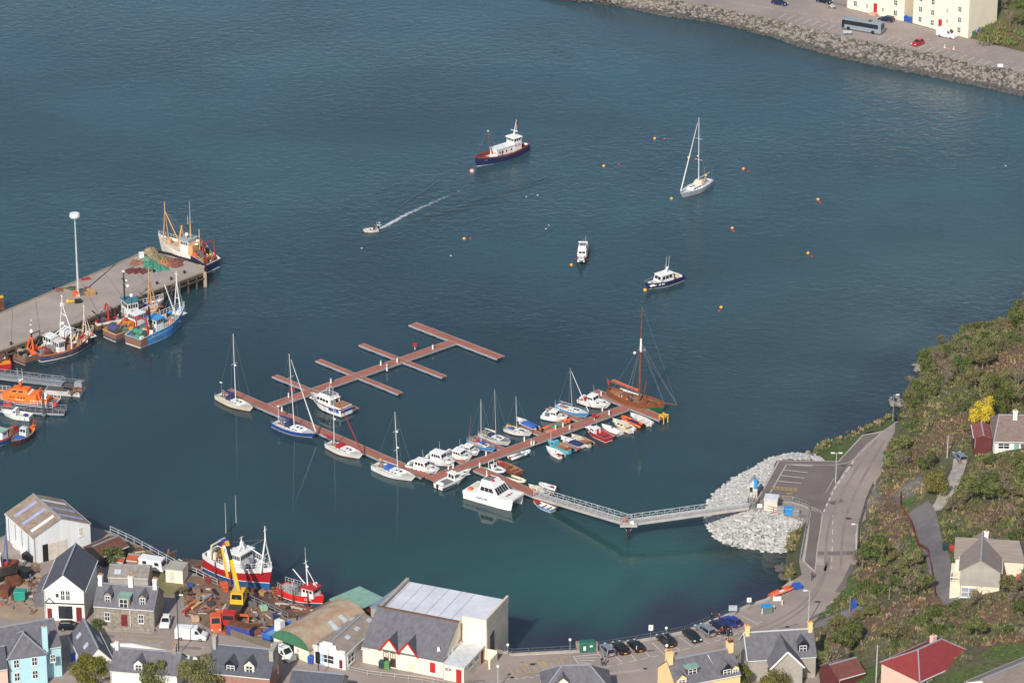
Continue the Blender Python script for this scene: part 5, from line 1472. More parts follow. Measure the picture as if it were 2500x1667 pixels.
def fishing(label, c, stern, bow, zs, zb, B, fs, fm, fb, bands, deck, bulw=.8, tr=.7, base=0., name='fishing_boat', cap=None, inner=None, p=2.3, rake=.08, tm=.4, depth=.5, L=None, keel=None):
 a, b = P(c, *stern, zs), P(c, *bow, zb)
 d = b - a
 ang = math.atan2(d.y, d.x)
 m = (a + b) / 2
 t = T(name, label, 'fishing boat', (m.x, m.y, base), ang)
 L = L or math.hypot(d.x, d.y)
 h = Hull(t, L, B, fs, fm, fb, bands, deck, bulw, tr, tm, p, rake, cap=cap, inner=inner, tumble=.08, capw=.14, depth=depth, keel=keel)
 return t, h
OCHRE = M('ochre_paint', (204, 158, 104), .6, .1, .8)
WORNB = mat('worn_navy', lin((52, 58, 92)), .6, .3, .7, col2=lin((96, 84, 80)))
RUSTW = mat('rust_streaked_white', lin((228, 220, 208)), .6, .1, .8)
RUSTB = mat('rusty_plate', lin((142, 86, 58)), .85, .2, 1.3, col2=lin((112, 100, 92)))
BRB = mat('bright_blue_hull', lin((62, 144, 208)), .5, .1, .5)
DKG = M('steel_deck_green', (104, 116, 104), .8, .2, .8)
DKR = M('deck_oxide', (150, 82, 66), .8, .2, .8)
t, h = fishing('white and blue stern trawler lying across the end of the pier', 'D1', (1225, 1210), (55, 650), 2.0, 4.8, 5.6, 2.0, 3.5, 5.1, [(.3, WHITE), (.9, NAVY), (None, RUSTW)], DKG, .7, .9)
nb = MB()
for s_ in (1, -1):
 nb.add([Vector((h.pt(q, z_).x, (h.pt(q, z_).y + .03) * s_, z_)) for q in (0, .08, .2, .27) for z_ in (.3, h.sheer(q) + .02)], [(2 * k, 2 * k + 2, 2 * k + 3, 2 * k + 1) if s_ < 0 else (2 * k, 2 * k + 1, 2 * k + 3, 2 * k + 2) for k in range(3)], NAVY)
a_, b_ = h.pt(0, .3), h.pt(0, 1.9)
nb.face([(a_.x - .03, a_.y, .3), (a_.x - .03, -a_.y, .3), (b_.x - .03, -b_.y, 1.9), (b_.x - .03, b_.y, 1.9)], NAVY)
nb.build('stern_plating', t)
zd = h.dz(.4)
wh = Block(t, 'wheelhouse', WHITE, h.x(.36), h.x(.52), -1.7, 1.7, zd, zd + 3.2, .1, .1, .1)
wh.row('f', 5, .05, .95, .68, .9, GLASS, .25)
for f in 'lr': wh.row(f, 4, .05, .95, .68, .9, GLASS, .3)
MB().box(h.x(.35), h.x(.535), -1.9, 1.9, zd + 3.2, zd + 3.4, M('grey_roof', (152, 164, 168), .6)).build('wheelhouse_roof', t)
Block(t, 'deckhouse', OCHRE, h.x(.27), h.x(.36), -1.9, 1.9, zd, zd + 2.4, 0, .1, .1)
MB().box(h.x(.52), h.x(.86), -1.5, 1.5, zd + .3, zd + 1.0, M('shelter_deck', (186, 168, 144), .8), .3, 0, .2).build('shelter_deck', t)
tripod(t, h.x(.86), h.dz(.86), zd + 8.2, 1.0, -4.2, OCHRE, r=.15, pole=2.2)
tripod(t, h.x(.56), zd + 1, zd + 5.6, 1.0, 1.2, OCHRE, 'midship_gantry', r=.2, pole=.3)
mb = MB().tube((h.x(.4), 0, zd + 3.4), (h.x(.4), 0, zd + 7.5), .2, .12, 6, OCHRE).tube((h.x(.4), 0, zd + 7.5), (h.x(.4), 0, zd + 12), .05, .03, 4, WHITE).bar((h.x(.4), -.9, zd + 7), (h.x(.4), .9, zd + 7), .12, .12, OCHRE).tube((h.x(.4), .8, zd + 7), (h.x(.4), .8, zd + 9), .05, .03, 4, WHITE)
mb.build('mainmast', t)
MB().ball((h.x(.44), .6, zd + 4.3), .45, WHITE, 8, 6).build('radar', t)
MB().ball((h.x(.3), -.6, zd + 2.9), .5, WHITE, 8, 5, .6).ball((h.x(.26), .6, zd + 2.6), .45, WHITE, 8, 5, .6).build('liferaft', t)
aframe(t, h.x(.06), 1.9, h.dz(.05), zd + 3.4, .4, RED, 'stern_gantry')
MB().tube((h.x(.24), 0, zd), (h.x(.24), 0, zd + 6), .16, .12, 6, OCHRE).tube((h.x(.24), .2, zd + 4), (h.x(.05), .9, zd + 3.4), .1, .08, 6, RED).build('derrick', t)
drum(t, h.x(.17), 0, zd + .9, .8, 1.2, BLACK)
panel(t, 'side_door', [(h.x(.3), -h.hb(.3) - .05, 1.0), (h.x(.16), -h.hb(.16) - .05, 1.0), (h.x(.16), -h.hb(.16) - .05, 2.2), (h.x(.3), -h.hb(.3) - .05, 2.2)][::-1], RED)
h.rail(.45, .99, .9, WHITE, 'rail', .03, 14)
clutter(t, h, .04, .3, 20, 21); clutter(t, h, .55, .85, 10, 22, cols=[OCHRE, DECKG, STEEL])
t, h = fishing('bright blue trawler with rusty stern, outermost of the boats rafted at the pier', 'C2', (1130, 1130), (2125, 520), 1.9, 4.0, 5.4, 2.0, 2.5, 4.1, [(.12, CREAM), (.2, WHITE), (-.9, BRB), (-.8, WHITE), (None, BRB)], DKG, .75, .88, cap=WHITE)
st = MB()
for s_ in (1, -1):
 st.add([Vector((h.pt(q, z_).x, (h.pt(q, z_).y + .03) * s_, z_)) for q in (0, .06, .12) for z_ in (.25, h.sheer(q) + .02)], [(2 * k, 2 * k + 2, 2 * k + 3, 2 * k + 1) if s_ < 0 else (2 * k, 2 * k + 1, 2 * k + 3, 2 * k + 2) for k in range(2)], RUSTB)
a_, b_ = h.pt(0, .25), h.pt(0, 1.9)
st.face([(a_.x - .03, a_.y, .25), (a_.x - .03, -a_.y, .25), (b_.x - .03, -b_.y, 1.9), (b_.x - .03, b_.y, 1.9)], RUSTB)
st.build('stern_plating', t)
zd = h.dz(.4)
wh = Block(t, 'wheelhouse', WHITE, h.x(.36), h.x(.5), -1.4, 1.4, zd, zd + 2.5, .1, .1, .1)
wh.row('f', 4, .05, .95, .6, .88, GLASS, .25); wh.row('r', 3, .05, .95, .6, .88, GLASS, .3); wh.row('l', 3, .05, .95, .6, .88, GLASS, .3); wh.row('b', 3, .05, .95, .6, .88, GLASS, .3)
MB().box(h.x(.35), h.x(.515), -1.6, 1.6, zd + 2.5, zd + 2.66, BRB).build('wheelhouse_roof', t)
MB().box(h.x(.52), h.x(.8), -1.7, 1.7, zd + .1, zd + .8, M('grey_hatch', (140, 138, 130), .8), .2, 0, .2).build('hatch', t)
MB().box(h.x(.83), h.x(.97), -1.2, 1.2, h.dz(.9) - .1, h.dz(.9) + .5, WHITE, .9, .1, .3).build('whaleback', t)
tripod(t, h.x(.86), h.dz(.84), zd + 8.6, 1.0, 2.2, WHITE, pole=2.2, r=.16)
MB().tube((h.x(.82), 0, zd + 1), (h.x(.66), .4, zd + 8.6), .17, .12, 6, WHITE).build('derrick', t)
MB().tube((h.x(.34), 0, zd), (h.x(.32), 0, zd + 5.5), .26, .2, 7, BLACK).build('funnel_mast', t)
aframe(t, h.x(.19), 1.6, zd, zd + 3.6, -.3, RED, 'stern_gantry', .2)
drum(t, h.x(.13), 0, zd + .7, .75, 1.3, NETG)
MB().ball((h.x(.06), -.6, h.dz(.05) + .5), .9, NETG, 9, 6, .7, .15, random.Random(1)).build('net_bundle', t)
panel(t, 'shelter_plate', [(h.x(.2), h.hb(.2) * .2, zd), (h.x(.2), -h.hb(.2), zd), (h.x(.22), -h.hb(.2), zd + 1.3), (h.x(.22), h.hb(.2) * .2, zd + 1.0)], CREAM)
h.rail(.36, .99, 1.0, WHITE, 'rail', .04, 14)
writing(t, 'OB 250', (h.x(.3), -h.hb(.3) - .06, 1.15), .6, M('red_lettering', (150, 40, 36), .6))
MB().ball((h.x(.3), .7, zd + .8), .4, RED, 7, 5).build('buoy', t)
clutter(t, h, .05, .35, 18, 33); clutter(t, h, .5, .8, 9, 34)
t, h = fishing('grey trawler with a blue net drum, between the blue trawler and the pier boat', 'C2', (680, 1010), (1620, 560), 1.9, 3.2, 5.0, 1.8, 1.9, 3.3, [(.15, CREAM), (.6, WORNB), (-.2, RUSTB), (None, OCHRE)], DKR, .7, .88)
zd = h.dz(.4)
wh = Block(t, 'wheelhouse', WHITE, h.x(.46), h.x(.62), -1.5, 1.5, zd, zd + 2.8, .1, .1, .1)
for f in 'lrfb': wh.row(f, 4, .05, .95, .6, .88, GLASS, .25)
MB().box(h.x(.45), h.x(.64), -1.6, 1.6, zd + 2.8, zd + 2.95, WHITE).build('wheelhouse_roof', t)
MB().tube((h.x(.5), .5, zd + 2.9), (h.x(.5), .5, zd + 6.4), .08, .06, 5, BLACK).ball((h.x(.5), .5, zd + 6.7), .42, WHITE, 9, 6).build('satellite_dome', t)
drum(t, h.x(.12), 0, zd + .8, 1.05, 1.0, M('navy_net', (70, 72, 118), .95))
Block(t, 'winch_house', M('orange_winch', (206, 122, 40), .7), h.x(.33), h.x(.43), -1.3, 1.3, zd, zd + 1.6, .1, .1, .1)
MB().ball((h.x(.36), .2, zd + 1.9), .45, RED, 8, 5).build('buoy', t)
MB().box(h.x(.66), h.x(.94), -1.3, 1.3, h.dz(.8) + .05, h.dz(.8) + .5, DKR, .9, 0, .3).build('whaleback', t)
h.rail(.64, .99, .9, WHITE, 'rail', .05, 8)
MB().tube((h.x(.72), .2, zd + 1), (h.x(.72), .2, zd + 2.2), .5, .4, 8, WHITE).build('ventilator', t)
clutter(t, h, .16, .46, 26, 41); clutter(t, h, .62, .8, 5, 42)
t, h = fishing('rust stained trawler with black mast and blue roofed wheelhouse against the pier', 'C2', (370, 800), (1725, 360), 2.0, 4.0, 5.2, 2.0, 2.1, 3.9, [(.2, ANTI), (.5, NAVY), (-.5, RUSTB), (None, RUSTW)], DKG, .7, .85)
zd = h.dz(.4)
wh = Block(t, 'wheelhouse', WHITE, h.x(.44), h.x(.6), -1.7, 1.7, zd, zd + 3.6, .1, .1, .1)
for f in 'lrfb': wh.row(f, 4, .05, .95, .64, .88, GLASS, .25)
MB().box(h.x(.43), h.x(.62), -1.85, 1.85, zd + 3.6, zd + 3.8, M('teal_roof', (66, 118, 138), .7)).build('wheelhouse_roof', t)
mx = h.x(.45)
MB().tube((mx, 0, zd + 3.6), (mx, 0, zd + 10.2), .18, .12, 6, BLACK).bar((mx, -1.3, zd + 8.3), (mx, 1.3, zd + 8.3), .14, .14, BLACK).bar((mx, -.9, zd + 7), (mx, .9, zd + 7), .12, .12, BLACK).tube((mx, 0, zd + 10.2), (mx, 0, zd + 10.5), .35, .35, 8, WHITE).build('mainmast', t)
MB().ball((mx + .3, -1.3, zd + 7.4), .38, WHITE, 8, 5).ball((mx + .1, -1.2, zd + 8.6), .25, WHITE, 7, 5).build('radar', t)
MB().box(h.x(.8), h.x(.96), -1.5, 1.5, h.dz(.86), h.dz(.86) + .35, DKR, .9, 0, .35).build('whaleback', t)
tripod(t, h.x(.8), h.dz(.8), zd + 7.5, 1.1, 1.6, OCHRE, pole=2.4, r=.15)
aframe(t, h.x(.18), 1.5, zd, zd + 3.6, .3, RED, 'stern_gantry', .22, .5)
aframe(t, h.x(.02), 1.8, h.dz(.02), zd + 2.0, .3, BLACK, 'stern_rail', .16)
MB().tube((h.x(.36), -.5, zd), (h.x(.36), -.5, zd + 3), .25, .25, 7, BLACK).build('funnel', t)
drum(t, h.x(.1), 0, zd + .7, .7, 1.2, BLACK)
h.rail(.6, .99, 1.0, WHITE, 'rail', .04, 10)
clutter(t, h, .03, .44, 28, 51, cols=[RUST, BLACK, RED, STEEL, WHITE, BLUE, RUSTB]); clutter(t, h, .62, .78, 6, 52)
t, h = fishing('dark navy wooden fishing boat with white gantry masts, nearest to the lifeboat', 'D2', (800, 1250), (2010, 720), 1.7, 3.4, 5.0, 1.8, 1.6, 3.5, [(.15, BLACK), (.32, WHITE), (-.35, WORNB), (None, M('orange_rail', (178, 104, 70), .7))], TEAK, .6, .5, p=2.5)
zd = h.dz(.4)
wh = Block(t, 'wheelhouse', WHITE, h.x(.31), h.x(.42), -1.2, 1.2, zd, zd + 2.3, .1, .1, .1)
for f in 'lrfb': wh.row(f, 3, .06, .94, .5, .85, GLASS, .25)
MB().box(h.x(.3), h.x(.435), -1.35, 1.35, zd + 2.3, zd + 2.45, M('grey_white_roof', (206, 202, 196), .6)).box(h.x(.42), h.x(.44), -1.3, 1.3, zd + 1.9, zd + 2.3, RED).build('wheelhouse_roof', t)
mb = MB()
for s_ in (1, -1):
 mb.tube((h.x(.5), s_ * 1.9, h.dz(.5)), (h.x(.5), s_ * 1.9, zd + 5), .14, .14, 6, WHITE)
 mb.tube((h.x(.5), s_ * 1.9, zd + 5), (h.x(.46), s_ * .1, zd + 10), .13, .1, 6, WHITE)
mb.bar((h.x(.5), -1.9, zd + 5), (h.x(.5), 1.9, zd + 5), .2, .2, WHITE).bar((h.x(.48), -.9, zd + 7.6), (h.x(.48), .9, zd + 7.6), .14, .14, WHITE)
mb.tube((h.x(.46), 0, zd + 9.8), (h.x(.46), 0, zd + 12), .12, .08, 6, WHITE).bar((h.x(.46), -.4, zd + 11.9), (h.x(.46), .4, zd + 11.9), .14, .14, WHITE).box(h.x(.46) - .3, h.x(.46) + .3, -.35, .35, zd + 9.6, zd + 10.2, WHITE)
mb.build('main_gantry', t)
MB().ball((h.x(.48), .5, zd + 5.5), .4, WHITE, 8, 5).build('radar', t)
MB().tube((h.x(.5), 0, zd + 5), (h.x(.2), .4, zd + 3.0), .13, .1, 6, WHITE).tube((h.x(.5), 0, zd + 5), (h.x(.76), 0, zd + 3.0), .13, .1, 6, WHITE).build('derrick', t)
tripod(t, h.x(.83), h.dz(.83), zd + 7, .9, 1.7, CREAM, pole=1.6)
Block(t, 'whaleback', WHITE, h.x(.86), h.x(.985), -1.1, 1.1, h.dz(.9) - .2, h.sheer(.92) + .15, 1.0, .2, .5)
MB().ball((h.x(.9), -1.0, h.sheer(.9) - .1), .35, ORANGE, 7, 5).build('buoy', t)
MB().tube((h.x(.74), -1.2, zd + .8), (h.x(.8), -1.3, zd + .9), .42, .42, 8, WHITE).build('liferaft', t)
MB().box(h.x(.53), h.x(.66), -.9, .9, zd, zd + .7, TEAK, .1, .1, .1).build('hatch', t)
h.rail(.6, .98, .9, CREAM, 'rail', .05, 8)
clutter(t, h, .05, .3, 20, 61, cols=[RUST, BLACK, RED, BLUE, STEEL, WHITE]); clutter(t, h, .5, .82, 16, 62)
t, h = fishing('weathered grey and brown trawler with black mast between the navy boat and the pier', 'D2', (395, 1290), (1590, 660), 1.7, 3.5, 5.0, 1.8, 1.8, 3.4, [(.15, OCHRE), (.6, WORNB), (-.4, RUSTB), (None, RUSTB)], DKR, .7, .85)
zd = h.dz(.4)
wh = Block(t, 'wheelhouse', WHITE, h.x(.5), h.x(.64), -1.4, 1.4, zd, zd + 2.5, .1, .1, .1)
for f in 'lrfb': wh.row(f, 3, .06, .94, .55, .85, GLASS, .25)
Block(t, 'whaleback', WHITE, h.x(.78), h.x(.97), -1.4, 1.4, h.dz(.86), h.sheer(.9) + .5, .8, .2, .5)
mx = h.x(.24)
MB().tube((mx, 0, zd), (mx, 0, zd + 4.4), .22, .18, 6, BLACK).bar((mx, 0, zd + 4.3), (mx + 2.2, 0, zd + 4.3), .14, .14, BLACK).tube((mx + 2.2, 0, zd + 4.3), (mx + 2.2, 0, zd + 2.6), .07, .07, 5, BLACK).tube((mx - .4, 0, zd + 4.4), (mx - .6, 0, zd + 9.5), .05, .03, 4, M('whip_grey', (150, 150, 152), .5)).build('mainmast', t)
MB().ball((mx, 0, zd + 4.9), .45, WHITE, 9, 6).ball((mx + .2, .3, zd + 6.2), .28, WHITE, 7, 5, .6).ball((mx + .3, .2, zd + 7.2), .22, WHITE, 7, 5, .5).build('radar', t)
aframe(t, h.x(.2), 1.2, zd, zd + 3.4, .4, ORANGE, 'stern_gantry', .26, .4)
MB().ball((h.x(.27), -.6, zd + 1.2), .5, RED, 8, 5).build('buoy', t)
drum(t, h.x(.09), .5, zd + .8, .8, .9, NETT)
MB().box(h.x(.28), h.x(.34), -1.4, -.4, zd, zd + 1.2, M('orange_winch', (206, 122, 40), .7), .1, .1, .1).build('winch_house', t)
clutter(t, h, .03, .5, 32, 71, cols=[OCHRE, RUST, BLACK, STEEL, WHITE, ORANGE]);
t, h = fishing('red hulled boat with orange deck at the pier foot', 'D2', (-60, 1560), (-200, 1200), 1.2, 2.2, 3.6, 1.3, 1.2, 2.1, [(.15, BLACK), (None, RED)], M('orange_deck', (226, 146, 54), .7), .5, .8)
t.location.x += .5
t.location = P('D2', 30, 1380, 1.0); t.location.z = 0
Block(t, 'wheelhouse', WHITE, h.x(.55), h.x(.78), -1.0, 1.0, h.dz(.6), h.dz(.6) + 1.7, .3, .1, .15).row('f', 2, .1, .9, .5, .85, GLASS)
crate('fender_tyre', 'brown timber dolphin beside the outer pier edge', 'dolphin', 'D2', 20, 300, .0, 1.2, 1.2, 2.8, RUST, lid=YELLOW)
t, L = vessel('lifeboat', 'orange and navy lifeboat with low superstructure moored between two walkways', 'lifeboat', 'D3', (985, 720), (-260, 585), 1.5)
h = Hull(t, L, 5.4, 1.3, 1.55, 2.7, [(.1, RED), (.22, M('orange_line', (224, 130, 40), .5)), (-.35, NAVY), (-.2, WHITE), (None, NAVY)], RUBB, .3, .85, .45, 2.4, .1, cap=WHITE, inner=ORANGE, tumble=.12, capw=.16)
zd = h.dz(.4)
ORL = M('lifeboat_orange', (244, 112, 28), .45, .04, .6)
lo = Block(t, 'superstructure', ORL, h.x(.22), h.x(.86), -1.75, 1.75, zd - .1, zd + 1.75, 3.2, .5, .3)
up = Block(t, 'upper_house', ORL, h.x(.36), h.x(.66), -1.35, 1.35, zd + 1.75, zd + 2.55, 1.0, .3, .3)
for f in 'lr':
 for u in (.24, .32, .47, .55, .63): lo.put(f, u, u + .04, .52, .72, BLACK, frame=None)
 for u in (.24, .32, .47, .55, .63): pass
 lo.put(f, .44, .68, .36, .41, WHITE, 'white_stripe')
up.row('f', 3, .05, .95, .3, .85, GLASS, .2)
for f in 'lr': up.row(f, 2, .1, .8, .3, .8, GLASS, .3)
writing(lo.o, 'LIFEBOAT', ((h.x(.22) + h.x(.86)) / 2 + .8, 1.75, zd + .22), .55, M('dark_orange_lettering', (176, 60, 24), .6), (math.pi / 2, 0, math.pi))
aframe(t, h.x(.2), 1.2, zd + .3, zd + 2.6, .5, ORL, 'stern_arch', .2, .9)
MB().box(h.x(.1), h.x(.2), -1.3, 1.3, zd, zd + 1.0, ORL, .1, .1, .1).build('aft_locker', t)
MB().box(h.x(.12), h.x(.19), .1, .9, zd + 1.0, zd + 1.5, WHITE, .05, .05, .05).box(h.x(.14), h.x(.21), -.9, -.3, zd + 1.0, zd + 1.6, WHITE, .05, .05, .05).build('liferaft', t)
x = h.x(.5)
MB().tube((x, 0, zd + 2.8), (x - .1, 0, zd + 4.0), .3, .2, 7, ORL).bar((x, -.9, zd + 3.3), (x, .9, zd + 3.3), .2, .25, ORL).tube((x, .4, zd + 3.4), (x + .3, .4, zd + 7), .04, .03, 4, WHITE).tube((x - .4, -.4, zd + 3.4), (x - .4, -.4, zd + 6.6), .04, .03, 4, WHITE).build('signal_mast', t)
MB().ball((x - .1, 0, zd + 4.2), .35, WHITE, 8, 5, .6).ball((x - .7, .3, zd + 4.6), .22, WHITE, 8, 5, .6).build('radar', t)
mb = MB()
for k in range(4): mb.box(h.x(.34), h.x(.44), -1.2 + .7 * k, -.9 + .7 * k, zd + 1.78, zd + 2.0, WHITE)
mb.build('deck_grating', t)
h.rail(.0, .3, .9, WHITE, 'rail', .05, 6); h.rail(.7, .99, .9, WHITE, 'rail', .04, 6)
for y, x_ in ((1.7, -.3), (.9, -.1)):
 MB().ball((-L / 2 + x_, y, 1.5), .42, BUOYR, 8, 6).build('fender', t)
a, b = P('D3', -120, 360, 1.0), P('D3', 1400, 480, 1.0)
t = T('mooring_platform', 'floating grey platform with lattice gangway behind the lifeboat', 'platform', (b.x, b.y, 0), math.atan2((b - a).y, (b - a).x))
MB().box(-7, 0.6, -2.2, 2.2, -.2, .9, M('pale_float', (192, 186, 178), .7), .3, 0, .1).build('float', t)
MB().box(-6.8, .4, -2, 2, .9, .96, M('dark_deck', (88, 84, 84), .8)).build('deck', t)
MB().box(-1.5, .2, .4, 1.9, .96, 1.9, M('grey_box', (150, 148, 146), .7), .1, .1, .1).build('locker', t)
lattice(t, (-32, 1.4, 2.2), (-4, 1.0, 1.2), 1.8, 1.2, 'truss', STEEL, 22, STEEL)
mb = MB()
for k in range(8): mb.tube((-6.8 + k * 1.0, 2.0, .9), (-6.8 + k * 1.0, 2.0, 2.0), .05, .05, 4, STEEL)
mb.bar((-6.8, 2, 2.0), (.3, 2, 2.0), .06, .06, STEEL).bar((-6.8, 2, 1.5), (.3, 2, 1.5), .05, .05, STEEL)
mb.build('guard_rail', t)
a, b = P('D3', -150, 815, .8), P('D3', 1135, 880, .8)
t = pontoon('pontoon_walkway', 'grey railed pontoon in front of the lifeboat', a, b, 2.0, GM, FLOAT)
for ch in t.children:
 if ch.name.startswith('deck'): ch.data.materials[0] = M('dark_deck', (88, 84, 84), .8)
Lp = (b - a).length
mb = MB()
for s_ in (1, -1):
 for k in range(14): mb.tube((Lp * k / 13, s_ * .92, .6), (Lp * k / 13, s_ * .92, 1.7), .05, .05, 4, STEEL)
 mb.bar((0, s_ * .92, 1.7), (Lp, s_ * .92, 1.7), .07, .07, STEEL).bar((0, s_ * .92, 1.2), (Lp, s_ * .92, 1.2), .05, .05, STEEL)
mb.build('guard_rail', t)
p = P('D3', 770, 905, .6)
t = T('mooring_pile', 'dark steel mooring pile through the grey railed pontoon', 'pile', (p.x, p.y - .9, 0))
MB().tube((0, 0, -3), (0, 0, 5.2), .28, .28, 9, M('pile_grey', (86, 82, 80), .8)).build('shaft', t)
MB().tube((0, 0, .5), (0, 0, .75), .5, .5, 9, STEEL).build('collar', t)
crate('life_ring_box', 'red box on the grey railed pontoon', 'box', 'D3', 140, 800, .62, 1.5, .6, .8, BUOYR)
t, h, zd = open_boat('white half decked workboat in front of the grey railed pontoon', 'D3', (540, 950), (20, 880), 2.6, inner=DECKG, fb=1.5, fm=1.0, fs=.95, cuddy=(GEL, .45, .62, 1.5), seats=1, ob=None, z=1.0)
MB().box(h.x(.12), h.x(.24), -.4, .5, zd, zd + .5, BLUE, .05, .05, .05).build('fish_box', t)
for q in (.15, .3): MB().ball((h.x(q), 1.3, .6), .2, CREAM, 6, 5).build('fender', t)
t, h = fishing('small dark hulled creel boat with blue tarpaulin and grey wheelhouse', 'D3', (560, 1170), (200, 1400), 1.1, 1.5, 2.9, 1.3, 1.15, 1.6, [(.15, ANTI), (-.2, M('maroon_hull', (92, 40, 48), .6)), (None, M('stone_rail', (162, 152, 140), .7))], RUBB, .35, .6)
zd = h.dz(.4)
MB().box(h.x(.52), h.x(.8), -.9, .9, zd, zd + .35, BLUC, .5, .05, .2).build('tarpaulin', t)
Block(t, 'wheelhouse', M('grey_white', (196, 200, 200), .6), h.x(.3), h.x(.48), -.8, .8, zd, zd + 1.7, .3, .1, .1).row('f', 2, .08, .92, .5, .85, GLASS)
MB().tube((h.x(.36), 0, zd + 1.7), (h.x(.36), 0, zd + 4), .05, .03, 5, STEEL).build('mast', t)
clutter(t, h, .05, .28, 8, 81, cols=[RUST, YELLOW, ORANGE, RED])
t, h = fishing('small blue and red fishing boat with white wheelhouse beside the dark creel boat', 'D3', (270, 1180), (-250, 1420), 1.1, 1.9, 3.2, 1.4, 1.25, 1.9, [(.2, WHITE), (-.45, BLUE), (None, M('salmon_rail', (196, 92, 84), .6))], BLUC, .4, .6)
zd = h.dz(.4)
wh = Block(t, 'wheelhouse', WHITE, h.x(.38), h.x(.58), -1.0, 1.0, zd, zd + 1.7, .2, .1, .1)
for f in 'lr': wh.row(f, 2, .2, .8, .5, .8, GLASS, .4)
MB().box(h.x(.36), h.x(.6), -1.1, 1.1, zd + 1.7, zd + 1.8, M('pale_green_roof', (150, 176, 160), .6)).build('roof', t)
clutter(t, h, .06, .3, 5, 82)
SLATE = mat('slate_roof', lin((104, 102, 108)), .75, .16, 1.4, stretch=(1, .35, 1))
SLATE2 = mat('dark_slate_roof', lin((80, 82, 90)), .75, .16, 1.4)
TILE = mat('grey_tile_roof', lin((134, 122, 114)), .85, .12, 1.2, stretch=(.3, 2, 1))
REDT = mat('red_tile_roof', lin((134, 50, 50)), .8, .1, 1.5)
STONE = mat('grey_stone_wall', lin((150, 140, 126)), .9, .28, 1.6)
HARL = M('white_harling', (236, 232, 222), .85, .03, .5)
CRM = M('cream_wall', (238, 226, 200), .85, .04, .4)
PINK = M('pink_wall', (226, 190, 172), .85, .04, .4)
SKYB = M('sky_blue_wall', (176, 216, 224), .85, .04, .4)
YELW = M('yellow_wall', (240, 206, 148), .85, .05, .4)
HALLW = M('hall_side_wall', (206, 196, 176), .9, .08, .4)
GREYW = M('grey_harling', (166, 160, 150), .9, .08, .5)
WIN = M('window_glass', (44, 50, 56), .1, .15, 1, spec=.6)
DOORR = M('dark_red_door', (120, 40, 42), .6, .08, 1)
LEAD = M('lead_ridge', (150, 152, 158), .6, .08, 1)
COPP = M('copper_green', (128, 164, 148), .8, .12, .8)
SKYL = M('rooflight_glass', (186, 194, 204), .25, .1, 1)
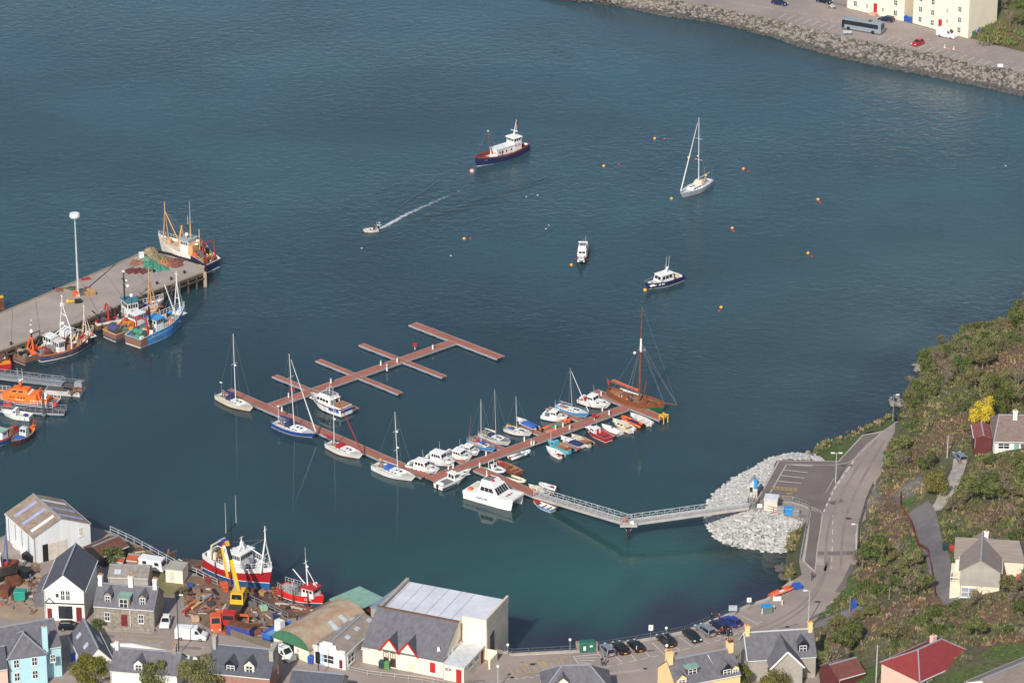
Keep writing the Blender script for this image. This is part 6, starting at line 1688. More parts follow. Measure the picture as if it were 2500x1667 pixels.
class House:
 """walls, roof, windows of one building; A, B are its front wall's ends, measured at height zm"""
 def __init__(s, name, label, A, B, zb, D, e, r, wall, roof, axis='x', over=.25, cat='house', hip=0., low=2.5, verge=None, group=None):
  a, b = Vector(A), Vector(B)
  d = b - a
  W = math.hypot(d.x, d.y)
  s.W, s.D, s.e, s.r, s.axis, s.hip = W, D, e, r, axis, hip
  s.t = t = T(name, label, cat, (a.x, a.y, zb), math.atan2(d.y, d.x), group)
  mb = MB()
  base = [(0, 0), (W, 0), (W, D), (0, D)]
  mb.add([(x, y, -low) for x, y in base] + [(x, y, e) for x, y in base], [(0, 1, 5, 4), (1, 2, 6, 5), (2, 3, 7, 6), (3, 0, 4, 7)], wall)
  if not hip and r > e:
   if axis == 'x':
    mb.add([(0, 0, e), (0, D / 2, r), (0, D, e)], [(0, 1, 2)], wall).add([(W, 0, e), (W, D, e), (W, D / 2, r)], [(0, 1, 2)], wall)
   else:
    mb.add([(0, 0, e), (W, 0, e), (W / 2, 0, r)], [(0, 1, 2)], wall).add([(0, D, e), (W / 2, D, r), (W, D, e)], [(0, 1, 2)], wall)
  s.wall = mb.build('wall', t)
  mb = MB()
  o = over
  if r <= e:      # flat roof with a low edge
   mb.box(-o, W + o, -o, D + o, e, e + .18, roof)
  else:
   k = (r - e) / ((D if axis == 'x' else W) / 2)
   ez = e - o * k
   if axis == 'x':
    g = .12 if verge is None else verge
    p = [(-g, -o, ez), (W + g, -o, ez), (W + g - hip, D / 2, r), (-g + hip, D / 2, r), (-g, D + o, ez), (W + g, D + o, ez)]
    fs = [(0, 1, 2, 3), (5, 4, 3, 2)] + ([(4, 0, 3), (1, 5, 2)] if hip else [])
   else:
    g = .12 if verge is None else verge
    p = [(-o, D + g, ez), (-o, -g, ez), (W / 2, -g + hip, r), (W / 2, D + g - (hip if hip > 0 else 0), r), (W + o, D + g, ez), (W + o, -g, ez)]
    fs = [(0, 1, 2, 3), (5, 4, 3, 2)] + ([(1, 5, 2), (4, 0, 3)] if hip else [])
   up = [(x, y, z + .16) for x, y, z in p]
   mb.add(up, fs, roof)
   mb.add(p, [f[::-1] for f in fs], roof)
   ring = [0, 1, 5, 4] if hip else ([0, 1, 2, 5, 4, 3])
   n = len(ring)
   mb.add([p[i] for i in ring] + [up[i] for i in ring], [(i, (i + 1) % n, n + (i + 1) % n, n + i) for i in range(n)], roof)
  s.roof = mb.build('roof', t)
  if r > e:
   gb = MB()
   ez2 = e - over * (r - e) / ((D if axis == 'x' else W) / 2)
   for sg in (0, 1):
    if axis == 'x': gy = -over - .06 if sg == 0 else D + over + .06; gb.bar((0, gy, ez2 + .05), (W, gy, ez2 + .05), .12, .12, WHITE)
    else: gy = -over - .06 if sg == 0 else W + over + .06; gb.bar((gy, 0, ez2 + .05), (gy, D, ez2 + .05), .12, .12, WHITE)
   gb.bar((.15, -.08, 0), (.15, -.08, ez2), .09, .09, GREYW)
   gb.build('gutter', t)
  if r > e:
   c = MB()
   q0, q1 = (up[3], up[2])
   c.bar(Vector(q0) + Vector((0, 0, .03)), Vector(q1) + Vector((0, 0, .03)), .3, .14, LEAD)
   if hip:
    for i, j in ((0, 3), (4, 3), (1, 2), (5, 2)) if axis == 'x' else ((1, 2), (5, 2), (0, 3), (4, 3)):
     c.bar(Vector(up[i]) + Vector((0, 0, .03)), Vector(up[j]) + Vector((0, 0, .03)), .2, .1, LEAD)
   c.build('ridge', s.roof)
 def rz(s, x, y):
  if s.r <= s.e: return s.e + .18
  if s.axis == 'x': return s.e + (s.r - s.e) * (1 - abs(y - s.D / 2) / (s.D / 2)) + .16
  return s.e + (s.r - s.e) * (1 - abs(x - s.W / 2) / (s.W / 2)) + .16
 def put(s, face, u, z, w, h, m=None, name='window', frame=WHITE, th=.05, fw=.1):
  W, D = s.W, s.D
  P_ = {'f': lambda a: (a, 0), 'r': lambda a: (W, a), 'b': lambda a: (W - a, D), 'l': lambda a: (0, D - a)}[face]
  (x0, y0), (x1, y1) = P_(u - w / 2), P_(u + w / 2)
  q = [(x0, y0, z), (x1, y1, z), (x1, y1, z + h), (x0, y0, z + h)]
  return panel(s.t, name, q, m or WIN, th, frame if name == 'window' else None, fw)
 def door(s, face, u, w=1.0, h=2.1, m=None, z=.05): return s.put(face, u, z, w, h, m or DOORR, 'door', None, .08)
 def chimney(s, x, y, h=1.3, w=.9, d=.6, m=None, pots=2, pm=None):
  z = s.rz(x, y)
  m = m or STONE
  mb = MB().box(x - w / 2, x + w / 2, y - d / 2, y + d / 2, min(z, s.e) if s.r > s.e else z, z + h, m).box(x - w / 2 - .08, x + w / 2 + .08, y - d / 2 - .08, y + d / 2 + .08, z + h, z + h + .15, pm or m)
  o = mb.build('chimney', s.t)
  for k in range(pots):
   px = x + (k - (pots - 1) / 2) * .4
   MB().tube((px, y, z + h + .15), (px, y, z + h + .6), .14, .11, 7, M('chimney_pot', (186, 130, 92), .8)).build('chimney_pot', o)
 def dormer(s, x, y0, w, h, dpt, wall, roof, flat=False, win=True, z=None):
  """dormer looking out of the front slope"""
  z0 = s.rz(x, y0) - .3 if z is None else z
  mb = MB().box(x - w / 2, x + w / 2, y0, y0 + dpt, z0 - .3, z0 + h, wall)
  if not flat:
   mb.add([(x - w / 2, y0, z0 + h), (x + w / 2, y0, z0 + h), (x, y0, z0 + h + w * .45)], [(0, 1, 2)], wall)
  o = mb.build('dormer', s.t)
  r = MB()
  if flat:
   r.box(x - w / 2 - .12, x + w / 2 + .12, y0 - .2, y0 + dpt, z0 + h, z0 + h + .14, roof)
  else:
   up = z0 + h + w * .45 + .1
   for sx in (-1, 1):
    e = [(x + sx * (w / 2 + .15), y0 - .15, z0 + h - .12), (x, y0 - .15, up), (x, y0 + dpt + .6, up), (x + sx * (w / 2 + .15), y0 + dpt, z0 + h - .12)]
    r.add(e, [(0, 1, 2, 3) if sx < 0 else (3, 2, 1, 0)], roof).add([(a, b, c + .1) for a, b, c in e], [(3, 2, 1, 0) if sx < 0 else (0, 1, 2, 3)], roof)
  r.build('dormer_roof', o)
  if win:
   panel(o, 'window', [(x - w * .36, y0 - .005, z0 + .1), (x + w * .36, y0 - .005, z0 + .1), (x + w * .36, y0 - .005, z0 + h - .08), (x - w * .36, y0 - .005, z0 + h - .08)], WIN, .05, WHITE, .1)
 def skylight(s, x, y, w=.8, l=1.0, m=None, name='rooflight'):
  """pane lying in the roof slope"""
  m = m or SKYL
  if s.axis == 'x':
   c = (x - w / 2, x + w / 2); ys = (y - l / 2, y + l / 2)
   q = [(c[0], ys[0], s.rz(x, ys[0])), (c[1], ys[0], s.rz(x, ys[0])), (c[1], ys[1], s.rz(x, ys[1])), (c[0], ys[1], s.rz(x, ys[1]))]
  else:
   c = (x - l / 2, x + l / 2); ys = (y - w / 2, y + w / 2)
   q = [(c[0], ys[0], s.rz(c[0], y)), (c[1], ys[0], s.rz(c[1], y)), (c[1], ys[1], s.rz(c[1], y)), (c[0], ys[1], s.rz(c[0], y))]
  return panel(s.roof, name, q, m, .06)
SHEETW = mat('white_sheet_cladding', lin((222, 224, 224)), .6, .06, .5, stretch=(3, 3, .2))
SHEETR = mat('lichen_sheet_roof', lin((160, 142, 124)), .9, .18, .9, col2=lin((128, 112, 100)))
s = House('boat_shed', 'large white clad boat shed with lichened roof and blue roof strips', P('A3', 283, 592, ZT), P('A3', 748, 474, ZT), ZT, 12.0, 5.2, 7.7, SHEETW, SHEETR, 'y', .15, 'shed')
for k in range(3):
 for sx in (.25, .75): s.skylight(s.W * sx, 2.0 + k * 3.6, .8, s.W * .4, M('lavender_rooflight', (160, 168, 206), .5, .12) if (k + (sx > .5)) % 3 else M('white_rooflight', (226, 228, 230), .5))
for k in range(4): MB().box(-.06, -.005, 2 + k * 2.9, 2.12 + k * 2.9, 0, 5.2, M('dark_joint', (70, 72, 76), .8)).build('wall_joint', s.t)
s.put('f', s.W * .2, 0, 1.1, 3.4, BLACK, 'door_gap')  # black panel, the unlit inside of the gap put in as colour
for k in range(4): s.put('f', s.W * .2 + 1.1 + k * .95, 0, .88, 3.4, M('beige_door', (206, 198, 182), .7), 'sliding_door')
s.put('f', s.W * .83, 3.3, .7, 1.7, M('tan_board', (176, 158, 112), .8), 'window')
s = House('shop_house', 'white gabled house with dark slate roof, black band and shop window', P('A3', 372, 1050, ZT), P('A3', 697, 1062, ZT), ZT, 12.5, 6.0, 9.0, HARL, SLATE2, 'y', .25)
s.put('f', s.W * .47, 4.0, .8, 2.0); s.put('f', s.W * .6, 4.0, .8, 2.0)
s.put('f', s.W * .52, .4, 2.5, 2.5, WIN, frame=None, fw=.12); s.door('f', s.W * .12, .8, 2.3); s.door('f', s.W * .86, 1.0, 2.7)
MB().box(-.06, s.W + .06, -.08, -.005, 3.3, 3.5, BLACK).bar((.1, -.05, 3.4), (.9, -.05, 4.4), .08, .14, BLACK).bar((.9, -.05, 4.4), (1.8, -.05, 3.4), .08, .14, BLACK).build('fascia_band', s.t)
s.put('f', s.W * .33, 4.6, .5, .7, M('sign_dark', (60, 60, 66), .6), 'wall_sign')
for k in range(3):
 y = 5 + k * 2.6
 MB().add([(-3, y, 2.2), (-.02, y, 4.2), (-.02, y + 2.4, 4.2), (-3, y + 2.4, 2.2), (-3, y, 0), (-3, y + 2.4, 0), (-.02, y, 0)], [(3, 2, 1, 0), (0, 4, 5, 3), (0, 1, 6, 4)], SLATE).build('lean_to', s.t)
s = House('stone_cottage', 'grey stone cottage with three dormers, the middle one copper green', P('A3', 775, 1082, ZT), P('A3', 1268, 1118, ZT), ZT, 7.0, 3.6, 6.2, STONE, SLATE, 'x', .2)
s.chimney(.5, 3.5, 1.4, .7, 1.0, HARL); s.chimney(s.W * .55, 3.5, 1.6, .8, .8, HARL); s.chimney(s.W - .5, 3.5, 1.4, .7, 1.0, HARL)
for q in (.22, .8): s.dormer(s.W * q, .7, 1.3, 1.5, 2.0, STONE, SLATE)
s.dormer(s.W * .5, .02, 2.1, 2.0, 3.0, STONE, COPP, True, z=3.4)
for q in (.22, .78): s.put('f', s.W * q, .8, 1.0, 1.7)
s.door('f', s.W * .5, 1.1, 2.2)
MB().bar((s.W * .6, -.05, 0), (s.W * .6, -.05, 3.4), .1, .1, WHITE).build('downpipe', s.t)
s = House('outhouse', 'low outhouse with weathered sheet roof behind the stone cottage', P('A3', 890, 790, ZT), P('A3', 1215, 800, ZT), ZT, 5, 2.2, 3.4, GREYW, mat('weathered_sheet', lin((140, 132, 124)), .9, .2, 1.2), 'x', .15, 'outhouse')
s.skylight(1.6, 1, 1.2, 1);
s = House('rusty_shed', 'dark shed with rust red roof between the boat shed and the garden', P('A3', 690, 545, ZT), P('A3', 850, 620, ZT), ZT, 6.0, 2.2, 3.2, BLACK, mat('rust_roof', lin((104, 66, 56)), .9, .2, .8), 'y', .15, 'shed')
s = House('garden_shed', 'little shed with orange rusted roof beside the caravan', P('A3', 1042, 638, ZT), P('A3', 1130, 648, ZT), ZT, 2.6, 1.9, 2.4, M('timber_wall', (140, 118, 92), .9), M('orange_rust_roof', (176, 88, 62), .9, .2), 'x', .12, 'shed')
s = House('garden_shed', 'tiny shed with red roof panels left of the orange roofed one', P('A3', 925, 625, ZT), P('A3', 1010, 635, ZT), ZT, 2, 1.3, 1.7, GREYW, M('orange_rust_roof', (176, 88, 62), .9, .2), 'x', .1, 'shed')
s = House('garden_shed', 'white box shed with grey flat roof by the railing', P('A3', 1360, 740, ZT), P('A3', 1500, 755, ZT), ZT, 3.2, 2.6, 2.6, CRM, GREYW, 'x', .08, 'shed')
s.put('f', 1.2, .1, .9, 2, M('pale_door', (210, 204, 192), .7), 'door')
t = T('caravan', 'white caravan parked in the garden by the sea railing', 'caravan', P('A3', 1250, 640, ZT), -.35)
c = Block(t, 'body', WHITE, -2.6, 2.6, -1.1, 1.1, .5, 2.5, .45, .3, .12)
c.put('f', .12, .88, .45, .85, WIN); c.put('r', .2, .36, .5, .8, WIN); c.put('r', .45, .58, .1, .8, GEL, 'door'); c.put('r', .7, .88, .5, .8, WIN)
for s_ in (1, -1): MB().tube((-.2, s_ * 1.0, .33), (-.2, s_ * .8, .33), .33, .33, 10, BLACK).build('wheel', t)
MB().bar((2.5, 0, .5), (3.6, 0, .45), .1, .1, STEEL).build('drawbar', t)
W_ = P('A4', 735, 1290, ZT); V_ = P('A4', 1022, 1402, ZT)
s = House('nissen_hut', 'long hut with curved rust streaked roof and green gable end', W_, V_, ZT, 15.5, 2.3, 2.3, CRM, CRM, 'x', -.1, 'shed')
ar = mat('curved_sheet', lin((176, 164, 142)), .8, .12, .5, col2=lin((164, 128, 100)))
secs = []
for y in (0, 15.6):
 secs.append([(s.W / 2 - (s.W / 2 + .15) * math.cos(a * math.pi / 12), y - .15, 2.3 + 2.4 * math.sin(a * math.pi / 12)) for a in range(13)])
s.roof.data.clear_geometry()
bm = MB().loft(secs, ar, cap=False, closed=False)
rf = bm.build('roof_shell', s.roof)
g = MB()
p_ = secs[0]
g.face([(x, -.1, z) for x, y, z in p_][::-1], M('green_gable', (66, 116, 84), .7)); g.build('gable', s.t)
if rf.data.polygons[5].normal.z < 0: rf.data.flip_normals()
for y in (7.2, 10):
 a0, a1 = 8, 10.3
 q = [(s.W / 2 - (s.W / 2 + .2) * math.cos(a * math.pi / 12), yy, 2.36 + 2.4 * math.sin(a * math.pi / 12)) for a, yy in ((a0, y), (a1, y), (a1, y + .9), (a0, y + .9))]
 panel(s.roof, 'rooflight', q, SKYL, .08)
s.put('f', s.W * .42, .05, 2.6, 2.4, BLACK, 'door'); s.put('f', s.W * .7, 1.2, .7, .8)
s = House('open_shelter', 'shelter with pale green flat roof at the sea end of the curved hut', P('A4', 1215, 985, ZT), P('A4', 1400, 1075, ZT), ZT, 6.5, 2.4, 2.4, RUST, COPP, 'x', .4, 'shelter')
s = House('harbour_shop', 'white harbour shop with stepped front parapet and shop windows', P('A4', 1058, 1402, ZT), P('A4', 1322, 1462, ZT), ZT, 13, 3.0, 4.2, HARL, mat('grey_felt_roof', lin((146, 134, 124)), .9, .12, .8), 'y', .1, 'shop')
MB().prism([(0, -.12), (s.W, -.12), (s.W, .12), (0, .12)], 2.9, 3.6, HARL).build('parapet', s.t)
MB().box(s.W * .22, s.W * .72, -.14, .1, 3.6, 4.3, HARL).box(s.W * .32, s.W * .62, -.14, .1, 4.3, 4.7, HARL).build('parapet_step', s.t)
s.put('f', s.W * .14, .1, .9, 2.3, BLACK, 'door'); s.put('f', s.W * .45, .6, 2.6, 1.7, WIN, fw=.12); s.put('f', s.W * .86, .2, .6, 1.6, ANTI, 'door'); s.put('r', 2, .5, 2.4, 1.8); s.put('f', s.W * .28, .0, .8, 2.2, M('poster_blue', (150, 180, 206), .6), 'poster')
for x, y in ((1.2, 7), (s.W * .7, 4.5), (s.W * .3, 11), (s.W * .7, 8), (s.W * .75, 12)): s.skylight(x, y, 1.1, .8)
A_, B_ = P('A5', 168, 1016, ZT), P('A5', 1092, 1198, ZT)
s = House('harbour_hall', 'big cream hall with slate front slope, red trimmed gablets and white flat roof behind', A_, B_, ZT, 8.0, 3.5, 3.5, CRM, CRM, 'x', -.2, 'hall')
s.roof.data.clear_geometry()
W = s.W
MB().add([(-.1, -.3, 3.35), (W + .1, -.3, 3.35), (W + .1, 6.6, 7.7), (-.1, 6.6, 7.7), (-.1, -.3, 3.2), (W + .1, -.3, 3.2), (W + .1, 6.6, 7.5), (-.1, 6.6, 7.5)], [(0, 1, 2, 3), (7, 6, 5, 4), (0, 4, 5, 1), (1, 5, 6, 2), (3, 7, 4, 0), (2, 6, 7, 3)], SLATE).build('slate_slope', s.roof)
MB().add([(W, 0, 3.4), (W, 6.6, 7.5), (W, 6.6, 0), (W, 0, 0)], [(0, 3, 2, 1)], CRM).build('gable', s.t)
MB().add([(0, 0, 3.4), (0, 6.6, 7.5), (0, 6.6, 0), (0, 0, 0)], [(0, 1, 2, 3)], CRM).build('gable', s.t)
MB().bar((-.1, 6.62, 7.75), (W + .1, 6.62, 7.75), .35, .25, M('brown_ridge', (110, 78, 66), .8)).build('ridge', s.roof)
h0 = 7.2
Dh = 18.4
fl = MB().box(.2, W - .4, 6.75, Dh, -2, h0, CRM, top=M('white_felt', (206, 208, 214), .8, .09, .35))
fl.box(W - .4, W + 4.4, 9, Dh, -2, h0, HALLW, top=M('white_felt', (206, 208, 214), .8, .09, .35))
fl.build('flat_roof_block', s.t)
for k in range(6): MB().box(1 + k * W / 6.2, 1.12 + k * W / 6.2, 6.9, Dh - .1, h0, h0 + .05, M('roof_seam', (170, 172, 178), .8)).build('roof_seam', s.t)
MB().box(.15, .75, 6.9, Dh, h0, h0 + .7, CONC).build('parapet', s.t)
MB().box(W + 4.0, W + 4.41, 8.7, Dh + .3, h0 - .6, h0 + .75, HALLW).box(W - .2, W + 4.38, 8.7, 9.1, h0 - 7, h0 + .5, CRM).build('parapet', s.t)
s2 = s
s2.D = 8
panel(s.t, 'doorway', [(W + 4.43, 10.2, .6), (W + 4.43, 12, .6), (W + 4.43, 12, 4.6), (W + 4.43, 10.2, 4.0)], M('doorway_dark', (70, 68, 70), .8), .04)
for x, kind in ((W * .34, 2), (W * .57, 1)):
 gz = 3.35
 o = MB().box(x - 1.7, x + 1.7, -.12, .6, 2.0, gz, CRM).add([(x - 1.7, -.12, gz), (x + 1.7, -.12, gz), (x, -.12, gz + 2.2)], [(0, 1, 2)], CRM).build('gablet', s.t)
 r_ = MB()
 for sx in (-1, 1):
  e_ = [(x + sx * 1.95, -.35, gz - .25), (x, -.35, gz + 2.3), (x, 3.2, gz + 2.3), (x + sx * 1.95, -.2, gz - .25)]
  r_.add(e_, [(0, 1, 2, 3) if sx > 0 else (3, 2, 1, 0)], SLATE2)
  r_.bar((x + sx * 1.95, -.38, gz - .2), (x, -.38, gz + 2.35), .12, .26, RED)
 r_.build('gablet_roof', o)
 if kind == 2:
  for dx in (-.65, .65): s.put('f', x + dx, .5, .95, 2.6, WIN, fw=.1, frame=M('brown_frame', (96, 60, 56), .6), th=.2)
 else: s.put('f', x, 1.9, 2.3, .8, M('brown_shutter', (120, 84, 76), .7), th=.2, frame=CRM)
s.put('f', W * .05, 2.6, 1.8, .5, M('brown_shutter', (120, 84, 76), .7)); s.put('f', W * .87, .7, 1.0, 1.9, RED, 'shutter'); s.door('f', W * .6, 1.0, 2.0, CREAM)
MB().add([(W * .9, 1.3, 4.2), (W * .9 + .5, 1.3, 4.2), (W * .9 + .25, 1.2, 5.4)], [(0, 1, 2)], WHITE).tube((W * .9, 1.3, 4.1), (W * .9, 1.3, 5.1), .2, .1, 6, WHITE).build('roof_vent', s.t)
for y in (2.5, 4.2): s.put('r', y, 2.8, .7, 1.1)
t = s.t
an = MB().box(W + .25, W + 4.0, -.4, 8.6, -2, 2.9, CRM)
an.build('annex', t); MB().box(W + .05, W + 4.2, -.6, 8.68, 2.9, 3.1, M('annex_roof', (204, 206, 208), .7)).build('annex_roof', t)
def ap(name, q, m, fr=None): panel(t, name, q, m, .05, fr)
ap('window', [(W + .5, -.41, 1.8), (W + 1.8, -.41, 1.8), (W + 1.8, -.41, 2.5), (W + .5, -.41, 2.5)], M('brown_shutter', (120, 84, 76), .7), WHITE)
ap('door', [(W + 2.6, -.41, 0), (W + 3.6, -.41, 0), (W + 3.6, -.41, 2.5), (W + 2.6, -.41, 2.5)], RED)
for y in (1.6, 4.4): ap('window', [(W + 4.01, y, 1.7), (W + 4.01, y + 1.6, 1.7), (W + 4.01, y + 1.6, 2.4), (W + 4.01, y, 2.4)], WIN, WHITE)
ap('door', [(W + 4.01, 7.2, 0), (W + 4.01, 8.2, 0), (W + 4.01, 8.2, 2.4), (W + 4.01, 7.2, 2.4)], ANTI)
MB().box(W + 3.9, W + 6.2, 9.0, 9.3, -.5, 2.1, CRM).box(W + 5.9, W + 6.2, 6.0, 9.0, -.5, 1.7, CRM).build('yard_wall', t)
s = House('lean_to_shed', 'small shed with blue grey roof behind the harbour shop', P('A5', 262, 560, ZT), P('A5', 370, 590, ZT), ZT, 8, 3.0, 3.0, GREYW, M('blue_grey_roof', (120, 142, 160), .7), 'x', .1, 'shed')
s = House('blue_house', 'tall pale blue house with big hipped slate roof', P('A3', 70, 1370, 10.2), P('A3', 378, 1328, 10.2), ZT, 7, 5.8, 8.6, SKYB, SLATE, 'y', .2, hip=3.2)
for x in (.2, .68):
 for z in (1.4, 3.9): s.put('f', s.W * x, z, 1.0, 1.6)
W2 = s.W
blk = House('house_block', 'x', P('A3', -190, 1400, 10.2), P('A3', 506, 1280, 10.2), ZT, 8.5, 5.8, 8.9, SKYB, SLATE, 'x', .2, hip=0.)
for ch in list(blk.t.children):
 mw = ch.matrix_basis.copy()
 ch.parent = s.t
 dl = local(s.t, blk.t.location)
 ch.location = (dl.x, dl.y + .9, 0); ch.rotation_euler = (0, 0, blk.t.rotation_euler.z - s.t.rotation_euler.z)
bpy.data.objects.remove(blk.t)
MB().box(W2 - .3, W2 + .6, 1.2, 1.9, 5, 10.2, SKYB).tube((W2 + .1, 1.55, 10.2), (W2 + .1, 1.55, 10.6), .16, .14, 7, M('chimney_pot', (186, 130, 92), .8)).build('chimney', s.t)
panel(s.t, 'window', [(W2 + .8, .75, 3.7), (W2 + 1.7, .78, 3.7), (W2 + 1.7, .78, 5.2), (W2 + .8, .75, 5.2)], WIN, .06, WHITE, .1)
s = House('pink_house', 'pink walled house corner at the picture edge beside the blue house', P('A3', -220, 1480, 9), P('A3', 60, 1445, 9), ZT, 6, 4.6, 7.2, PINK, SLATE2, 'x', .2)
s = House('slate_cottage', 'narrow cottage with steep grey roof and rooflights across from the stone cottage', P('A3', 690, 1420, 7.4), P('A3', 925, 1385, 7.4), ZT, 11.5, 3.0, 5.8, HARL, SLATE, 'y', .2)
s.skylight(s.W * .25, 4, 1.0, .8); s.skylight(s.W * .2, 8.6, 1.0, .8); s.skylight(s.W * .8, 6, 2.2, .8)
s = House('white_cottage', 'white gabled cottage with slate roof behind the round tree', P('C3', 905, 455, 7.5), P('C3', 1450, 500, 7.5), ZT, 7, 3.1, 5.6, HARL, SLATE, 'x', .2)
s.chimney(.4, 3.5, 1.0, .6, .9, HARL); s.chimney(s.W * .9, 3.5, 1.2, .6, .8, STONE)
s.dormer(s.W * .42, .3, 1.6, 1.4, 2.5, HARL, SLATE)
s = House('slate_house', 'dark slate house with red stone gable and chimney wall', P('A4', 190, 1480, 7.9), P('A4', 700, 1530, 7.9), ZT, 8, 3.5, 6.8, mat('red_stone_wall', lin((156, 116, 102)), .9, .14, 1.2), SLATE2, 'x', .15)
s.dormer(s.W * .66, .6, 1.7, 1.5, 2.5, CRM, SLATE2); s.dormer(s.W * .36, .6, 2.0, 1.2, 2.4, BLACK, SLATE2)
s.chimney(s.W - .3, 4, .5, .7, 3.4, GREYW, 0); s.chimney(.4, 4, 1.6, .6, 1.6, GREYW, 2)
s.put('r', 5.2, 1.9, .7, 1.5)
s = House('hipped_house', 'hipped slate roof with pale ridges at the lower picture edge', P('A6', 320, 1240, 7.6), P('A6', 1040, 1225, 7.6), ZT, 7.5, 3.2, 6.2, CRM, SLATE, 'x', .2, hip=3.6)
s.dormer(s.W * .3, .6, 1.8, 1.2, 2.4, CRM, SLATE)
s = House('hall_roof_house', 'slate roofed outbuilding just below the red stone gable', P('A4', 860, 1600, 7.0), P('A4', 1280, 1640, 7.0), ZT, 5.5, 2.6, 4.4, GREYW, SLATE2, 'x', .2)
s = House('yellow_house', 'yellow house with two tall yellow chimneys and green topped dormer', P('C5', 395, 560, 9.6), P('C5', 1010, 440, 9.6), ZT, 7.5, 5.0, 8.0, YELW, SLATE, 'x', .15)
s.chimney(.35, 3.75, 1.5, .8, 1.5, YELW, 3, YELW); s.chimney(s.W - .35, 3.75, 1.5, .8, 1.4, YELW, 3, RUST)
s.dormer(s.W * .3, 1.3, 2.2, 1.3, 2.4, M('maroon_cheek', (100, 60, 58), .7), COPP, True)
s.dormer(s.W * .1, .3, 1.8, 1.0, 2.6, YELW, SLATE); s.dormer(s.W * .8, .3, 2.0, 1.2, 2.2, BLACK, SLATE); s.dormer(s.W * .93, .3, 1.4, 1.0, 2.2, YELW, SLATE)
MB().bar((s.W * .62, 3.5, 7.9), (s.W * .7, .2, 5.2), .25, .1, WHITE).build('flashing', s.roof)
s = House('grey_house', 'grey rendered house with cross gable and white barge boards', P('C5', 1085, 320, 8.4), P('C5', 1745, 330, 8.4), ZT, 7.5, 4.0, 7.2, GREYW, SLATE, 'x', .15, verge=.2)
s.t.rotation_euler.z += .16
s.chimney(.4, 3.75, 1.2, .7, 1.0, YELW, 2); s.chimney(s.W - .4, 3.75, 1.2, .7, 1.0, YELW, 2)
gx, gw, gd = s.W * .52, 5.4, 3.2
gab = MB().box(gx - gw / 2, gx + gw / 2, -gd, 1, -2, 4.0, GREYW).add([(gx - gw / 2, -gd, 4.0), (gx + gw / 2, -gd, 4.0), (gx, -gd, 6.9)], [(0, 1, 2)], GREYW).build('cross_gable', s.t)
cr, bb = MB(), MB()
for sx in (-1, 1):
 e_ = [(gx + sx * (gw / 2 + .3), -gd - .3, 3.85), (gx, -gd - .3, 7.05), (gx, 4.0, 7.05), (gx + sx * (gw / 2 + .3), .4, 3.85)]
 cr.add(e_, [(0, 1, 2, 3) if sx > 0 else (3, 2, 1, 0)], SLATE)
 bb.bar((gx + sx * (gw / 2 + .3), -gd - .34, 3.85), (gx, -gd - .34, 7.05), .1, .3, WHITE)
 bb.bar((-.2, 3.75 + sx * 4, 3.9), (-.2, 3.75, 7.3), .1, .26, WHITE)
bb.bar((-.2, 3.75, 7.42), (s.W + .2, 3.75, 7.42), .3, .16, WHITE)
cr.build('cross_roof', gab); bb.build('barge_board', s.t)
s.dormer(s.W * .82, .8, 1.8, 1.4, 2.4, BLACK, SLATE2)
s.put('l', 4, 1, .9, 1.3)
def hs(c, x, y, z): return P(c, x, y, z)
p = H('A8', 190, 1470)
zb = p.z + 1.0
s = House('red_roof_bungalow', 'pink bungalow with large hipped red roof', hs('A8', 480, 1545, zb + 2.7), hs('A8', 955, 1330, zb + 2.7), zb, 8.5, 2.7, 5.2, PINK, REDT, 'x', .35, hip=4.3, low=4)
for q, w_ in ((.1, 1.2), (.28, 1.7), (.46, .8), (.62, 1.3), (.9, 1.9)): s.put('f', s.W * q, .8 if q != .62 else 1.0, w_, 1.3)
s.door('f', s.W * .76, .9, 2.1, BLACK)
s.chimney(s.W * .63, 5.2, 1.0, 1.0, .7, PINK, 1)
s = House('red_shed', 'dark red shed at the end of the red roofed bungalow', hs('A8', 945, 1455, zb + .5), hs('A8', 1065, 1460, zb + .5), zb - .5, 3, 1.9, 2.4, M('maroon_wall', (96, 42, 40), .8), M('maroon_roof', (128, 92, 88), .8), 'x', .15, 'shed')
p = H('A8', 870, 870)
zb = p.z
s = House('hillside_house', 'white house with grey hipped roof and glazed garage level on the hillside', hs('A8', 812, 865, zb), hs('A8', 1135, 885, zb), zb, 11, 5.2, 7.3, CREAMW, TILE, 'y', .3, low=3)
MB().box(-.05, s.W + .05, -.09, -.005, 2.4, 5.2, GREYW).add([(0, -.06, 5.2), (s.W, -.06, 5.2), (s.W / 2, -.06, 7.25)], [(0, 1, 2)], GREYW).build('upper_cladding', s.t)
s.put('f', s.W * .23, .15, 2.6, 1.9, M('curtain_glass', (150, 156, 160), .2), th=.1)
for y in (2, 4.5, 7.5): s.put('r', y, 3, 1.2, 1.2)
MB().box(-1.7, -.02, .4, 8, -2, 2.6, CREAMW).build('terrace', s.t)
mb = MB()
for k in range(6): mb.bar((-1.65, .45 + k * .5, 2.6), (-1.65, .45 + k * .5, 3.6), .08, .08, WHITE)
mb.bar((-1.65, .45, 3.6), (-1.65, 3, 3.6), .1, .1, WHITE).bar((-1.65, .45, 3.1), (-1.65, 3, 3.1), .06, .06, WHITE).bar((-1.65, .45, 3.6), (-.1, .45, 3.6), .1, .1, WHITE)
mb.build('balustrade', s.t)
wg = MB().box(-1.0, s.W + 4, 5.5, 12.5, -2, 4.9, CREAMW)
wg.build('rear_wing', s.t)
r_ = MB()
for a_ in ([(-1.3, 5.2, 4.8), (s.W + 4.3, 5.2, 4.8), (s.W + 3, 9, 7.2), (-1.3, 9, 7.2)], [(s.W + 4.3, 12.8, 4.8), (-1.3, 12.8, 4.8), (-1.3, 9, 7.2), (s.W + 3, 9, 7.2)]): r_.face(a_, TILE)
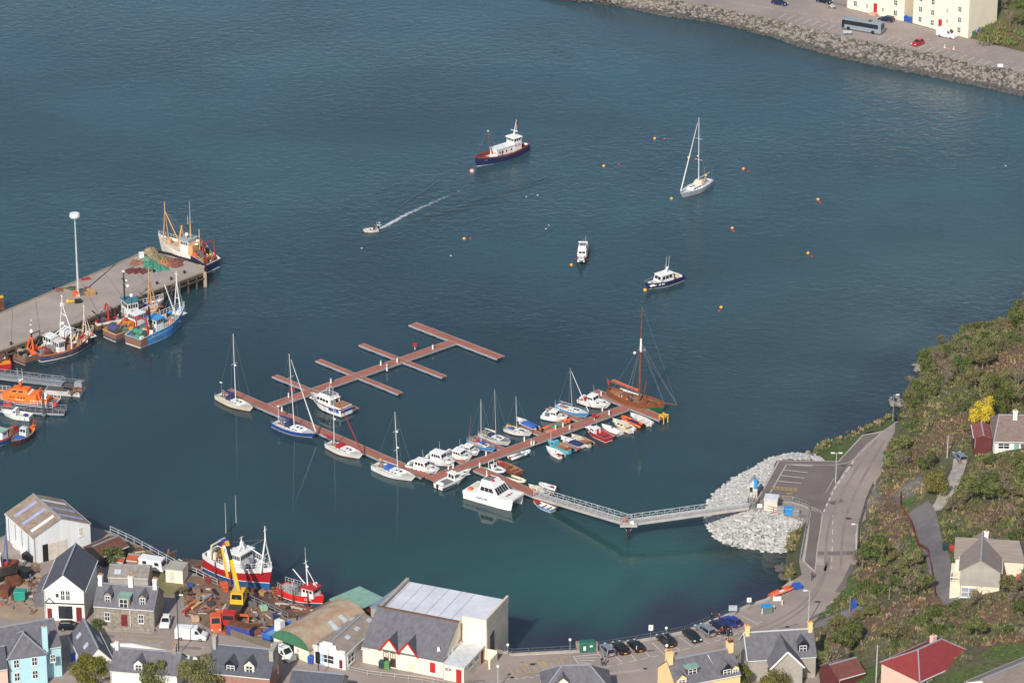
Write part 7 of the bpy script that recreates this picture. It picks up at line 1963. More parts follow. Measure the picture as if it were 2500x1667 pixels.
r_.face([(s.W + 4.3, 5.2, 4.8), (s.W + 4.3, 12.8, 4.8), (s.W + 3, 9, 7.2)], TILE); r_.build('rear_roof', s.t)
s.chimney(s.W * .6, 10, .9, .7, .5, HARL, 1)
for k, (x, y) in enumerate(((s.W + 1.5, 3.2), (s.W + 3.2, 4.0))):
 tt = T('garden_chair', ('orange garden chair beside the grey roofed hillside house', 'second orange garden chair farther from the house wall')[k], 'chair', s.t.matrix_basis @ Vector((x, y, 2.2)), .5 + k)
 MB().box(-.4, .4, -.4, .4, .35, .45, ORANGE).build('seat', tt); MB().box(-.4, -.3, -.4, .4, .45, 1.2, ORANGE).build('backrest', tt)
 for sx in (-1, 1):
  for sy in (-1, 1): MB().box(sx * .35 - .04, sx * .35 + .04, sy * .35 - .04, sy * .35 + .04, -1.5, .35, ORANGE).build('leg', tt)
p = H('B5', 1075, 1175)
zb = p.z
s = House('brown_roof_bungalow', 'white bungalow with brown grey roof below the yellow tree', hs('B5', 1072, 1160, zb), hs('B5', 1345, 1165, zb), zb, 10, 2.7, 5.6, HARL, mat('brown_tile_roof', lin((126, 108, 100)), .85, .12, 1.2), 'x', .35, hip=1.2, low=3)
s.put('f', 1.8, 1.0, 2.2, 1.2); s.put('f', 4.2, .1, .9, 2.2, COPP, 'door'); s.chimney(s.W * .55, 4.3, 1.4, .8, .7, HARL, 1)
MB().box(4.9, 9, -1.6, -.05, 1.9, 2.1, M('canopy_grey', (96, 100, 104), .6)).build('canopy', s.t)
s = House('maroon_garage', 'maroon roofed garage beside the bungalow below the yellow tree', hs('B5', 935, 1120, zb), hs('B5', 1058, 1122, zb), zb, 6, 2.0, 2.5, M('maroon_wall', (96, 42, 40), .8), M('worn_maroon_roof', (134, 76, 72), .85, .15), 'y', .15, 'garage')
p = H('A8', 1200, 1560)
s = House('tile_roof_house', 'brown tiled roof cutting the lower picture corner', P('A8', 1120, 1690, p.z + 2.5), P('A8', 1620, 1480, p.z + 2.5), p.z - .5, 7, 3.0, 4.8, HARL, TILE, 'x', .3)
s = House('brown_shed', 'brown roofed garage between the grey house and the red roofed bungalow', hs('C5', 1960, 600, 8.5), hs('C5', 2210, 530, 8.5), 6.0, 5.5, 2.2, 3.6, M('maroon_wall', (96, 42, 40), .8), mat('oxide_roof', lin((112, 66, 58)), .85, .14, 1), 'x', .2, 'garage')
s.t.location = H('C5', 1945, 640) + Vector((0, 0, .6))
s = House('tenement', 'cream tenement beside the parked bus, with a red door', P('B7', 786, 70, ZF), P('B7', 1290, 190, ZF), ZF, 9, 10.5, 13.5, CRM, SLATE, 'x', .2, 'tenement')
def ten(s, dz, rows, cols):
 for z in rows:
  for u in cols: s.put('f', s.W * u, z, 1.15, 1.5, WIN)
ten(s, 0, (.9, 3.7, 6.5), (.15, .85)); s.door('f', s.W * .5, 1.1, 2.4, RED, .6); s.put('f', s.W * .36, 1.2, .8, 1.2); s.put('f', s.W * .63, 1.2, .8, 1.2)
MB().box(s.W * .5 - 1, s.W * .5 + 1, -1.5, -.02, -.5, .6, M('pink_steps', (206, 160, 142), .8)).build('steps', s.t)
for u in (.15, .85):
 for z in (.8, 3.6): s.put('f', s.W * u, z - .12, 1.4, .14, PINK, 'sill', None, .12)
s = House('tenement', 'taller cream tenement at the grass slope, white van at its door', P('B7', 1365, 205, ZF), P('B7', 1855, 340, ZF), ZF, 12, 10.5, 13.5, CRM, SLATE, 'x', .2, 'tenement')
ten(s, 0, (.8, 3.5, 6.3), (.14, .36, .84)); s.door('f', s.W * .5, 1.1, 2.5, RED, .5)
for z in (2.4, 5.2): s.put('f', s.W * .62, z, .7, 1.2)
for u in (.14, .36, .84):
 for z in (.7, 3.4, 6.2): s.put('f', s.W * u, z - .1, 1.4, .14, PINK, 'sill', None, .12)
MB().box(s.W * .25 - .03, s.W * .25 + .03, -.05, -.005, 0, 10, LEAD).box(s.W * .72 - .03, s.W * .72 + .03, -.05, -.005, 0, 10, LEAD).build('downpipe', s.t)
PLATE = M('number_plate', (226, 190, 70), .5)
LAMPW = M('headlamp_glass', (226, 230, 232), .15)
TAIL = M('tail_lamp', (150, 26, 26), .3)
TYRE = M('tyre', (26, 26, 27), .85)
RIM = M('wheel_rim', (150, 152, 154), .4, metal=.4)
def paint(n, c): return M(n, c, .28, .05, .6)
def vehicle(label, c, back, front, m, kind='hatch', z=ZT, L=None, base=None, name='parked_car', cat='car', group=None, roofm=None):
 a, b = P(c, *back, z + .3), P(c, *front, z + .3)
 d = b - a
 mid = (a + b) / 2
 t = T(name, label, cat, (mid.x, mid.y, z), math.atan2(d.y, d.x), group)
 van = kind == 'van'
 L = L or (5.4 if van else 4.2)
 W = 1.9 if van else 1.72
 h = L / 2
 if van:
  secs = []
  for y, k in ((-W / 2, .97), (-W / 2 + .12, 1), (W / 2 - .12, 1), (W / 2, .97)):
   secs.append([(x, y, .28 + (zz - .28) * k) for x, zz in ((-h, .28), (-h, 2.0), (-h + .15, 2.3), (h - 1.75, 2.3), (h - .95, 1.35), (h - .1, .95), (h, .28))])
  body = MB().loft(secs, m).build('body', t)
  k = (2.3 - 1.35) / .8
  panel(body, 'windscreen', [(h - .98, -.75, 1.40), (h - .98, .75, 1.40), (h - 1.62, .7, 2.16), (h - 1.62, -.7, 2.16)], GLASS, .02)
  for s_ in (1, -1):
   q = [(h - 2.0, s_ * W / 2, 1.35), (h - 1.15, s_ * W / 2, 1.35), (h - 1.6, s_ * W / 2, 2.0), (h - 2.0, s_ * W / 2, 2.0)]
   panel(body, 'window', q if s_ < 0 else q[::-1], GLASS, .02)
 else:
  top = {'hatch': 1.44, 'estate': 1.5, 'saloon': 1.38, 'suv': 1.75}[kind]
  rear = {'hatch': -h + .12, 'estate': -h + .08, 'saloon': -h + .75, 'suv': -h + .05}[kind]
  secs = []
  for y, k in ((-W / 2, .9), (-W / 2 + .14, 1), (W / 2 - .14, 1), (W / 2, .9)):
   i_ = 0 if abs(y) > W / 2 - .05 else .06
   secs.append([(x, y, .25 + (zz - .25) * k) for x, zz in ((-h + .05, .25), (-h - i_, .6), (-h + .06, .86), (rear + .5, .93), (h * .38, .93), (h - .25, .78), (h + i_, .55), (h - .05, .25))])
  body = MB().loft(secs, m).build('body', t)
  gh = MB().box(rear, h * .42, -W / 2 + .07, W / 2 - .07, .86, top - .05, GLASS, .85, .28 if kind != 'saloon' else .55, .2)
  gh.build('glasshouse', t)
  rb = .28 if kind != 'saloon' else .55
  MB().box(rear + rb - .06, h * .42 - .8, -W / 2 + .26, W / 2 - .26, top - .055, top + .02, roofm or m, .1, .1, .05).build('roof', t)
  pl = MB()
  for s_ in (1, -1):
   for x0, x1 in ((h * .42 - .02, h * .42 - .85), (rear + .02, rear + rb), (-.1, -.12)):
    pl.bar((x0, s_ * (W / 2 - .08), .88), (x1, s_ * (W / 2 - .26), top - .02), .1, .06, m)
  pl.build('pillar', t)
 for s_ in (1, -1):
  for x in (-h * .62, h * .62):
   w_ = MB().tube((x, s_ * (W / 2 - .2), .32), (x, s_ * (W / 2 + .015), .32), .32, .32, 10, TYRE).build('wheel', t)
   MB().tube((x, s_ * (W / 2 + .01), .32), (x, s_ * (W / 2 + .035), .32), .2, .2, 9, RIM).build('rim', w_)
  MB().box(h - .14, h + .04, s_ * W * .36 - .17, s_ * W * .36 + .17, .6, .76, LAMPW).build('headlight', t)
  MB().box(-h - .08, -h + .1, s_ * W * .4 - .13, s_ * W * .4 + .13, .66 if not van else .9, .9 if not van else 1.3, TAIL).build('tail_light', t)
 MB().box(-h - .09, -h, -.28, .28, .45, .58, PLATE).build('number_plate', t)
 return t, h
SF, FS = 'cars parked along the sea railing', 'vehicles on the far shore road'
SILV = paint('silver_car_paint', (124, 130, 142)); CBLK = paint('black_car_paint', (24, 25, 28)); CNAV = paint('navy_car_paint', (30, 38, 76)); CGRN = paint('dark_green_car_paint', (28, 40, 38))
vehicle('grey hatchback, the car closest to the green bin container', 'A6', (1030, 850), (945, 760), SILV, 'estate', L=4.3, group=SF)
vehicle('black car with pale bumper between the grey hatchback and a black hatchback', 'A6', (1175, 830), (1095, 735), CBLK, 'saloon', L=4.4, group=SF)
vehicle('black hatchback with yellow number plate beside an empty bay', 'A6', (1330, 800), (1255, 725), CBLK, 'hatch', L=4.0, group=SF)
t, h_ = vehicle('tall black estate with roof bars standing between two empty bays', 'A6', (1660, 760), (1550, 655), CBLK, 'suv', L=4.6, group=SF)
MB().box(-1.5, .6, -.6, -.54, 1.8, 1.88, STEEL).box(-1.5, .6, .54, .6, 1.8, 1.88, STEEL).build('roof_bar', t)
vehicle('dark green saloon parked nose towards the street', 'A6', (1835, 620), (1925, 700), CGRN, 'saloon', L=4.4, group=SF)
vehicle('silver estate beside the dark green saloon', 'A6', (2075, 640), (1960, 560), SILV, 'estate', L=4.6, group=SF)
vehicle('dark navy car with people standing round it', 'A6', (2225, 590), (2110, 510), CNAV, 'hatch', L=4.3, group=SF)
vehicle('bright blue hatchback at the end of the parked row', 'A7', (430, 970), (300, 895), paint('blue_car_paint', (36, 56, 138)), 'hatch', L=4.2, group=SF)
vehicle('black car parked in front of the white gabled house', 'A3', (482, 1112), (678, 1112), CBLK, 'estate')
vehicle('small white car parked beside the stone cottage', 'A3', (1372, 1035), (1345, 1120), WHITE, 'hatch', L=3.9)
vehicle('big white panel van driving along the village street', 'C3', (1452, 175), (1690, 190), WHITE, 'van', L=5.6, name='panel_van', cat='van')
t, h_ = vehicle('white van with roof rack at the door of the curved roof hut', 'A4', (735, 1310), (895, 1390), WHITE, 'van', L=4.6, name='panel_van', cat='van')
MB().bar((-1.8, -.6, 2.4), (.3, -.6, 2.4), .08, .08, STEEL).bar((-1.8, .6, 2.4), (.3, .6, 2.4), .08, .08, STEEL).bar((-1.2, -.7, 2.45), (-1.2, .7, 2.45), .08, .06, STEEL).bar((-.2, -.7, 2.45), (-.2, .7, 2.45), .08, .06, STEEL).build('roof_rack', t)
vehicle('orange van with white roof in the boatyard gateway', 'A4', (255, 1050), (262, 1160), M('dull_orange', (206, 92, 52), .6), 'van', L=3.9, name='panel_van', cat='van')
vehicle('grey hatchback on the hillside drive below the yellow tree', 'B5', (862, 1220), (815, 1165), SILV, 'hatch', L=4.0, z=H('B5', 840, 1200).z)
vehicle('small red car parked alone in the far shore bays', 'B7', (1450, 375), (1372, 405), paint('red_car_paint', (188, 30, 40)), 'hatch', z=ZF, L=3.6, group=FS)
vehicle('white van in front of the taller tenement', 'B7', (1575, 300), (1765, 340), WHITE, 'van', z=ZF, L=5.2, name='panel_van', cat='van', group=FS)
vehicle('dark blue hatchback parked before the tenement steps', 'B7', (1200, 190), (1070, 165), CNAV, 'hatch', z=ZF, group=FS)
vehicle('dark car on the far road at the upper picture edge', 'B7', (120, 18), (268, 50), CNAV, 'hatch', z=ZF, group=FS)
vehicle('black car at the kerb near the far grass patch', 'B7', (520, 2), (658, 32), CBLK, 'estate', z=ZF, group=FS)
a, b = P('B7', 1075, 300, ZF), P('B7', 775, 250, ZF)
t = T('parked_bus', 'silver single deck bus with dark windows parked on the far shore', 'bus', ((a + b) / 2), math.atan2((b - a).y, (b - a).x), FS)
bu = Block(t, 'body', M('silver_bus', (132, 139, 148), .35, .05), -5.6, 5.6, -1.25, 1.25, .35, 3.0, .15, .08, .12)
for f in 'lr': bu.put(f, .04, .93, .42, .84, GLASS)
for f in 'fb': bu.put(f, .08, .92, .4, .88, GLASS)
bu.put('l', .02, .09, .05, .85, GLASS, 'door')
for s_ in (1, -1):
 for x in (-3.4, 3.4): MB().tube((x, s_ * 1.28, .48), (x, s_ * 1.0, .48), .48, .48, 12, TYRE).build('wheel', t)
 MB().box(5.5, 5.62, s_ * .9 - .2, s_ * .9 + .2, .6, .85, LAMPW).build('headlight', t)
MB().box(-2.5, -1.6, -.5, .5, 3.0, 3.08, BLACK).build('roof_hatch', t)
def motorbike(label, loc, rz, col=CBLK):
 t = T('motorcycle', label, 'motorcycle', loc, rz)
 for x in (-.68, .7):
  MB().tube((x, -.07, .32), (x, .07, .32), .32, .32, 12, TYRE).tube((x, -.075, .32), (x, .075, .32), .18, .18, 8, RIM).build('wheel', t)
 MB().loft([[(-.7, -.1, .75), (-.7, .1, .75), (-.7, 0, .6)], [(-.2, -.16, .82), (-.2, .16, .82), (-.2, 0, .3)], [(.3, -.18, .95), (.3, .18, .95), (.3, 0, .3)], [(.6, -.1, .95), (.6, .1, .95), (.6, 0, .6)]], col).build('body', t)
 MB().tube((.5, -.35, 1.05), (.5, .35, 1.05), .03, .03, 5, STEEL).tube((.5, 0, 1.0), (.72, 0, .35), .05, .04, 5, STEEL).build('handlebar', t)
 MB().ball((.66, 0, .9), .1, LAMPW, 7, 5).build('headlight', t)
 return t
for k, (x, y, rz) in enumerate(((2205, 640, -.3), (2245, 635, -.5))):
 motorbike(('black motorcycle standing behind the navy car', 'second black motorcycle, closer to the blue hatchback')[k], P('A6', x, y, ZT), rz)
p = P('B7', 655, 80, ZF)
motorbike('motorcycle with a rider on the far shore road', p, -.5, M('white_fairing', (220, 218, 214), .4))
person('rider in pale jacket on the far shore motorcycle', p + Vector((-.15, .05, .35)), -.5, (206, 190, 178), (40, 40, 46), pose='ride')
for lb, c, x, y, rz, tp, lg, ps in (
  ('person in dark coat walking across the street near the grey hatchback', 'A6', 938, 955, 2.5, (40, 36, 44), (38, 36, 42), 'walk'), ('person with grey top walking beside the dark coated one', 'A6', 968, 960, 2.5, (132, 130, 132), (30, 32, 40), 'walk'),
  ('person in black leaning on the railing above the navy car', 'A6', 2080, 500, 1.2, (30, 30, 36), (30, 32, 44), 'lean'), ('person in red jacket at the side of the navy car', 'A6', 2163, 498, .4, (178, 44, 44), (36, 38, 54), 'stand'),
  ('person in red and white beside the motorcycles', 'A6', 2200, 640, 3.5, (186, 60, 58), (30, 30, 34), 'lean'), ('person in black by the second motorcycle', 'A6', 2255, 655, 3.9, (36, 36, 44), (30, 30, 34), 'stand'),
  ('person in dark clothes walking up the coast road', 'A7', 1208, 490, 1.4, (84, 58, 46), (24, 24, 28), 'walk'), ('person in blue overalls walking in the boatyard lane', 'A3', 250, 742, 1.0, (46, 74, 136), (46, 74, 136), 'walk'),
  ('person in grey jacket standing on the slip by the big trawler', 'A4', 146, 672, .3, (176, 176, 176), (70, 72, 80), 'stand'), ('person in dark overalls beside the small blue boat in the yard', 'A4', 925, 1070, 2.2, (58, 54, 54), (46, 42, 42), 'stand'),
  ('person in brown coat near the hedge left of the white gabled house', 'A3', 262, 1005, .6, (150, 92, 74), (70, 60, 60), 'walk')):
 person(lb, P(c, x, y, ZT if lb.find('slip') < 0 else 1.2), rz, tp, lg, pose=ps)
S1, S2, S3 = ZT + .004, ZT + .008, ZT + .014
CARP = pp('B4', [(880, 490), (1440, 495), (1570, 470), (1480, 600), (1370, 800), (1290, 990), (1170, 925), (1100, 880), (860, 850), (730, 850), (655, 885)], ZT)
sheet('car_park', CARP, S1, ASPH2)
FOOTW = pp('B4', [(1160, 960), (1285, 985), (1275, 1080), (1240, 1280), (1215, 1540), (1110, 1440), (1130, 1200)], ZT)
sheet('pavement', FOOTW, S1, ASPH2)
sheet('pavement', pp('B4', [(1450, 490), (1680, 245), (1840, 225), (1700, 330), (1580, 470)], ZT), S1, ASPH2)
for nm, pts, m in (('yard_ground', pp('A4', [(0, 690), (120, 690), (270, 765), (520, 890), (850, 1048), (740, 1190), (560, 1200), (300, 1170), (0, 1010)], ZT), DIRT),
     ('yard_ground', pp('A3', [(-60, 640), (250, 600), (340, 690), (380, 860), (330, 1030), (200, 1060), (-60, 1010)], ZT), SAND),
     ('garden_ground', pp('A3', [(880, 560), (930, 360), (1100, 430), (1480, 630), (1500, 820), (1370, 860), (1270, 800), (1200, 640)], ZT), mat('rough_garden', lin((130, 118, 86)), .95, .25, .3, col2=lin((104, 104, 66)))),
     ('yard_ground', pp('A4', [(1000, 1000), (1220, 870), (1450, 955), (1600, 1000), (1500, 1060)], ZT), DIRT)):
 sheet(nm, pts, S1, m)
LN = MB()
def line(c, pts, w=.12, m=LINE, z=ZT, sm=False):
 q = [P(c, x, y, z) for x, y in pts]
 if sm: q = smooth_line(q, 5)
 LN.ribbon(q, w, z + .014, m)
def dashes(c, pts, n, frac, w=.14, m=LINE, z=ZT):
 q = smooth_line([P(c, x, y, z) for x, y in pts], 20)
 k = len(q) - 1
 for i in range(n):
  a_, b_ = int(k * i / n), int(k * (i + frac) / n)
  if b_ > a_: LN.ribbon(q[a_:b_ + 1], w, z + .014, m)
for y0, y1, x0, x1 in ((527, 533, 940, 1185), (574, 601, 905, 1145), (627, 653, 872, 1112), (679, 702, 838, 1080)): line('B4', [(x0, y0), (x1, y1)], .18)
line('B4', [(940, 525), (765, 830)], .14); line('B4', [(940, 527), (1185, 540), (1190, 528)], .12)
for y in (733, 812):
 line('B4', [(803 - (y - 733) * .45, y), (1050 - (y - 733) * .45, y + 22)], .14, YLINE); line('B4', [(790 - (y - 733) * .45, y + 22), (1040 - (y - 733) * .45, y + 46)], .14, YLINE)
 for k in range(6):
  x = 800 + k * 42 - (y - 733) * .45
  line('B4', [(x, y + k * 4), (x + 34, y + 26 + k * 4)], .12, YLINE); line('B4', [(x + 34, y + k * 4), (x, y + 26 + k * 4)], .12, YLINE)
line('B4', [(935, 795), (965, 800), (1000, 792), (985, 808), (945, 806)], .16, YLINE)
line('B4', [(775, 850), (1000, 858), (1010, 835)], .14)
dashes('B4', [(1585, 490), (1480, 640), (1400, 760), (1340, 880), (1290, 990)], 9, .6, .25)
line('B4', [(1440, 650), (1395, 655), (1320, 790), (1360, 805), (1440, 670)], .12, KERB)
line('B4', [(870, 485), (1440, 493), (1670, 243), (1865, 203)], .25, KERB); line('B4', [(940, 520), (1400, 530), (1530, 505), (1590, 470), (1840, 225)], .18, KERB); line('B4', [(870, 485), (650, 885)], .3, KERB)
line('B4', [(860, 880), (1000, 890), (1130, 930), (1165, 965), (1135, 1250), (1105, 1450), (1215, 1550)], .4, KERB); line('B4', [(1160, 920), (1260, 960), (1285, 990), (1265, 1150), (1240, 1300), (1215, 1545)], .2, KERB)
dashes('B4', [(1385, 1010), (1380, 1280), (1370, 1560)], 7, .45, .12)
line('A7', [(1665, 0), (1665, 215)], .14); line('A7', [(1560, 180), (1500, 400), (1340, 640), (1180, 760)], .1, M('faint_line', (158, 142, 124), .9), sm=True)
for pts, w_ in (([(1265, 215), (1650, 210)], 1.6), ([(1640, 330), (1560, 500), (1480, 620)], 1.2)): LN.ribbon([P('A7', x, y, ZT) for x, y in pts], w_, ZT + .009, ASPH2)
TRK = M('tyre_track', (136, 124, 117), .9, .1, .3)
for o_ in (-90, 60): LN.ribbon(smooth_line([P('B4', x + o_ * k_, y, ZT) for x, y, k_ in ((1400, 1540, 1), (1420, 1200, 1), (1480, 950, .9), (1600, 700, .8), (1730, 480, .7), (1850, 290, .5))], 5), .5, ZT + .01, TRK)
for o_ in (0, 60): LN.ribbon(smooth_line([P('A7', x, y + o_, ZT) for x, y in ((250, 1130), (600, 1010), (900, 880), (1150, 700), (1300, 480), (1390, 250))], 5), .45, ZT + .01, TRK)
xs = [(890, 812, 945, 890), (1065, 850, 1145, 918), (1235, 835, 1295, 900), (1390, 815, 1440, 868), (1465, 720, 1590, 838), (1700, 760, 1755, 800), (1745, 660, 1880, 752), (1980, 690, 2030, 710), (2130, 640, 2180, 660)]
for x0, y0, x1, y1 in xs: line('A6', [(x0, y0), (x1, y1)], .14)
line('A7', [(470, 862), (632, 945)], .14); line('A7', [(475, 960), (530, 985)], .14)
dashes('A6', [(640, 1030), (1000, 965), (1400, 880), (1750, 800), (2100, 710), (2352, 620)], 16, .6, .14)
dashes('A6', [(40, 1100), (400, 1050), (880, 965)], 8, .45, .14)
dashes('A7', [(400, 1055), (520, 1005), (705, 915)], 4, .7, .14)
line('A6', [(640, 860), (715, 968), (870, 970)], .14)
for k in range(5): line('A6', [(655 + k * 15, 862 + k * 24 - k * 4), (915 + k * -25, 842 + k * 34 - 4)], .18)
line('A6', [(80, 928), (630, 858)], .12, YLINE); line('A6', [(10, 1056), (560, 985)], .12, YLINE); line('A5', [(1845, 1070), (1895, 1162)], .12, YLINE)
for x, y in ((80, 928), (265, 905), (450, 882)):
 line('A6', [(x, y), (x + 78, y + 108)], .12, YLINE); line('A6', [(x + 55, y - 6), (x + 118, y + 102)], .12, YLINE)
 for k in range(5): line('A6', [(x + k * 18, y + k * 25), (x + 50 + k * 16, y + k * 25 - 6)], .12, YLINE)
for x, y in ((65, 1015), (245, 995), (430, 968), (612, 942)):
 line('A6', [(x - 14, y - 22), (x - 6, y), (x + 12, y + 2), (x + 24, y + 14)], .16, YLINE); line('A6', [(x - 14, y + 5), (x - 4, y + 16), (x + 12, y + 12)], .14, YLINE)
dashes('A5', [(100, 1238), (700, 1310), (1500, 1250), (1900, 1200), (2352, 1150)], 16, .45, .12)
for pts in ([(700, 135), (950, 140), (1040, 165), (1380, 185)], [(1110, 205), (1340, 215)], [(1310, 265), (1520, 320), (1690, 355)]): line('C3', pts, .12, YLINE)
line('C3', [(1040, 140), (1020, 185)], .12, YLINE); dashes('C3', [(900, 195), (1300, 225), (1720, 275)], 8, .4, .1)
line('C3', [(500, 130), (850, 128), (1250, 150)], .25, KERB); line('A5', [(0, 1085), (850, 1180), (1100, 1230)], .2, KERB)
for k in range(8): line('B7', [(185 + k * 72, 162 + k * 16.5), (252 + k * 72, 122 + k * 17)], .16, LINE, ZF)
for k in range(18): line('B7', [(1055 + k * 72, 350 + k * 17.5), (1125 + k * 72, 310 + k * 18)], .16, LINE, ZF)
dashes('B7', [(0, 55), (780, 190), (1300, 310), (1850, 415), (2352, 500)], 22, .3, .12, LINE, ZF); dashes('B7', [(250, 120), (800, 215), (1130, 312), (1800, 455), (2352, 575)], 40, .5, .1, LINE, ZF); dashes('B6', [(1850, 0), (2352, 100)], 6, .5, .12, LINE, ZF)
line('B7', [(600, 30), (1000, 110), (1560, 275)], .2, KERB, ZF)
tag(LN.build('road_markings'), kind='structure')
sheet('pavement', pp('B7', [(640, 40), (1000, 112), (1365, 215), (1560, 275), (1565, 245), (1000, 90), (640, 15)], ZF), ZF + .006, M('far_pavement', (128, 120, 116), .9))
def fence(name, label, pts, h, m, cat='fence', step=2.0, rails=(1., .55), r=.04, board=None, wd=.08):
 """posts (each a part) and rails along a line of ground points"""
 o = pts[0]
 t = T(name, label, cat, o)
 mb = MB()
 post = None
 for a_, b_ in zip(pts, pts[1:]):
  n = max(1, round((b_ - a_).length / step))
  if board:
   mb.add([a_ - o, b_ - o, b_ - o + Vector((0, 0, h)), a_ - o + Vector((0, 0, h))], [(0, 1, 2, 3)], board)
   s_ = Vector((0, wd, 0)); mb.add([a_ - o + s_, b_ - o + s_, b_ - o + s_ + Vector((0, 0, h)), a_ - o + s_ + Vector((0, 0, h))], [(3, 2, 1, 0)], board)
   mb.add([a_ - o + Vector((0, 0, h)), b_ - o + Vector((0, 0, h)), b_ - o + s_ + Vector((0, 0, h)), a_ - o + s_ + Vector((0, 0, h))], [(0, 1, 2, 3)], board)
  for q in rails: mb.bar(a_ - o + Vector((0, 0, h * q)), b_ - o + Vector((0, 0, h * q)), r * 1.6, r * 1.6, m)
  if r:
   for k in range(n + (b_ is pts[-1])):
    p = a_.lerp(b_, k / n) - o
    if post is None:
     post = MB().box(-r, r, -r, r, -.2, h, m).build('post', t)
    else:
     q = post.copy(); COL.objects.link(q); q.parent = t
     post_ = q
     q.location = p
 mb.build('rails' if not board else 'panel', t)
 return t
RAILM = M('railing_grey', (136, 140, 142), .5, .1)
fence('sea_railing', 'grey railing along the curved sea wall behind the parked cars', [v + Vector((0, -.3, 0)) for v in SEAWALL[:9]], 1.1, M('dark_rail', (104, 108, 110), .5), 'railing', 3.2, r=.035)
tag(MB().ribbon([v + Vector((0, -.35, 0)) for v in SEAWALL], .8, ZT + .16, KERB, .16).build('kerb'), kind='structure')
fence('yard_railing', 'white railing on the quay edge behind the garden and caravan', pp('A3', [(905, 330), (1100, 420), (1300, 530), (1500, 640)], ZT) + pp('A4', [(100, 680), (270, 765)], ZT), 1.2, M('pale_rail', (186, 190, 190), .5), 'railing', 2.2, r=.05)
fence('yard_fence', 'grey rail fence between the boatyard and the slip', pp('A4', [(520, 890), (690, 965), (850, 1045)], ZT), 1.2, RAILM, 'fence', 1.8, r=.05)
fence('timber_fence', 'weathered board fence below the blue yard container', pp('A4', [(380, 1180), (560, 1240), (730, 1290)], ZT), 1.3, M('grey_board', (116, 104, 94), .9, .2, 3), 'fence', 2, (), .05, M('grey_board', (116, 104, 94), .9, .2, 3))
fence('garden_wall', 'white garden wall along the village street', pp('C3', [(910, 300), (1080, 302), (1350, 355), (1430, 372), (1620, 420)], ZT), 1.5, WHITE, 'wall', 9, (), 0, WHITE, .3)
fence('garden_wall', 'low stone wall in front of the stone cottage', pp('A3', [(780, 1125), (1000, 1135), (1265, 1150)], ZT), .6, STONE, 'wall', 9, (), 0, STONE, .4)
fence('road_railing', 'pale railing along the hall pavement', pp('A5', [(0, 1120), (220, 1170), (850, 1245), (1100, 1290)], ZT), 1.0, M('pale_rail', (186, 190, 190), .5), 'railing', 2.6, (1., .5), .03)
fence('crash_barrier', 'steel crash barrier beside the side path at the road bend', pp('A7', [(1180, 925), (1330, 855), (1470, 800), (1600, 775), (1680, 755)], ZT), .75, STEEL, 'barrier', 3, (1., .9, .8), .06)
fence('hill_fence', 'grey timber fence on the hill side of the coast road', pp('B4', [(1610, 1500), (1630, 1140), (1700, 900), (1770, 740)], ZT), 1.1, M('grey_board', (116, 104, 94), .9, .2, 3), 'fence', 2.4, (1., .7, .4), .05)
fence('drive_fence', 'low red brown fence along the hillside drive', [H('A8', x, y) for x, y in ((330, 20), (330, 130), (410, 250), (470, 445), (550, 490), (585, 650), (615, 870))], .8, M('red_fence', (126, 54, 44), .8), 'fence', 2.5, (1., .7, .4), .05)
fence('park_railing', 'steel railing round the bin bay of the marina car park', pp('B4', [(860, 870), (1000, 880), (1130, 925), (1160, 950), (1140, 1050), (1000, 1020), (720, 960)], ZT), 1.1, STEEL, 'railing', 1.8, (1., .55), .04)
fence('footway_fence', 'galvanised fence between the pavement and the rough shore', pp('B4', [(1145, 1060), (1100, 1280), (1070, 1440)], ZT), 1.1, STEEL, 'railing', 2, (1., .5), .04)
DR = [H('A8', x, y) for x, y in ((470, 130), (520, 200), (560, 330), (610, 480), (655, 620), (690, 760), (780, 900))]
mb = MB(); q = [v + Vector((0, 0, .12)) for v in smooth_line(DR, 4)]
def drape(pts, w, m, name):
 vs, fs = [], []
 for i, p in enumerate(pts):
  d = (pts[min(i + 1, len(pts) - 1)] - pts[max(i - 1, 0)]); s_ = Vector((-d.y, d.x, 0)).normalized() * w
  for k in (-1, -.5, 0, .5, 1):
   v = p + s_ * k; zz = terr(v.x, v.y)
   vs.append((v.x, v.y, (ZT if zz is None else zz) + .12))
 for i in range(len(pts) - 1):
  for k in range(4): fs.append((i * 5 + k, i * 5 + k + 1, (i + 1) * 5 + k + 1, (i + 1) * 5 + k))
 o = MB().add(vs, fs, m).build(name)
 if sum(p.normal.z for p in o.data.polygons) < 0: o.data.flip_normals()
 tag(o, kind='structure')
DRV = M('drive_tarmac', (112, 106, 106), .95, .14, .3)
drape(smooth_line(DR, 4), 2.0, DRV, 'path')
drape(smooth_line([H('B5', x, y) for x, y in ((840, 1190), (830, 1260), (780, 1380), (720, 1480), (660, 1568))], 4), 1.3, M('stony_track', (166, 156, 146), .95, .2, .5), 'path')
drape(smooth_line([H('A7', x, y) for x, y in ((1240, 960), (1380, 920), (1500, 880), (1620, 830), (1700, 770))], 4), 1.3, DRV, 'path')
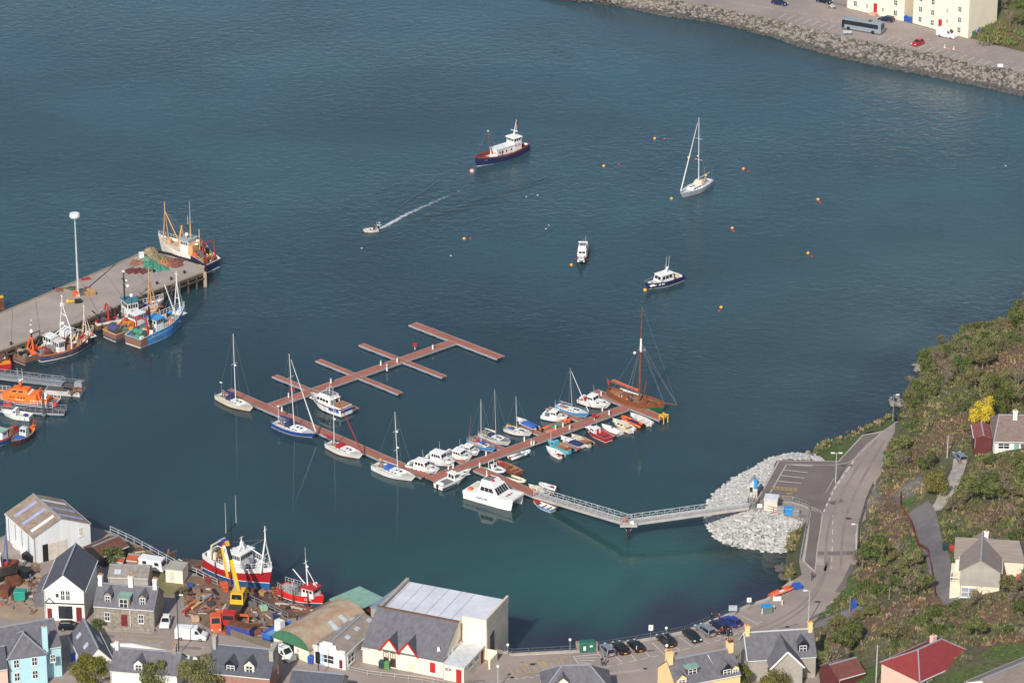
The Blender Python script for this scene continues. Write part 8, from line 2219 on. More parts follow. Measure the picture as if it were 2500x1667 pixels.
def lamp(label, c, base, top, z=ZT, arms=(-1,), m=STEEL, globe=False, on_hill=False, name='street_lamp'):
 b = H(c, *base) if on_hill else P(c, *base, z)
 hgt = at_depth(c, *top, b.y).z - b.z
 t = T(name, label, 'street lamp', b)
 MB().tube((0, 0, -.2), (0, 0, hgt), .1, .06, 6, m).build('pole', t)
 if globe: MB().ball((0, 0, hgt), .28, WHITE, 9, 6).build('lamp_globe', t, smooth=True)
 else:
  for s_ in arms:
   MB().tube((0, 0, hgt - .05), (s_ * .5, 0, hgt + .05), .05, .04, 5, m).box(min(s_ * .4, s_ * 1.1), max(s_ * .4, s_ * 1.1), -.16, .16, hgt - .03, hgt + .13, WHITE).build('lamp_head', t)
 return t
PALEP = M('pale_pole', (186, 186, 182), .5, .08)
lamp('tall street lamp at the corner of the crash barrier', 'A7', (1170, 928), (1165, 603), m=PALEP)
lamp('double headed street lamp in the marina car park', 'B4', (1411, 700), (1411, 415), arms=(-1, 1), m=PALEP)
lamp('street lamp on the hill side of the coast road', 'B4', (1608, 1378), (1602, 1095), m=PALEP)
lamp('street lamp at the far bend of the coast road', 'B5', (370, 930), (375, 752), arms=(1,))
lamp('street lamp half hidden by the wooded shore', 'B5', (960, 560), (960, 402), arms=(1,), z=2.5)
lamp('street lamp at the kerb before the yellow house', 'A6', (1612, 985), (1605, 748), m=PALEP, globe=True)
lamp('street lamp beside the hall entrance', 'A5', (1720, 1330), (1706, 1062), m=PALEP, globe=True)
lamp('small globe lamp at the railing by the hall', 'A5', (1833, 935), (1831, 815), globe=True)
lamp('small globe lamp left of the green bin container', 'A6', (606, 815), (605, 687), globe=True)
lamp('small globe lamp behind the tall black estate', 'A6', (1610, 680), (1613, 566), globe=True)
lamp('thin black street pole in front of the white van', 'C3', (1468, 322), (1455, -160), m=BLACK, arms=(1,))
lamp('thin dark pole in front of the harbour shop', 'A4', (1102, 1530), (1090, 1245), m=BLACK, arms=())
for lb, c, bs, tp in (('telegraph pole beside the blue bin', 'A7', (1600, 838), (1605, 650)), ('wooden telegraph pole on the grassy slope above the bungalow', 'A8', (130, 1560), (130, 1255)), ('white flag pole beside the grey hatchback on the hill', 'B5', (748, 1190), (746, 1032)), ('telegraph pole among the bushes by the bungalow', 'B5', (1132, 1385), (1132, 1282)), ('leaning pole in the scrub below the drive', 'A8', (238, 880), (232, 790))):
 b = H(c, *bs)
 t = T('telegraph_pole', lb, 'pole', b)
 hg = at_depth(c, *tp, b.y).z - b.z
 MB().tube((0, 0, -.3), (0, 0, hg), .13, .09, 6, PALEP if 'flag' in lb or 'grassy' in lb else M('pole_wood', (142, 130, 116), .9)).build('shaft', t)
 MB().bar((-.4, 0, hg - .3), (.4, 0, hg - .3), .08, .08, STEEL).build('crossarm', t)
def sign(label, c, base, top, w, h_, m=WHITE, txt=None, legs=1, z=ZT, rz=0.):
 b = P(c, *base, z)
 hg = at_depth(c, *top, b.y).z - z
 t = T('road_sign', label, 'sign', b, rz)
 mb = MB()
 for k in range(legs): mb.tube((w * .3 * (2 * k - 1) * (legs > 1), 0, 0), (w * .3 * (2 * k - 1) * (legs > 1), 0, hg), .05, .05, 5, STEEL)
 mb.build('post', t)
 o = MB().box(-w / 2, w / 2, -.06, -.02, hg - h_, hg, m).build('board', t)
 if txt: writing(o, txt, (0, -.07, hg - h_ / 2), h_ * .7, BLACK)
sign('white parking sign behind the railing near the tall black estate', 'A6', (1448, 690), (1447, 532), .8, 1.1, txt='i')
sign('white sign post beside the billboard on the sea wall', 'A7', (548, 800), (546, 675), .8, .9, txt='i')
sign('grey billboard on two legs next to the blue hatchback', 'A7', (380, 855), (382, 755), 1.5, 1.1, M('board_grey', (176, 182, 190), .5), legs=2)
sign('white notice board in front of the orange kayaks', 'A7', (842, 708), (842, 662), 1.5, .9, legs=2)
sign('low sign board on the far sea wall beside the bus', 'B7', (790, 318), (790, 272), 2.2, .7, M('board_grey', (176, 182, 190), .5), legs=2, z=ZF)
sign('white sign on two posts far along the other shore', 'B7', (2140, 632), (2142, 566), 1.4, .8, legs=2, z=ZF)
sign('white info board at the landward end of the gangway', 'B4', (684, 935), (684, 900), 1.0, .8)
def cbox(name, label, cat, c, x, y, sx, sy, sz, m, rz=.2, lid=None, z=ZT, hill=False, wheels=False):
 p = H(c, x, y) if hill else P(c, x, y, z)
 t = T(name, label, cat, p, rz)
 MB().box(-sx / 2, sx / 2, -sy / 2, sy / 2, .08, sz, m, -.04, -.04, -.04).build('body', t)
 MB().box(-sx / 2 - .08, sx / 2 + .08, -sy / 2 - .08, sy / 2 + .08, sz, sz + .12, lid or m, .08, .08, .08).build('lid', t)
 MB().box(-sx * .4, sx * .4, -sy * .35, sy * .35, 0, .08, BLACK).build('foot', t)
 return t
t = cbox('bin_container', 'dark green container with white notices on the sea front', 'container', 'A6', 785, 805, 2.7, 1.3, 1.8, M('bin_green', (44, 104, 84), .6), .12)
for x, w_, h0_, h1_ in ((-.55, .45, .5, 1.3), (.6, .5, 1.1, 1.45)): panel(t, 'notice', [(x - w_ / 2, -.7, h0_), (x + w_ / 2, -.7, h0_), (x + w_ / 2, -.7, h1_), (x - w_ / 2, -.7, h1_)], WHITE, .05)
for x, lb in ((690, 'low stone pier to one side of the green container'), (870, 'low stone pier on the car side of the green container')): cbox('stone_pier', lb, 'wall', 'A6', x, 800, .7, .9, 1.5, STONE, .12)
BLU2 = M('wheelie_blue', (44, 88, 176), .5)
CY = M('bin_cyan', (44, 142, 206), .5)
cbox('recycling_bin', 'grey recycling bin with bright blue lid on the sea front', 'bin', 'A7', 733, 830, 1.7, 1.2, 1.3, M('bin_grey', (110, 122, 120), .6), .3, CY)
for x, y, lb in ((688, 842, 'pale bollard close to the blue lidded bin'), (808, 810, 'pale bollard between the blue lidded bin and the notice board'), (895, 750, 'pale bollard below the orange kayaks')):
 tag(MB().tube((0, 0, 0), (0, 0, .95), .14, .11, 8, CREAM).ball((0, 0, .95), .11, CREAM, 8, 5).build('bollard'), lb, 'bollard').location = P('A7', x, y, ZT)
cbox('wheelie_bin', 'blue wheelie bin beside the telegraph pole at the barrier end', 'bin', 'A7', 1632, 790, 1.1, .9, 1.3, BLU2, .3, hill=True)
cbox('recycling_bin', 'cyan blue recycling bin in the marina bin bay', 'bin', 'B4', 962, 1000, 1.4, 1.1, 1.35, CY, -.1)
cbox('recycling_bin', 'grey bin behind the orange pipe in the marina bin bay', 'bin', 'B4', 885, 985, 1.2, 1.0, 1.1, M('bin_pale', (150, 154, 156), .6), -.1)
cbox('recycling_bin', 'grey bin on the road side of the cyan bin', 'bin', 'B4', 1033, 1008, 1.1, 1.0, 1.0, M('bin_pale', (150, 154, 156), .6), -.1)
tag(MB().tube((-.9, 0, .15), (.9, 0, .15), .15, .15, 7, ORANGE).build('drain_pipe'), 'orange pipe lying in front of the grey bin', 'pipe').location = P('B4', 865, 985, ZT + .1)
s = House('pump_hut', 'small pale hut with white flat roof in the marina bin bay', P('B4', 725, 965, ZT), P('B4', 850, 975, ZT), ZT, 2.3, 2.3, 2.3, M('hut_cream', (214, 204, 188), .8), M('white_felt', (206, 208, 214)), 'x', .1, 'hut', low=.5)
s = House('gate_kiosk', 'narrow pale kiosk with pitched roof and blue sign at the gangway head', P('B4', 578, 838, ZT), P('B4', 660, 842, ZT), ZT, 1.9, 2.6, 3.6, M('kiosk_cream', (208, 200, 186), .8), M('kiosk_roof', (172, 174, 178), .6), 'y', .15, 'kiosk', low=2)
s.put('f', s.W * .3, 1.1, .5, 1.0, BLACK, 'opening');  # opening is a black panel, its inner shade put in as colour
MB().box(s.W * .6, s.W * .95, -.25, -.1, 2.0, 4.0, CY).build('blue_sign', s.t)
fence('gangway_gate', 'tall steel gate where the gangway meets the shore', pp('B4', [(582, 940), (640, 945), (640, 900), (585, 890)], ZT), 2.4, STEEL, 'gate', .5, (1., .5, .05), .04)
for lb, c, x, y, hl in (('blue wheelie bin at the corner of the nearer tenement', 'B7', 1302, 185, 0), ('blue wheelie bin next to the tenement gap', 'B7', 1345, 200, 0), ('blue wheelie bin at the end wall of the taller tenement', 'B7', 1950, 305, 0), ('dark green wheelie bin at the end wall of the taller tenement', 'B7', 1905, 320, 0)):
 cbox('wheelie_bin', lb, 'bin', c, x, y, 1.0, 1.0, 1.3, BLU2 if 'blue' in lb else M('bin_green', (44, 104, 84), .6), .2, z=ZF)
for x, y, lb in ((1652, 425, 'white traffic cone near the small red car'), (1731, 440, 'white traffic cone farther from the small red car')):
 tag(MB().tube((0, 0, .05), (0, 0, .9), .28, .06, 8, WHITE).box(-.35, .35, -.35, .35, 0, .06, ORANGE).tube((0, 0, .35), (0, 0, .55), .215, .16, 8, ORANGE).build('traffic_cone'), lb, 'cone').location = P('B7', x, y, ZF)
cbox('skip_bin', 'teal wheeled bin standing in the sandy yard', 'bin', 'A3', 168, 880, 2.0, 1.5, 1.7, M('teal_bin', (34, 148, 130), .6), -.1)
cbox('wheelie_bin', 'green bin against the hall front', 'bin', 'A5', 447, 1085, 1.0, .9, 1.3, M('bin_bright_green', (88, 140, 80), .6), -.3)
cbox('wheelie_bin', 'dark bin next to the green one against the hall front', 'bin', 'A5', 392, 1078, 1.0, .9, 1.3, M('bin_green2', (44, 66, 62), .6), -.3)
cbox('wheelie_bin', 'blue bin beside the curved roof hut', 'bin', 'A4', 1038, 1405, .9, .8, 1.4, BLU2, -.3)
cbox('wheelie_bin', 'blue bin in the alley beside the sky blue house', 'bin', 'A3', 622, 1385, 1.2, .9, 1.3, BLU2, -.3)
cbox('wheelie_bin', 'dark green bin by the hillside drive', 'bin', 'A8', 705, 480, 1.0, 1.0, 1.2, M('bin_green2', (44, 66, 62), .6), .3, hill=True)
cbox('garden_bench', 'red bench box by the hillside house', 'bench', 'A8', 778, 480, 2.0, .8, .8, M('bench_red', (178, 48, 44), .6), -.1, hill=True)
for k, (a_, b_, m_, lb) in enumerate((((740, 675), (1010, 560), ORANGE, 'long bright orange kayak on the sea wall'), ((760, 690), (1025, 590), M('coral_kayak', (226, 122, 88), .5), 'coral kayak with a white deck patch beside the orange one'))):
 A_, B_ = P('A7', *a_, ZT), P('A7', *b_, ZT); d = B_ - A_
 t = T('kayak', lb, 'kayak', ((A_ + B_) / 2), math.atan2(d.y, d.x)); l_ = d.length / 2
 MB().loft([[(x, w_ * math.cos(q), .45 + w_ * .6 * math.sin(q)) for q in (0, 1.05, 2.1, 3.14, 4.2, 5.2)] for x, w_ in ((-l_, .04), (-l_ * .6, .34), (0, .42), (l_ * .6, .34), (l_, .04))], m_).build('hull', t)
 MB().box(-.5, .5, -.22, .22, .6, .72, BLACK if k == 0 else WHITE).build('cockpit', t)
 MB().box(-1, -.8, -.5, .5, 0, .25, TEAK).build('trestle', t)
cbox('covered_stack', 'stack under a dark blue cover at the kayak end', 'stack', 'A7', 1052, 580, 1.4, 1.2, .8, BLU2, .4)
t, h = fishing('big white red and blue trawler hauled out on the slip', 'D4', (120, 800), (1530, 1258), 2.9, 2.9, 6.0, 3.0, 2.5, 3.5, [(-.0, BLUE), (.16, WHITE), (-.95, M('trawler_red', (176, 30, 40), .45)), (None, WHITE)], STEEL, .6, .72, p=2.1, depth=1.9, rake=.05, keel=2.2)
t.location.z = 2.9
for o in [o for o in t.children if o.name.startswith('hull')]: o.data.materials[0] = M('antifoul_blue', (30, 90, 150), .7, .1)
zd = h.dz(.4)
wh = Block(t, 'wheelhouse', WHITE, h.x(.44), h.x(.6), -1.9, 1.9, zd, zd + 3.0, .15, .1, .15)
for f in 'lrfb': wh.row(f, 5, .04, .96, .62, .86, GLASS, .25)
MB().box(h.x(.42), h.x(.62), -2.1, 2.1, zd + 3.0, zd + 3.2, WHITE).build('wheelhouse_roof', t)
Block(t, 'deckhouse', WHITE, h.x(.3), h.x(.44), -1.7, 1.7, zd, zd + 2.2, 0, .1, .1)
tripod(t, h.x(.52), zd + 3.2, zd + 5.2, .9, .6, WHITE, 'radar_mast', .12, .6)
tripod(t, h.x(.9), h.dz(.85), zd + 6.8, 1.6, -1.2, WHITE, pole=2.6, r=.17)
MB().tube((h.x(.9), 0, zd + 3), (h.x(.62), 0, zd + 4.2), .13, .1, 6, WHITE).build('derrick', t)
MB().bar((h.x(.36), -1.5, zd + 6.4), (h.x(.36), 1.5, zd + 7.2), .14, .14, BLACK).tube((h.x(.36), -1.5, zd + 6.4), (h.x(.36), -1.5, zd + 12.5), .07, .04, 4, PALEP).tube((h.x(.36), 1.5, zd + 7.2), (h.x(.36), 1.5, zd + 12.8), .07, .04, 4, PALEP).tube((h.x(.36), 0, zd + 2), (h.x(.36), 0, zd + 10), .1, .05, 5, BLACK).build('aerial_mast', t)
aframe(t, h.x(.12), 1.9, zd, zd + 3.2, .3, CREAM, 'stern_gantry', .2)
drum(t, h.x(.07), 0, zd + .6, .7, 1.3, TEAK)
MB().box(h.x(.1), h.x(.22), .6, 1.6, zd + 3, zd + 3.3, BLUE).ball((h.x(.2), .5, zd + 2.6), .4, RED, 7, 5).build('net_bundle', t)
MB().ball((h.x(.46), 1.2, zd + 3.8), .45, WHITE, 8, 5, .7).ball((h.x(.28), -.6, zd + 2.9), .5, WHITE, 8, 5, .8).build('radar', t)
h.rail(.3, .99, 1.0, WHITE, 'rail', .04, 16); clutter(t, h, .06, .3, 8, 91, cols=[CREAM, WHITE, TEAK, BLUE, RUST]); clutter(t, h, .64, .85, 6, 92, cols=[WHITE, STEEL, NAVY])
for q in (.25, .5, .72):
 for s_ in (1, -1):
  o_ = t.matrix_basis @ Vector((h.x(q), s_ * (h.hb(q) + .25), 0)) if False else Vector((t.location.x + h.x(q) * math.cos(t.rotation_euler.z) - s_ * (h.hb(q) + .25) * math.sin(t.rotation_euler.z), t.location.y + h.x(q) * math.sin(t.rotation_euler.z) + s_ * (h.hb(q) + .25) * math.cos(t.rotation_euler.z), 0))
  tag(MB().tube((0, 0, -.5), (.1, 0, 5.6), .15, .12, 6, RUST).build('slip_prop'), 'rusty prop post shoring the big trawler on the slip', 'prop', 'posts shoring the hauled out boats').location = o_
t, h = fishing('red fishing boat numbered UL 98 hauled out on the slip', 'D5', (290, 1010), (1375, 1300), 2.5, 2.5, 3.9, 1.7, 1.3, 1.75, [(0, M('antifoul_navy', (44, 70, 100), .7, .1)), (.14, WHITE), (None, M('boat_red', (218, 38, 34), .45))], M('grey_deck', (164, 166, 160), .7, .1), .15, .7, depth=1.3, rake=.04, p=2.0, keel=1.5)
t.location.z = 2.5
zd = h.dz(.4)
wh = Block(t, 'wheelhouse', WHITE, h.x(.56), h.x(.84), -1.3, 1.3, zd, zd + 1.7, .2, .05, .12, RED)
for f in 'lr': wh.row(f, 3, .05, .95, .55, .85, GLASS, .3)
wh.row('f', 5, .04, .96, .55, .85, GLASS, .3)
MB().box(h.x(.55), h.x(.86), -1.4, 1.4, zd + 1.7, zd + 1.85, RED, .1, .1, .1).build('wheelhouse_roof', t)
b_ = Vector((h.x(.62), 0, zd + 1.8))
MB().tube(b_, b_ + Vector((-.3, 0, 5)), .14, .09, 6, WHITE).tube(b_ + Vector((-.3, 0, 5)), b_ + Vector((-.4, 0, 7.5)), .04, .02, 4, WHITE).tube(b_ + Vector((1.8, .2, 0)), b_ + Vector((-.2, 0, 3.4)), .08, .08, 5, WHITE).bar(b_ + Vector((-.3, -.6, 4.5)), b_ + Vector((-.3, .6, 4.5)), .08, .1, WHITE).tube(b_ + Vector((-.6, 0, .2)), b_ + Vector((-3.6, .8, 2)), .11, .09, 6, WHITE).build('mast', t)
MB().ball(b_ + Vector((-.1, .2, 3.6)), .25, WHITE, 7, 5).tube(b_ + Vector((1.0, .5, .2)), b_ + Vector((1.2, 1.1, .25)), .28, .28, 8, WHITE).build('radar', t)
writing(t, 'UL 98', (h.x(.72), -h.hb(.72) - .03, .85), .55, WHITE, (math.pi / 2, 0, .32))
h.rail(.0, .5, 1.0, M('pale_rail', (186, 190, 190), .5), 'rail', .035, 8)
clutter(t, h, .1, .5, 7, 95, cols=[STEEL, DKG, RED, DECKG])
for q in (.15, .45, .75):
 a_ = t.rotation_euler.z
 for s_ in (1, -1):
  tag(MB().tube((0, 0, -.5), (0, -.6 * s_, 4.2), .14, .12, 6, RUST).build('slip_prop'), 'rusty prop post shoring the small red boat on the slip', 'prop', 'posts shoring the small red boat').location = Vector((t.location.x + h.x(q) * math.cos(a_) - s_ * (h.hb(q) + .6) * math.sin(a_), t.location.y + h.x(q) * math.sin(a_) + s_ * (h.hb(q) + .6) * math.cos(a_), .8))
t, h = fishing('small blue boat with white cabin standing in the yard', 'A4', (668, 1190), (880, 1090), ZT + 1.2, ZT + 1.2, 2.6, 1.4, 1.3, 1.7, [(.5, BLUE), (None, M('mid_blue', (58, 108, 190), .5))], M('blue_deck', (110, 150, 196), .6), .5, .8)
t.location.z = ZT + .4
Block(t, 'cabin', WHITE, h.x(.45), h.x(.64), -.8, .8, h.dz(.5), h.dz(.5) + 2.0, .1, .05, .08).put('f', .2, .8, .5, .85, GLASS)
p = P('A4', 440, 960, ZT)
YEL = M('crane_yellow', (226, 176, 36), .45, .08)
q = P('A4', 365, 1110, ZT)
d = q - p
t = T('mobile_crane', 'yellow truck crane with red cab and raised telescopic boom in the boatyard', 'crane', p, math.atan2(d.y, d.x))
l_ = d.length
MB().box(-4, l_ - .5, -1.2, 1.2, .7, 1.3, M('chassis_dark', (58, 54, 52), .8)).build('chassis', t)
cb = Block(t, 'cab', RED, l_ - 1.6, l_ + .5, -1.25, 1.25, .6, 2.7, .15, .05, .1); cb.put('f', .08, .92, .5, .88, GLASS, 'windscreen')
for s_ in (1, -1):
 for x in (-3.2, -1.8, 1.4, l_ - .6): MB().tube((x, s_ * 1.25, .55), (x, s_ * .9, .55), .55, .55, 10, TYRE).build('wheel', t)
for x in (l_ - 2.6,): MB().box(x - .2, x + .2, -3.0, 3.0, 1.1, 1.4, ORANGE).box(x - .2, x + .2, -3.1, -2.85, 0, 1.2, ORANGE).box(x - .2, x + .2, 2.85, 3.1, 0, 1.2, ORANGE).build('outrigger', t)
sb = Block(t, 'slewing_cab', YEL, -2.2, 1.0, -1.2, 1.2, 1.4, 3.4, .3, .2, .1); sb.put('f', .1, .9, .45, .9, GLASS); sb.put('l', .1, .5, .5, .9, GLASS); sb.put('r', .5, .9, .5, .9, GLASS)
tipw = at_depth('A4', 345, 408, p.y + 6.5)
tl = local(t, Vector((tipw.x, tipw.y, tipw.z - ZT + ZT))); ft = Vector((-.6, 0, 3.2)); tl.z = tipw.z - ZT
m1 = ft.lerp(tl, .62)
MB().bar(ft, m1, .62, .7, YEL).build('boom_base', t); MB().bar(ft.lerp(tl, .55), ft.lerp(tl, .93), .5, .55, BLACK).build('boom_extension', t); MB().bar(ft.lerp(tl, .9), tl, .65, .8, M('hook_orange', (220, 150, 44), .5)).build('boom_head', t)
sd_ = (tl - ft).cross(Vector((0, 0, 1))).normalized() * -1.2
MB().bar(ft.lerp(tl, .3) + sd_ * 1.1, ft.lerp(tl, .88) + sd_ * .9, .38, .42, YEL).build('side_jib', t)
MB().tube((.8, 0, 2.4), ft.lerp(tl, .45), .18, .18, 7, STEEL).build('lift_ram', t)
t = cbox('yard_container', 'open blue container full of scrap in the boatyard', 'container', 'A4', 465, 1170, 4.6, 2.0, 1.9, M('container_blue', (58, 74, 148), .7, .15), -.45, RUST)
YC = [('timber_stack', 'stack', 3.5, .6, .5), ('scrap_box', 'box', 1.2, 1.0, .8), ('oil_drum', 'drum', .7, .7, 1.0)]
YL = [(70, 930, 0, 'long stack of orange brown planks', (176, 116, 76)), (40, 970, 0, 'red painted plank stack', (150, 58, 50)), (105, 940, 0, 'pale plank stack', (196, 158, 116)), (170, 890, 0, 'grey girder stack', (140, 142, 146)), (100, 830, 1, 'heap box of brown nets', (140, 112, 92)), (215, 940, 1, 'dark box by the grey girders', (70, 64, 60)), (90, 1060, 1, 'pallet of white and orange boxes', (206, 170, 140)),
  (190, 745, 2, 'red drum near the slip edge', (150, 50, 44)), (340, 820, 2, 'orange drum behind the crane boom', (206, 92, 52)), (325, 780, 1, 'orange mooring frame box', (206, 92, 52)), (650, 970, 1, 'mint green boat cover at the fence', (150, 190, 160)), (745, 1045, 2, 'navy drum at the fence end', (44, 54, 100)), (600, 1170, 1, 'rusty scrap heap box beside the blue container', (130, 84, 62)), (560, 940, 1, 'grey fish bins by the rail fence', (110, 106, 104)), (560, 830, 1, 'dark cradle timber under the big trawler', (104, 70, 52)), (800, 870, 0, 'rust brown cradle beam between the hauled boats', (116, 70, 52)), (960, 960, 0, 'rust brown cradle beam under the small red boat', (124, 76, 58)), (640, 850, 1, 'tan block at the big trawler bow', (176, 132, 90)), (40, 790, 1, 'blue crate at the yard corner', (60, 84, 140)), (300, 1010, 1, 'orange crate near the crane cab', (214, 110, 60))]
for x, y, k, lb, col in YL:
 n, ct, sx, sy, sz = YC[k]
 if 'cradle' in lb or 'trawler bow' in lb: zz = 1.6
 else: zz = ZT
 cbox(n, lb + ' in the boatyard', ct, 'A4', x, y, sx, sy, sz, M('yard_%d_%d' % col[:2], col, .85, .2, 1.5), {0: 1.05}.get(k, .3) if zz == ZT else -.5, z=zz)
t, h = fishing('old dark fishing boat with rust red rail on the hard beside the boat shed', 'A3', (-190, 640), (165, 640), ZT + 2, ZT + 2, 3.6, 2.3, 2.1, 2.8, [(.2, BLACK), (-.3, M('old_black_hull', (60, 52, 48), .8, .2)), (None, RUST)], DKR, .5, .6, depth=1.2)
t.location.z = ZT + 1.2
zd = h.dz(.4)
Block(t, 'wheelhouse', WHITE, h.x(.35), h.x(.6), -1.2, 1.2, zd, zd + 2.2, .2, .1, .1).row('f', 3, .1, .9, .5, .85, GLASS)
tripod(t, h.x(.72), zd, zd + 6.2, .8, -1, M('blue_grey_mast', (84, 104, 150), .6), pole=1.5)
for s_ in (.3, .7): MB().ball((h.x(s_), -.9, zd + .9), .45, RED if s_ > .5 else BLUE, 7, 5).build('buoy', t)
MB().box(h.x(.3), h.x(.7), -1, 1, -1.25, -.9, TEAK).build('cradle', t)
for k, (x, y) in enumerate(((170, 455), (215, 500), (250, 560), (110, 760), (40, 840), (205, 690))):
 cbox('gear_heap', ('white lean-to locker by the boat shed wall', 'second white locker by the shed wall', 'dark creel heap by the shed wall', 'brown timber heap below the old boat', 'rust coloured gear heap at the yard edge', 'dark net heap in the boatyard lane')[k], 'heap', 'A3', x, y, 2.4, 1.8, 1.3, (WHITE, WHITE, BLACK, RUST, RUST, BLACK)[k], .6 + k)
mb = MB(); rq = random.Random(77)
dm = [RUST, DIRT, TEAK, M('old_plank', (126, 104, 84), .9, .2), M('grey_scrap', (132, 130, 128), .8, .2), BLACK, M('faded_orange', (176, 98, 64), .85, .2), M('dull_white', (190, 186, 178), .8, .1), M('brown_rope', (104, 76, 58), .95, .2)]
for c, x0, x1, y0, y1, n, z in (('A4', 0, 260, 760, 1010, 120, ZT), ('A4', 260, 560, 880, 1160, 90, ZT), ('A4', 560, 780, 960, 1180, 40, ZT), ('A4', 300, 800, 790, 900, 90, 1.5), ('A4', 780, 1060, 880, 1000, 70, 1.9), ('A4', 0, 300, 600, 740, 60, 1.6), ('A3', -20, 320, 560, 960, 110, ZT), ('A3', 900, 1480, 440, 700, 50, ZT), ('A4', 1180, 1500, 930, 1010, 30, ZT), ('D3', 1180, 1390, 500, 560, 8, .95)):
 for k in range(n):
  q = P(c, rq.uniform(x0, x1), rq.uniform(y0, y1), z)
  if c == 'A4' and z == ZT and not inside(q.x, q.y, [(v.x, v.y) for v in land]): continue
  a = rq.uniform(0, 3.14); l_ = rq.uniform(.15, 1.3); w_ = rq.uniform(.08, .35)
  mb.bar(q + Vector((math.cos(a) * l_, math.sin(a) * l_, w_ / 2)), q - Vector((math.cos(a) * l_, math.sin(a) * l_, -w_ / 2)), w_ * 1.5, w_, rq.choice(dm))
tag(mb.build('yard_debris'), kind='stuff')
mb = MB()
PM = [M('road_patch', (128, 116, 110), .9, .1), M('road_patch_pale', (164, 152, 144), .9, .1), M('oil_stain', (104, 94, 90), .8, .3)]
for c, x, y, l_, w_, a, k in (('A6', 1800, 960, 5, .9, .3, 0), ('A6', 1200, 1020, 7, .8, .2, 1), ('A6', 220, 940, 1.2, .7, .2, 2), ('A6', 1450, 800, 1.4, .6, .3, 2), ('A6', 1950, 880, 3, 1.4, .3, 0), ('A7', 960, 975, 4, .5, .5, 0), ('A7', 1300, 300, 3, 1.6, 1.5, 1), ('A7', 700, 1040, 6, 1, .5, 1), ('B4', 1540, 1040, 1.2, .9, 0, 2), ('B4', 1200, 700, 2.2, 1.2, .2, 2), ('B4', 1420, 880, 3, 1.4, .6, 2), ('A5', 1400, 1240, 5, 1.2, .1, 0), ('C3', 800, 170, 6, 1.2, -.1, 0), ('C3', 1200, 250, 5, 1.0, -.1, 1), ('C3', 1560, 270, 4, 1.0, -.2, 0)):
 q = P(c, x, y, ZT); d = Vector((math.cos(a), math.sin(a), 0)) * l_ / 2
 mb.ribbon([q - d, q + d], w_, ZT + .0065 + .0006 * k, PM[k])
for c, x, y in (('A6', 1390, 990), ('A7', 1270, 718), ('A7', 950, 980), ('A6', 215, 945), ('B4', 1530, 1040), ('A5', 1885, 1190)):
 q = P(c, x, y, ZT); mb.ribbon([q - Vector((.35, 0, 0)), q + Vector((.35, 0, 0))], .6, ZT + .0105, BLACK)
tag(mb.build('road_patches'), kind='structure')
PROCK = mat('pale_rock', lin((184, 182, 177)), .9, .18, 1.2, objvar=.16)
GROCK = mat('grey_rock', lin((132, 125, 117)), .95, .22, 1.0); TROCK = mat('tan_rock', lin((144, 136, 127)), .95, .2, 1.0); DROCK = mat('dark_rock', lin((88, 84, 80)), .95, .25, 1.0)
rg = random.Random(11)
def stone(mb, c, r, m, rg):
 a = rg.uniform(0, 6.28)
 o = len(mb.v)
 mb.ball((0, 0, 0), r, m, 6, 4, rg.uniform(.55, .8), .28, rg)
 sx, tl = rg.uniform(.75, 1.3), rg.uniform(-.5, .5)
 for k in range(o, len(mb.v)):
  x, y, z = mb.v[k]
  x *= sx
  x, z = x * math.cos(tl) - z * math.sin(tl), x * math.sin(tl) + z * math.cos(tl)
  mb.v[k] = (c[0] + x * math.cos(a) - y * math.sin(a), c[1] + x * math.sin(a) + y * math.cos(a), c[2] + z)
protos = []
for k in range(7):
 mb = MB(); stone(mb, (0, 0, 0), .8, PROCK, rg); protos.append(mb)
spots, tries = [], 0
while len(spots) < 1900 and tries < 16000:
 tries += 1
 t_, u = rg.random(), rg.random()
 p = mound(t_, u)
 r = rg.uniform(.22, .56) * (.85 + .35 * u)
 if all((p - q).length > (r + s_) * .5 for q, s_ in spots): spots.append((p, r))
spots.sort(key=lambda e: -e[1])
b0 = []
for k, (p, r) in enumerate(spots[:300]):
 if k < 7:
  o = protos[k].build('boulder'); b0.append(o)
  tag(o, 'pale grey boulder of the rock mound under the marina car park', 'boulder', 'boulders of the marina rock mound')
 else:
  o = b0[k % 7].copy(); COL.objects.link(o)
 o.location = p + Vector((0, 0, r * .25)); o.scale = (r / .8,) * 3; o.rotation_euler = (rg.uniform(-.4, .4), rg.uniform(-.4, .4), rg.uniform(0, 6))
mb = MB()
for p, r in spots[300:]: stone(mb, p + Vector((0, 0, r * .2)), r, PROCK, rg)
for k in range(3600):
 u = rg.random(); p = revet(rg.random(), u)
 r = rg.uniform(.25, .62)
 m_ = rg.choice((GROCK, GROCK, TROCK, DROCK)) if u < .72 else DROCK
 if p.x < 40 and u < .72: m_ = rg.choice((GROCK, TROCK, TROCK))
 stone(mb, p + Vector((0, 0, r * .25)), r, m_, rg)
for c, x, y, n, m_ in (('B5', 570, 560, 16, GROCK), ('B5', 395, 800, 14, GROCK), ('B5', 620, 530, 8, GROCK), ('A7', 920, 470, 14, DROCK), ('A7', 1160, 360, 8, GROCK), ('A7', 900, 380, 12, DROCK), ('B4', 1180, 445, 8, TROCK)):
 for k in range(n): stone(mb, P(c, x + rg.uniform(-45, 45), y + rg.uniform(-30, 30), .3) + Vector((0, 0, rg.uniform(-.2, .5))), rg.uniform(.3, .9), m_, rg)
tag(mb.build('rubble_stones'), kind='stuff')
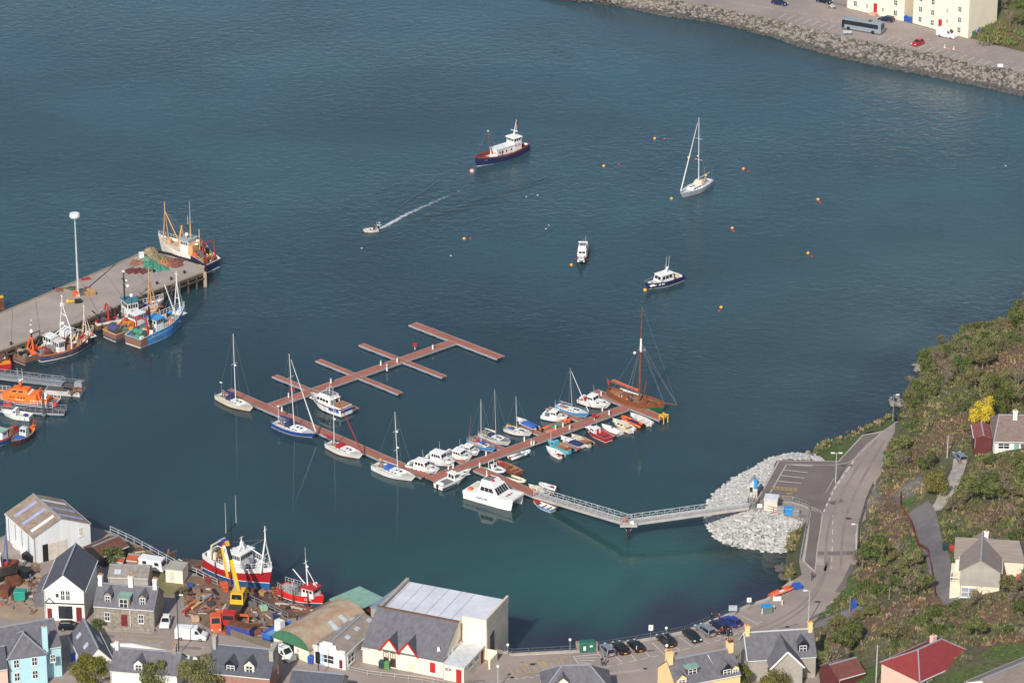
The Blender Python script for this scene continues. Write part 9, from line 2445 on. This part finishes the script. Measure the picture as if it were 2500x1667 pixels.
def leafm(n, c, v=.16):
 m = mat(n, lin(c), .75, .3, .9, objvar=v, spec=.25)
 q, l = m.node_tree.nodes, m.node_tree.links
 b = q['Principled BSDF']; tr = q.new('ShaderNodeBsdfTranslucent'); mx = q.new('ShaderNodeMixShader'); mx.inputs[0].default_value = .35
 l.new(b.inputs['Base Color'].links[0].from_socket, tr.inputs['Color']); l.new(b.outputs[0], mx.inputs[1]); l.new(tr.outputs[0], mx.inputs[2]); l.new(mx.outputs[0], q['Material Output'].inputs['Surface'])
 return m
LG, LO, LB, LT = leafm('leaf_green', (114, 126, 66)), leafm('leaf_olive', (134, 131, 82)), leafm('bud_brown', (144, 126, 98)), leafm('twig_grey', (154, 143, 126))
LY, LK, LD = leafm('leaf_yellow', (226, 204, 66), .02), leafm('leaf_gold_green', (132, 124, 40), .04), leafm('leaf_dark', (82, 102, 48))
BARK = mat('bark', lin((128, 116, 100)), .95, .25, 2)
def tree_proto(seed, R_, Hh, n, lm, leaf=.3, trunk=True, lobes=7, name='tree', flat=1.0, fill=.35):
 rg = random.Random(seed)
 t = T(name, None, None)
 tb = MB()
 cz = Hh - R_ * flat
 L = [(Vector((0, 0, cz)), R_ * .75)]
 for k in range(lobes):
  a, e = rg.uniform(0, 6.28), rg.uniform(-.85, 1)
  L.append((Vector((math.cos(a) * R_ * .62, math.sin(a) * R_ * .62, cz + e * R_ * flat * .62)), R_ * rg.uniform(.28, .5)))
 tb.tube((0, 0, -.4), (rg.uniform(-.1, .1), 0, cz), .05 * Hh * .5 + .05, .05, 6, BARK)
 for c, r in L[1:]: tb.tube((0, 0, cz * rg.uniform(.35, .8)), c, .06, .02, 4, BARK)
 tb.build('trunk', t)
 mb = MB()
 for k in range(n):
  c, r = rg.choice(L)
  d = Vector((rg.gauss(0, 1), rg.gauss(0, 1), rg.gauss(0, 1))).normalized()
  p = c + Vector((d.x, d.y, d.z * .9)) * r * (rg.random() ** fill)
  nn = (d + Vector((rg.gauss(0, .5), rg.gauss(0, .5), rg.gauss(0, .5) + .3))).normalized()
  s_ = leaf * rg.uniform(.6, 1.3)
  a = (Vector((rg.gauss(0, .6), rg.gauss(0, .6), 1)) - nn * .2).normalized(); b = a.cross(nn).normalized()
  mb.face([p - a * s_ * 1.2, p - b * s_ * .5, p + a * s_ * 1.2, p + b * s_ * .5], rg.choice(lm))
 mb.build('crown', t)
 return t
TP = [tree_proto(1, 1.9, 4.2, 2100, [LG, LG, LO], .17), tree_proto(2, 2.2, 4.9, 2300, [LG, LD, LG], .18), tree_proto(3, 1.7, 3.8, 1500, [LO, LG, LB], .16), tree_proto(4, 2.0, 4.5, 1000, [LB, LT, LO], .14, fill=.6), tree_proto(5, 1.8, 4.3, 800, [LT, LB], .12, fill=.7), tree_proto(6, 2.3, 4.9, 2000, [LO, LG, LO], .18)]
SP = [tree_proto(11, 1.3, 1.7, 900, [LG, LD], .15, name='shrub'), tree_proto(12, 1.5, 1.8, 850, [LO, LB], .15, name='shrub'), tree_proto(13, 1.2, 1.4, 600, [LB, LT], .14, name='shrub', fill=.6), tree_proto(14, 1.1, 1.5, 800, [LG, LO], .14, name='shrub')]
used = set()
def plant(pr, p, s=1., label=None, cat=None, group=None, sc=None):
 if pr.name in used: o = dup(pr, p, rnd.uniform(0, 6), None, sc or s)
 else:
  used.add(pr.name); dup_first = pr; o = pr
  o.location, o.rotation_euler, o.scale = p, (0, 0, rnd.uniform(0, 6)), sc or (s,) * 3
  KIDS[pr.name] = [(c, []) for c in pr.children]
 return tag(o, label, cat, group)
def special(seed, label, p, R_, Hh, n, lm, leaf=.26, lobes=9, flat=1.05, **k):
 return tag(plant(tree_proto(seed, R_, Hh, n, lm, leaf, lobes=lobes, flat=flat, **k), p), label, 'tree')
houses = [(o.matrix_basis @ Vector((5, 4, 0)), 8.2) for o in COL.objects if o.parent is None and o.get('category') in ('house', 'garage')]
houses += [(o.location, 3.5) for o in COL.objects if o.parent is None and o.get('category') in ('pole', 'shed')] + [(H('B5', 840, 1215), 4.2), (H('A8', 1280, 640), 3), (H('A7', 1632, 790), 2), (H('A8', 330, 1500), 2.5), (H('A8', 700, 1540), 4), (H('A8', 870, 1500), 4), (H('C5', 2050, 500), 6), (H('A8', 500, 180), 3)]
bare = [(H(c, x, y), rx, ry) for c, x, y, rx, ry, k in BARE]
for sp_ in (('B5', 985, 975), ('B5', 1130, 880), ('B5', 680, 1450)): houses += [(H(*sp_), 3.6), (H(*sp_) - Vector((0, 3.5, 0)), 2.5)]
walks = [DR, [H('B5', x, y) for x, y in ((840, 1190), (780, 1380), (660, 1568))], [H('A7', x, y) for x, y in ((1240, 960), (1500, 880), (1700, 770))]]
FP = [f[0] for f in FOOT]
def free(x, y, r):
 if dist_line(x, y, FP) < 1.2 + r * .6: return False
 if any(math.hypot(x - p.x, y - p.y) < d_ for p, d_ in houses): return False
 if any(math.hypot((x - p.x) / (a + .3), (y - p.y) / (b + .3)) < .8 for p, a, b in bare): return False
 return not any(dist_line(x, y, w_) < 2.4 + r for w_ in walks)
special(31, 'bright yellow rounded tree beside the brown roofed bungalow', H('B5', 985, 985), 2.6, 6.4, 3200, [LY], .17, 12)
special(32, 'dark gold green rounded tree behind the bright yellow one', H('B5', 1130, 880), 2.7, 6.2, 3400, [LK, LD], .18)
special(33, 'olive gold rounded tree standing alone beside the stony track', H('B5', 680, 1450), 2.5, 5.2, 3200, [LK, LK, LO], .17)
special(34, 'big gold green rounded tree in front of the village street houses', P('A3', 735, 1590, ZT), 3.4, 6.8, 6000, [LK, LK, LG], .19)
special(35, 'light green tree covering the white cottage', P('C3', 1290, 640, ZT), 2.9, 6.0, 4200, [LG, LO], .19)
special(36, 'wide light green tree before the dark slate house', P('C3', 1650, 640, ZT), 4.2, 7.2, 6500, [LG, LO, LO], .19)
special(37, 'green bush tree in the garden behind the outhouse', P('A3', 935, 600, ZT), 2.1, 3.9, 2600, [LD, LO], .18)
special(38, 'green tree below the yellow house roof', P('A7', 430, 1640, ZT), 3.0, 5.4, 3800, [LG, LK], .19)
special(39, 'bushy olive tree below the grey house gable', P('A7', 830, 1660, ZT), 3.0, 5.6, 3800, [LO, LK], .19)
for k, (c, x, y, sx, lb) in enumerate((('A3', 790, 1110, 1.1, 'clipped green bush at the corner of the stone cottage'), ('A7', 470, 1330, 1.9, 'green hedge between the yellow and the grey house'), ('A3', 1490, 850, 1.0, 'small bush at the corner of the rough garden'))):
 special(50 + k, lb, P(c, x, y, ZT), 1.3 * sx, 2.2, 1500, [LD, LG] if k < 2 else [LO, LB], .16, 5)
for x, y, s_, pr in ((1420, 1480, 1.2, 4), (1490, 1420, 1.1, 4), (1330, 1420, 1.0, 0), (1600, 1230, 1.1, 1)):
 plant(TP[pr], H('A7', x, y), s_, 'scrubby hillside tree among many on the wooded slope', 'tree', 'scrub trees of the hillside')
nt = ns = 0
def rsc(a, b):
 q = rg.uniform(a, b)
 return (q * rg.uniform(.8, 1.3), q * rg.uniform(.8, 1.3), q * rg.uniform(.75, 1.15))
pts = []
for k in range(20000):
 x, y = rg.uniform(50, 128), rg.uniform(570, 765)
 z = terr(x, y)
 if z is None: continue
 big = nt < 270 and rg.random() < .6 and math.sin(x * .23 + 1.7 * math.sin(y * .09)) + math.sin(y * .19 - x * .07) > -.25
 r = 1.6 if big else .9
 if not free(x, y, r * .5) or any(math.hypot(x - a, y - b) < (r + q) * .47 for a, b, q in pts): continue
 if abs(x) > 70 + (y - 500) * .21 + 4: continue
 pts.append((x, y, r))
 if big:
  nt += 1; plant(rg.choice(TP), (x, y, z), 0, 'scrubby hillside tree among many on the wooded slope', 'tree', 'scrub trees of the hillside', rsc(.5, 1.2))
 elif ns < 296:
  ns += 1; plant(rg.choice(SP), (x, y, z), 0, 'low shrub among many on the wooded slope', 'shrub', 'shrubs of the hillside', rsc(.6, 1.35))
 if nt >= 270 and ns >= 296: break
for c, x, y, pr in (('B7', 2330, 60, 1), ('B7', 2150, 60, 3), ('B7', 2230, 160, 4), ('B7', 2090, 20, 2), ('B7', 2320, 180, 0), ('B7', 2220, 20, 5)):
 p = P(c, x, y, 8); plant(TP[pr], p - Vector((0, 0, 1.5)), .9, 'scrubby tree on the slope beside the taller tenement', 'tree', 'trees on the far slope')
mb = MB()
BRK = mat('bracken', lin((134, 108, 84)), .95, .25, 1.5); TUS = mat('tussock', lin((116, 120, 66)), .95, .3, 1.5); GRS = mat('fresh_grass', lin((96, 130, 44)), .95, .25, 1.5); DRY = mat('dry_grass', lin((164, 140, 100)), .95, .2, 1.5)
def tuft(p, r, m, n=8):
 for k in range(n):
  a = rg.uniform(0, 6.28); q = p + Vector((rg.uniform(-r, r), rg.uniform(-r, r), 0))
  d = Vector((math.cos(a), math.sin(a), 0)) * r * .3
  e = Vector((rg.uniform(-.3, .3), rg.uniform(-.3, .3), 1)) * r * rg.uniform(.5, 1.1)
  mb.face([q - d, q + d, q + d * .5 + e, q - d * .5 + e], m)
for k in range(15000):
 x, y = rg.uniform(50, 128), rg.uniform(570, 765)
 z = terr(x, y)
 if z is None or dist_line(x, y, FP) < .6 or any(math.hypot(x - p.x, y - p.y) < d_ * .7 for p, d_ in houses) or any(dist_line(x, y, w_) < 2.1 for w_ in walks): continue
 kd = None
 for (p, a, b), e in zip(bare, BARE):
  if math.hypot((x - p.x) / a, (y - p.y) / b) < 1: kd = e[5]
 if kd == 's' and rg.random() < .7: continue
 m_ = {'b': BRK if rg.random() < .6 else rg.choice((DRY, LB, TUS)), 'g': GRS, 's': DRY}.get(kd) or rg.choice((TUS, TUS, LG, LO, LO, LT, LB, DRY))
 tuft(Vector((x, y, z)), rg.uniform(.12, .25) if kd == 'g' else rg.uniform(.26, .62), m_, 10)
FE = smooth_line(FAR_EDGE, 6)
for k in range(260):
 p = rg.choice(FE).copy(); p += Vector((rg.uniform(-1, 1), rg.uniform(-.9, .1), -.15)); tuft(p, rg.uniform(.2, .45), rg.choice((GRS, TUS, DRY)) if p.x < 70 else rg.choice((TUS, DRY)), 5)
for c, ps, n in (('B4', [(1000, 1180), (1110, 1090), (1090, 1290), (960, 1340)], 160), ('A7', [(960, 400), (1100, 250), (1130, 400), (960, 480)], 120), ('B4', [(1160, 450), (1300, 310), (1560, 245), (1850, 120), (1960, 40)], 60)):
 for k in range(n):
  a, b = rg.sample(ps, 2); q = rg.random()
  tuft(P(c, a[0] + (b[0] - a[0]) * q + rg.uniform(-20, 20), a[1] + (b[1] - a[1]) * q + rg.uniform(-12, 12), 2.4), rg.uniform(.3, .6), rg.choice((DRY, TUS, TUS, LB)))
for k in range(900):
 p = P('B7', rg.uniform(1950, 2400), rg.uniform(-60, 440), 4.6)
 if p.y > P('B7', 1900 + (p.x - 98) * 14, 335, ZF).y - 40: tuft(p + Vector((0, 3, rg.uniform(0, 1.2))), rg.uniform(.4, .8), rg.choice((TUS, LO, BRK, GRS)), 4)
tag(mb.build('undergrowth'), kind='stuff')
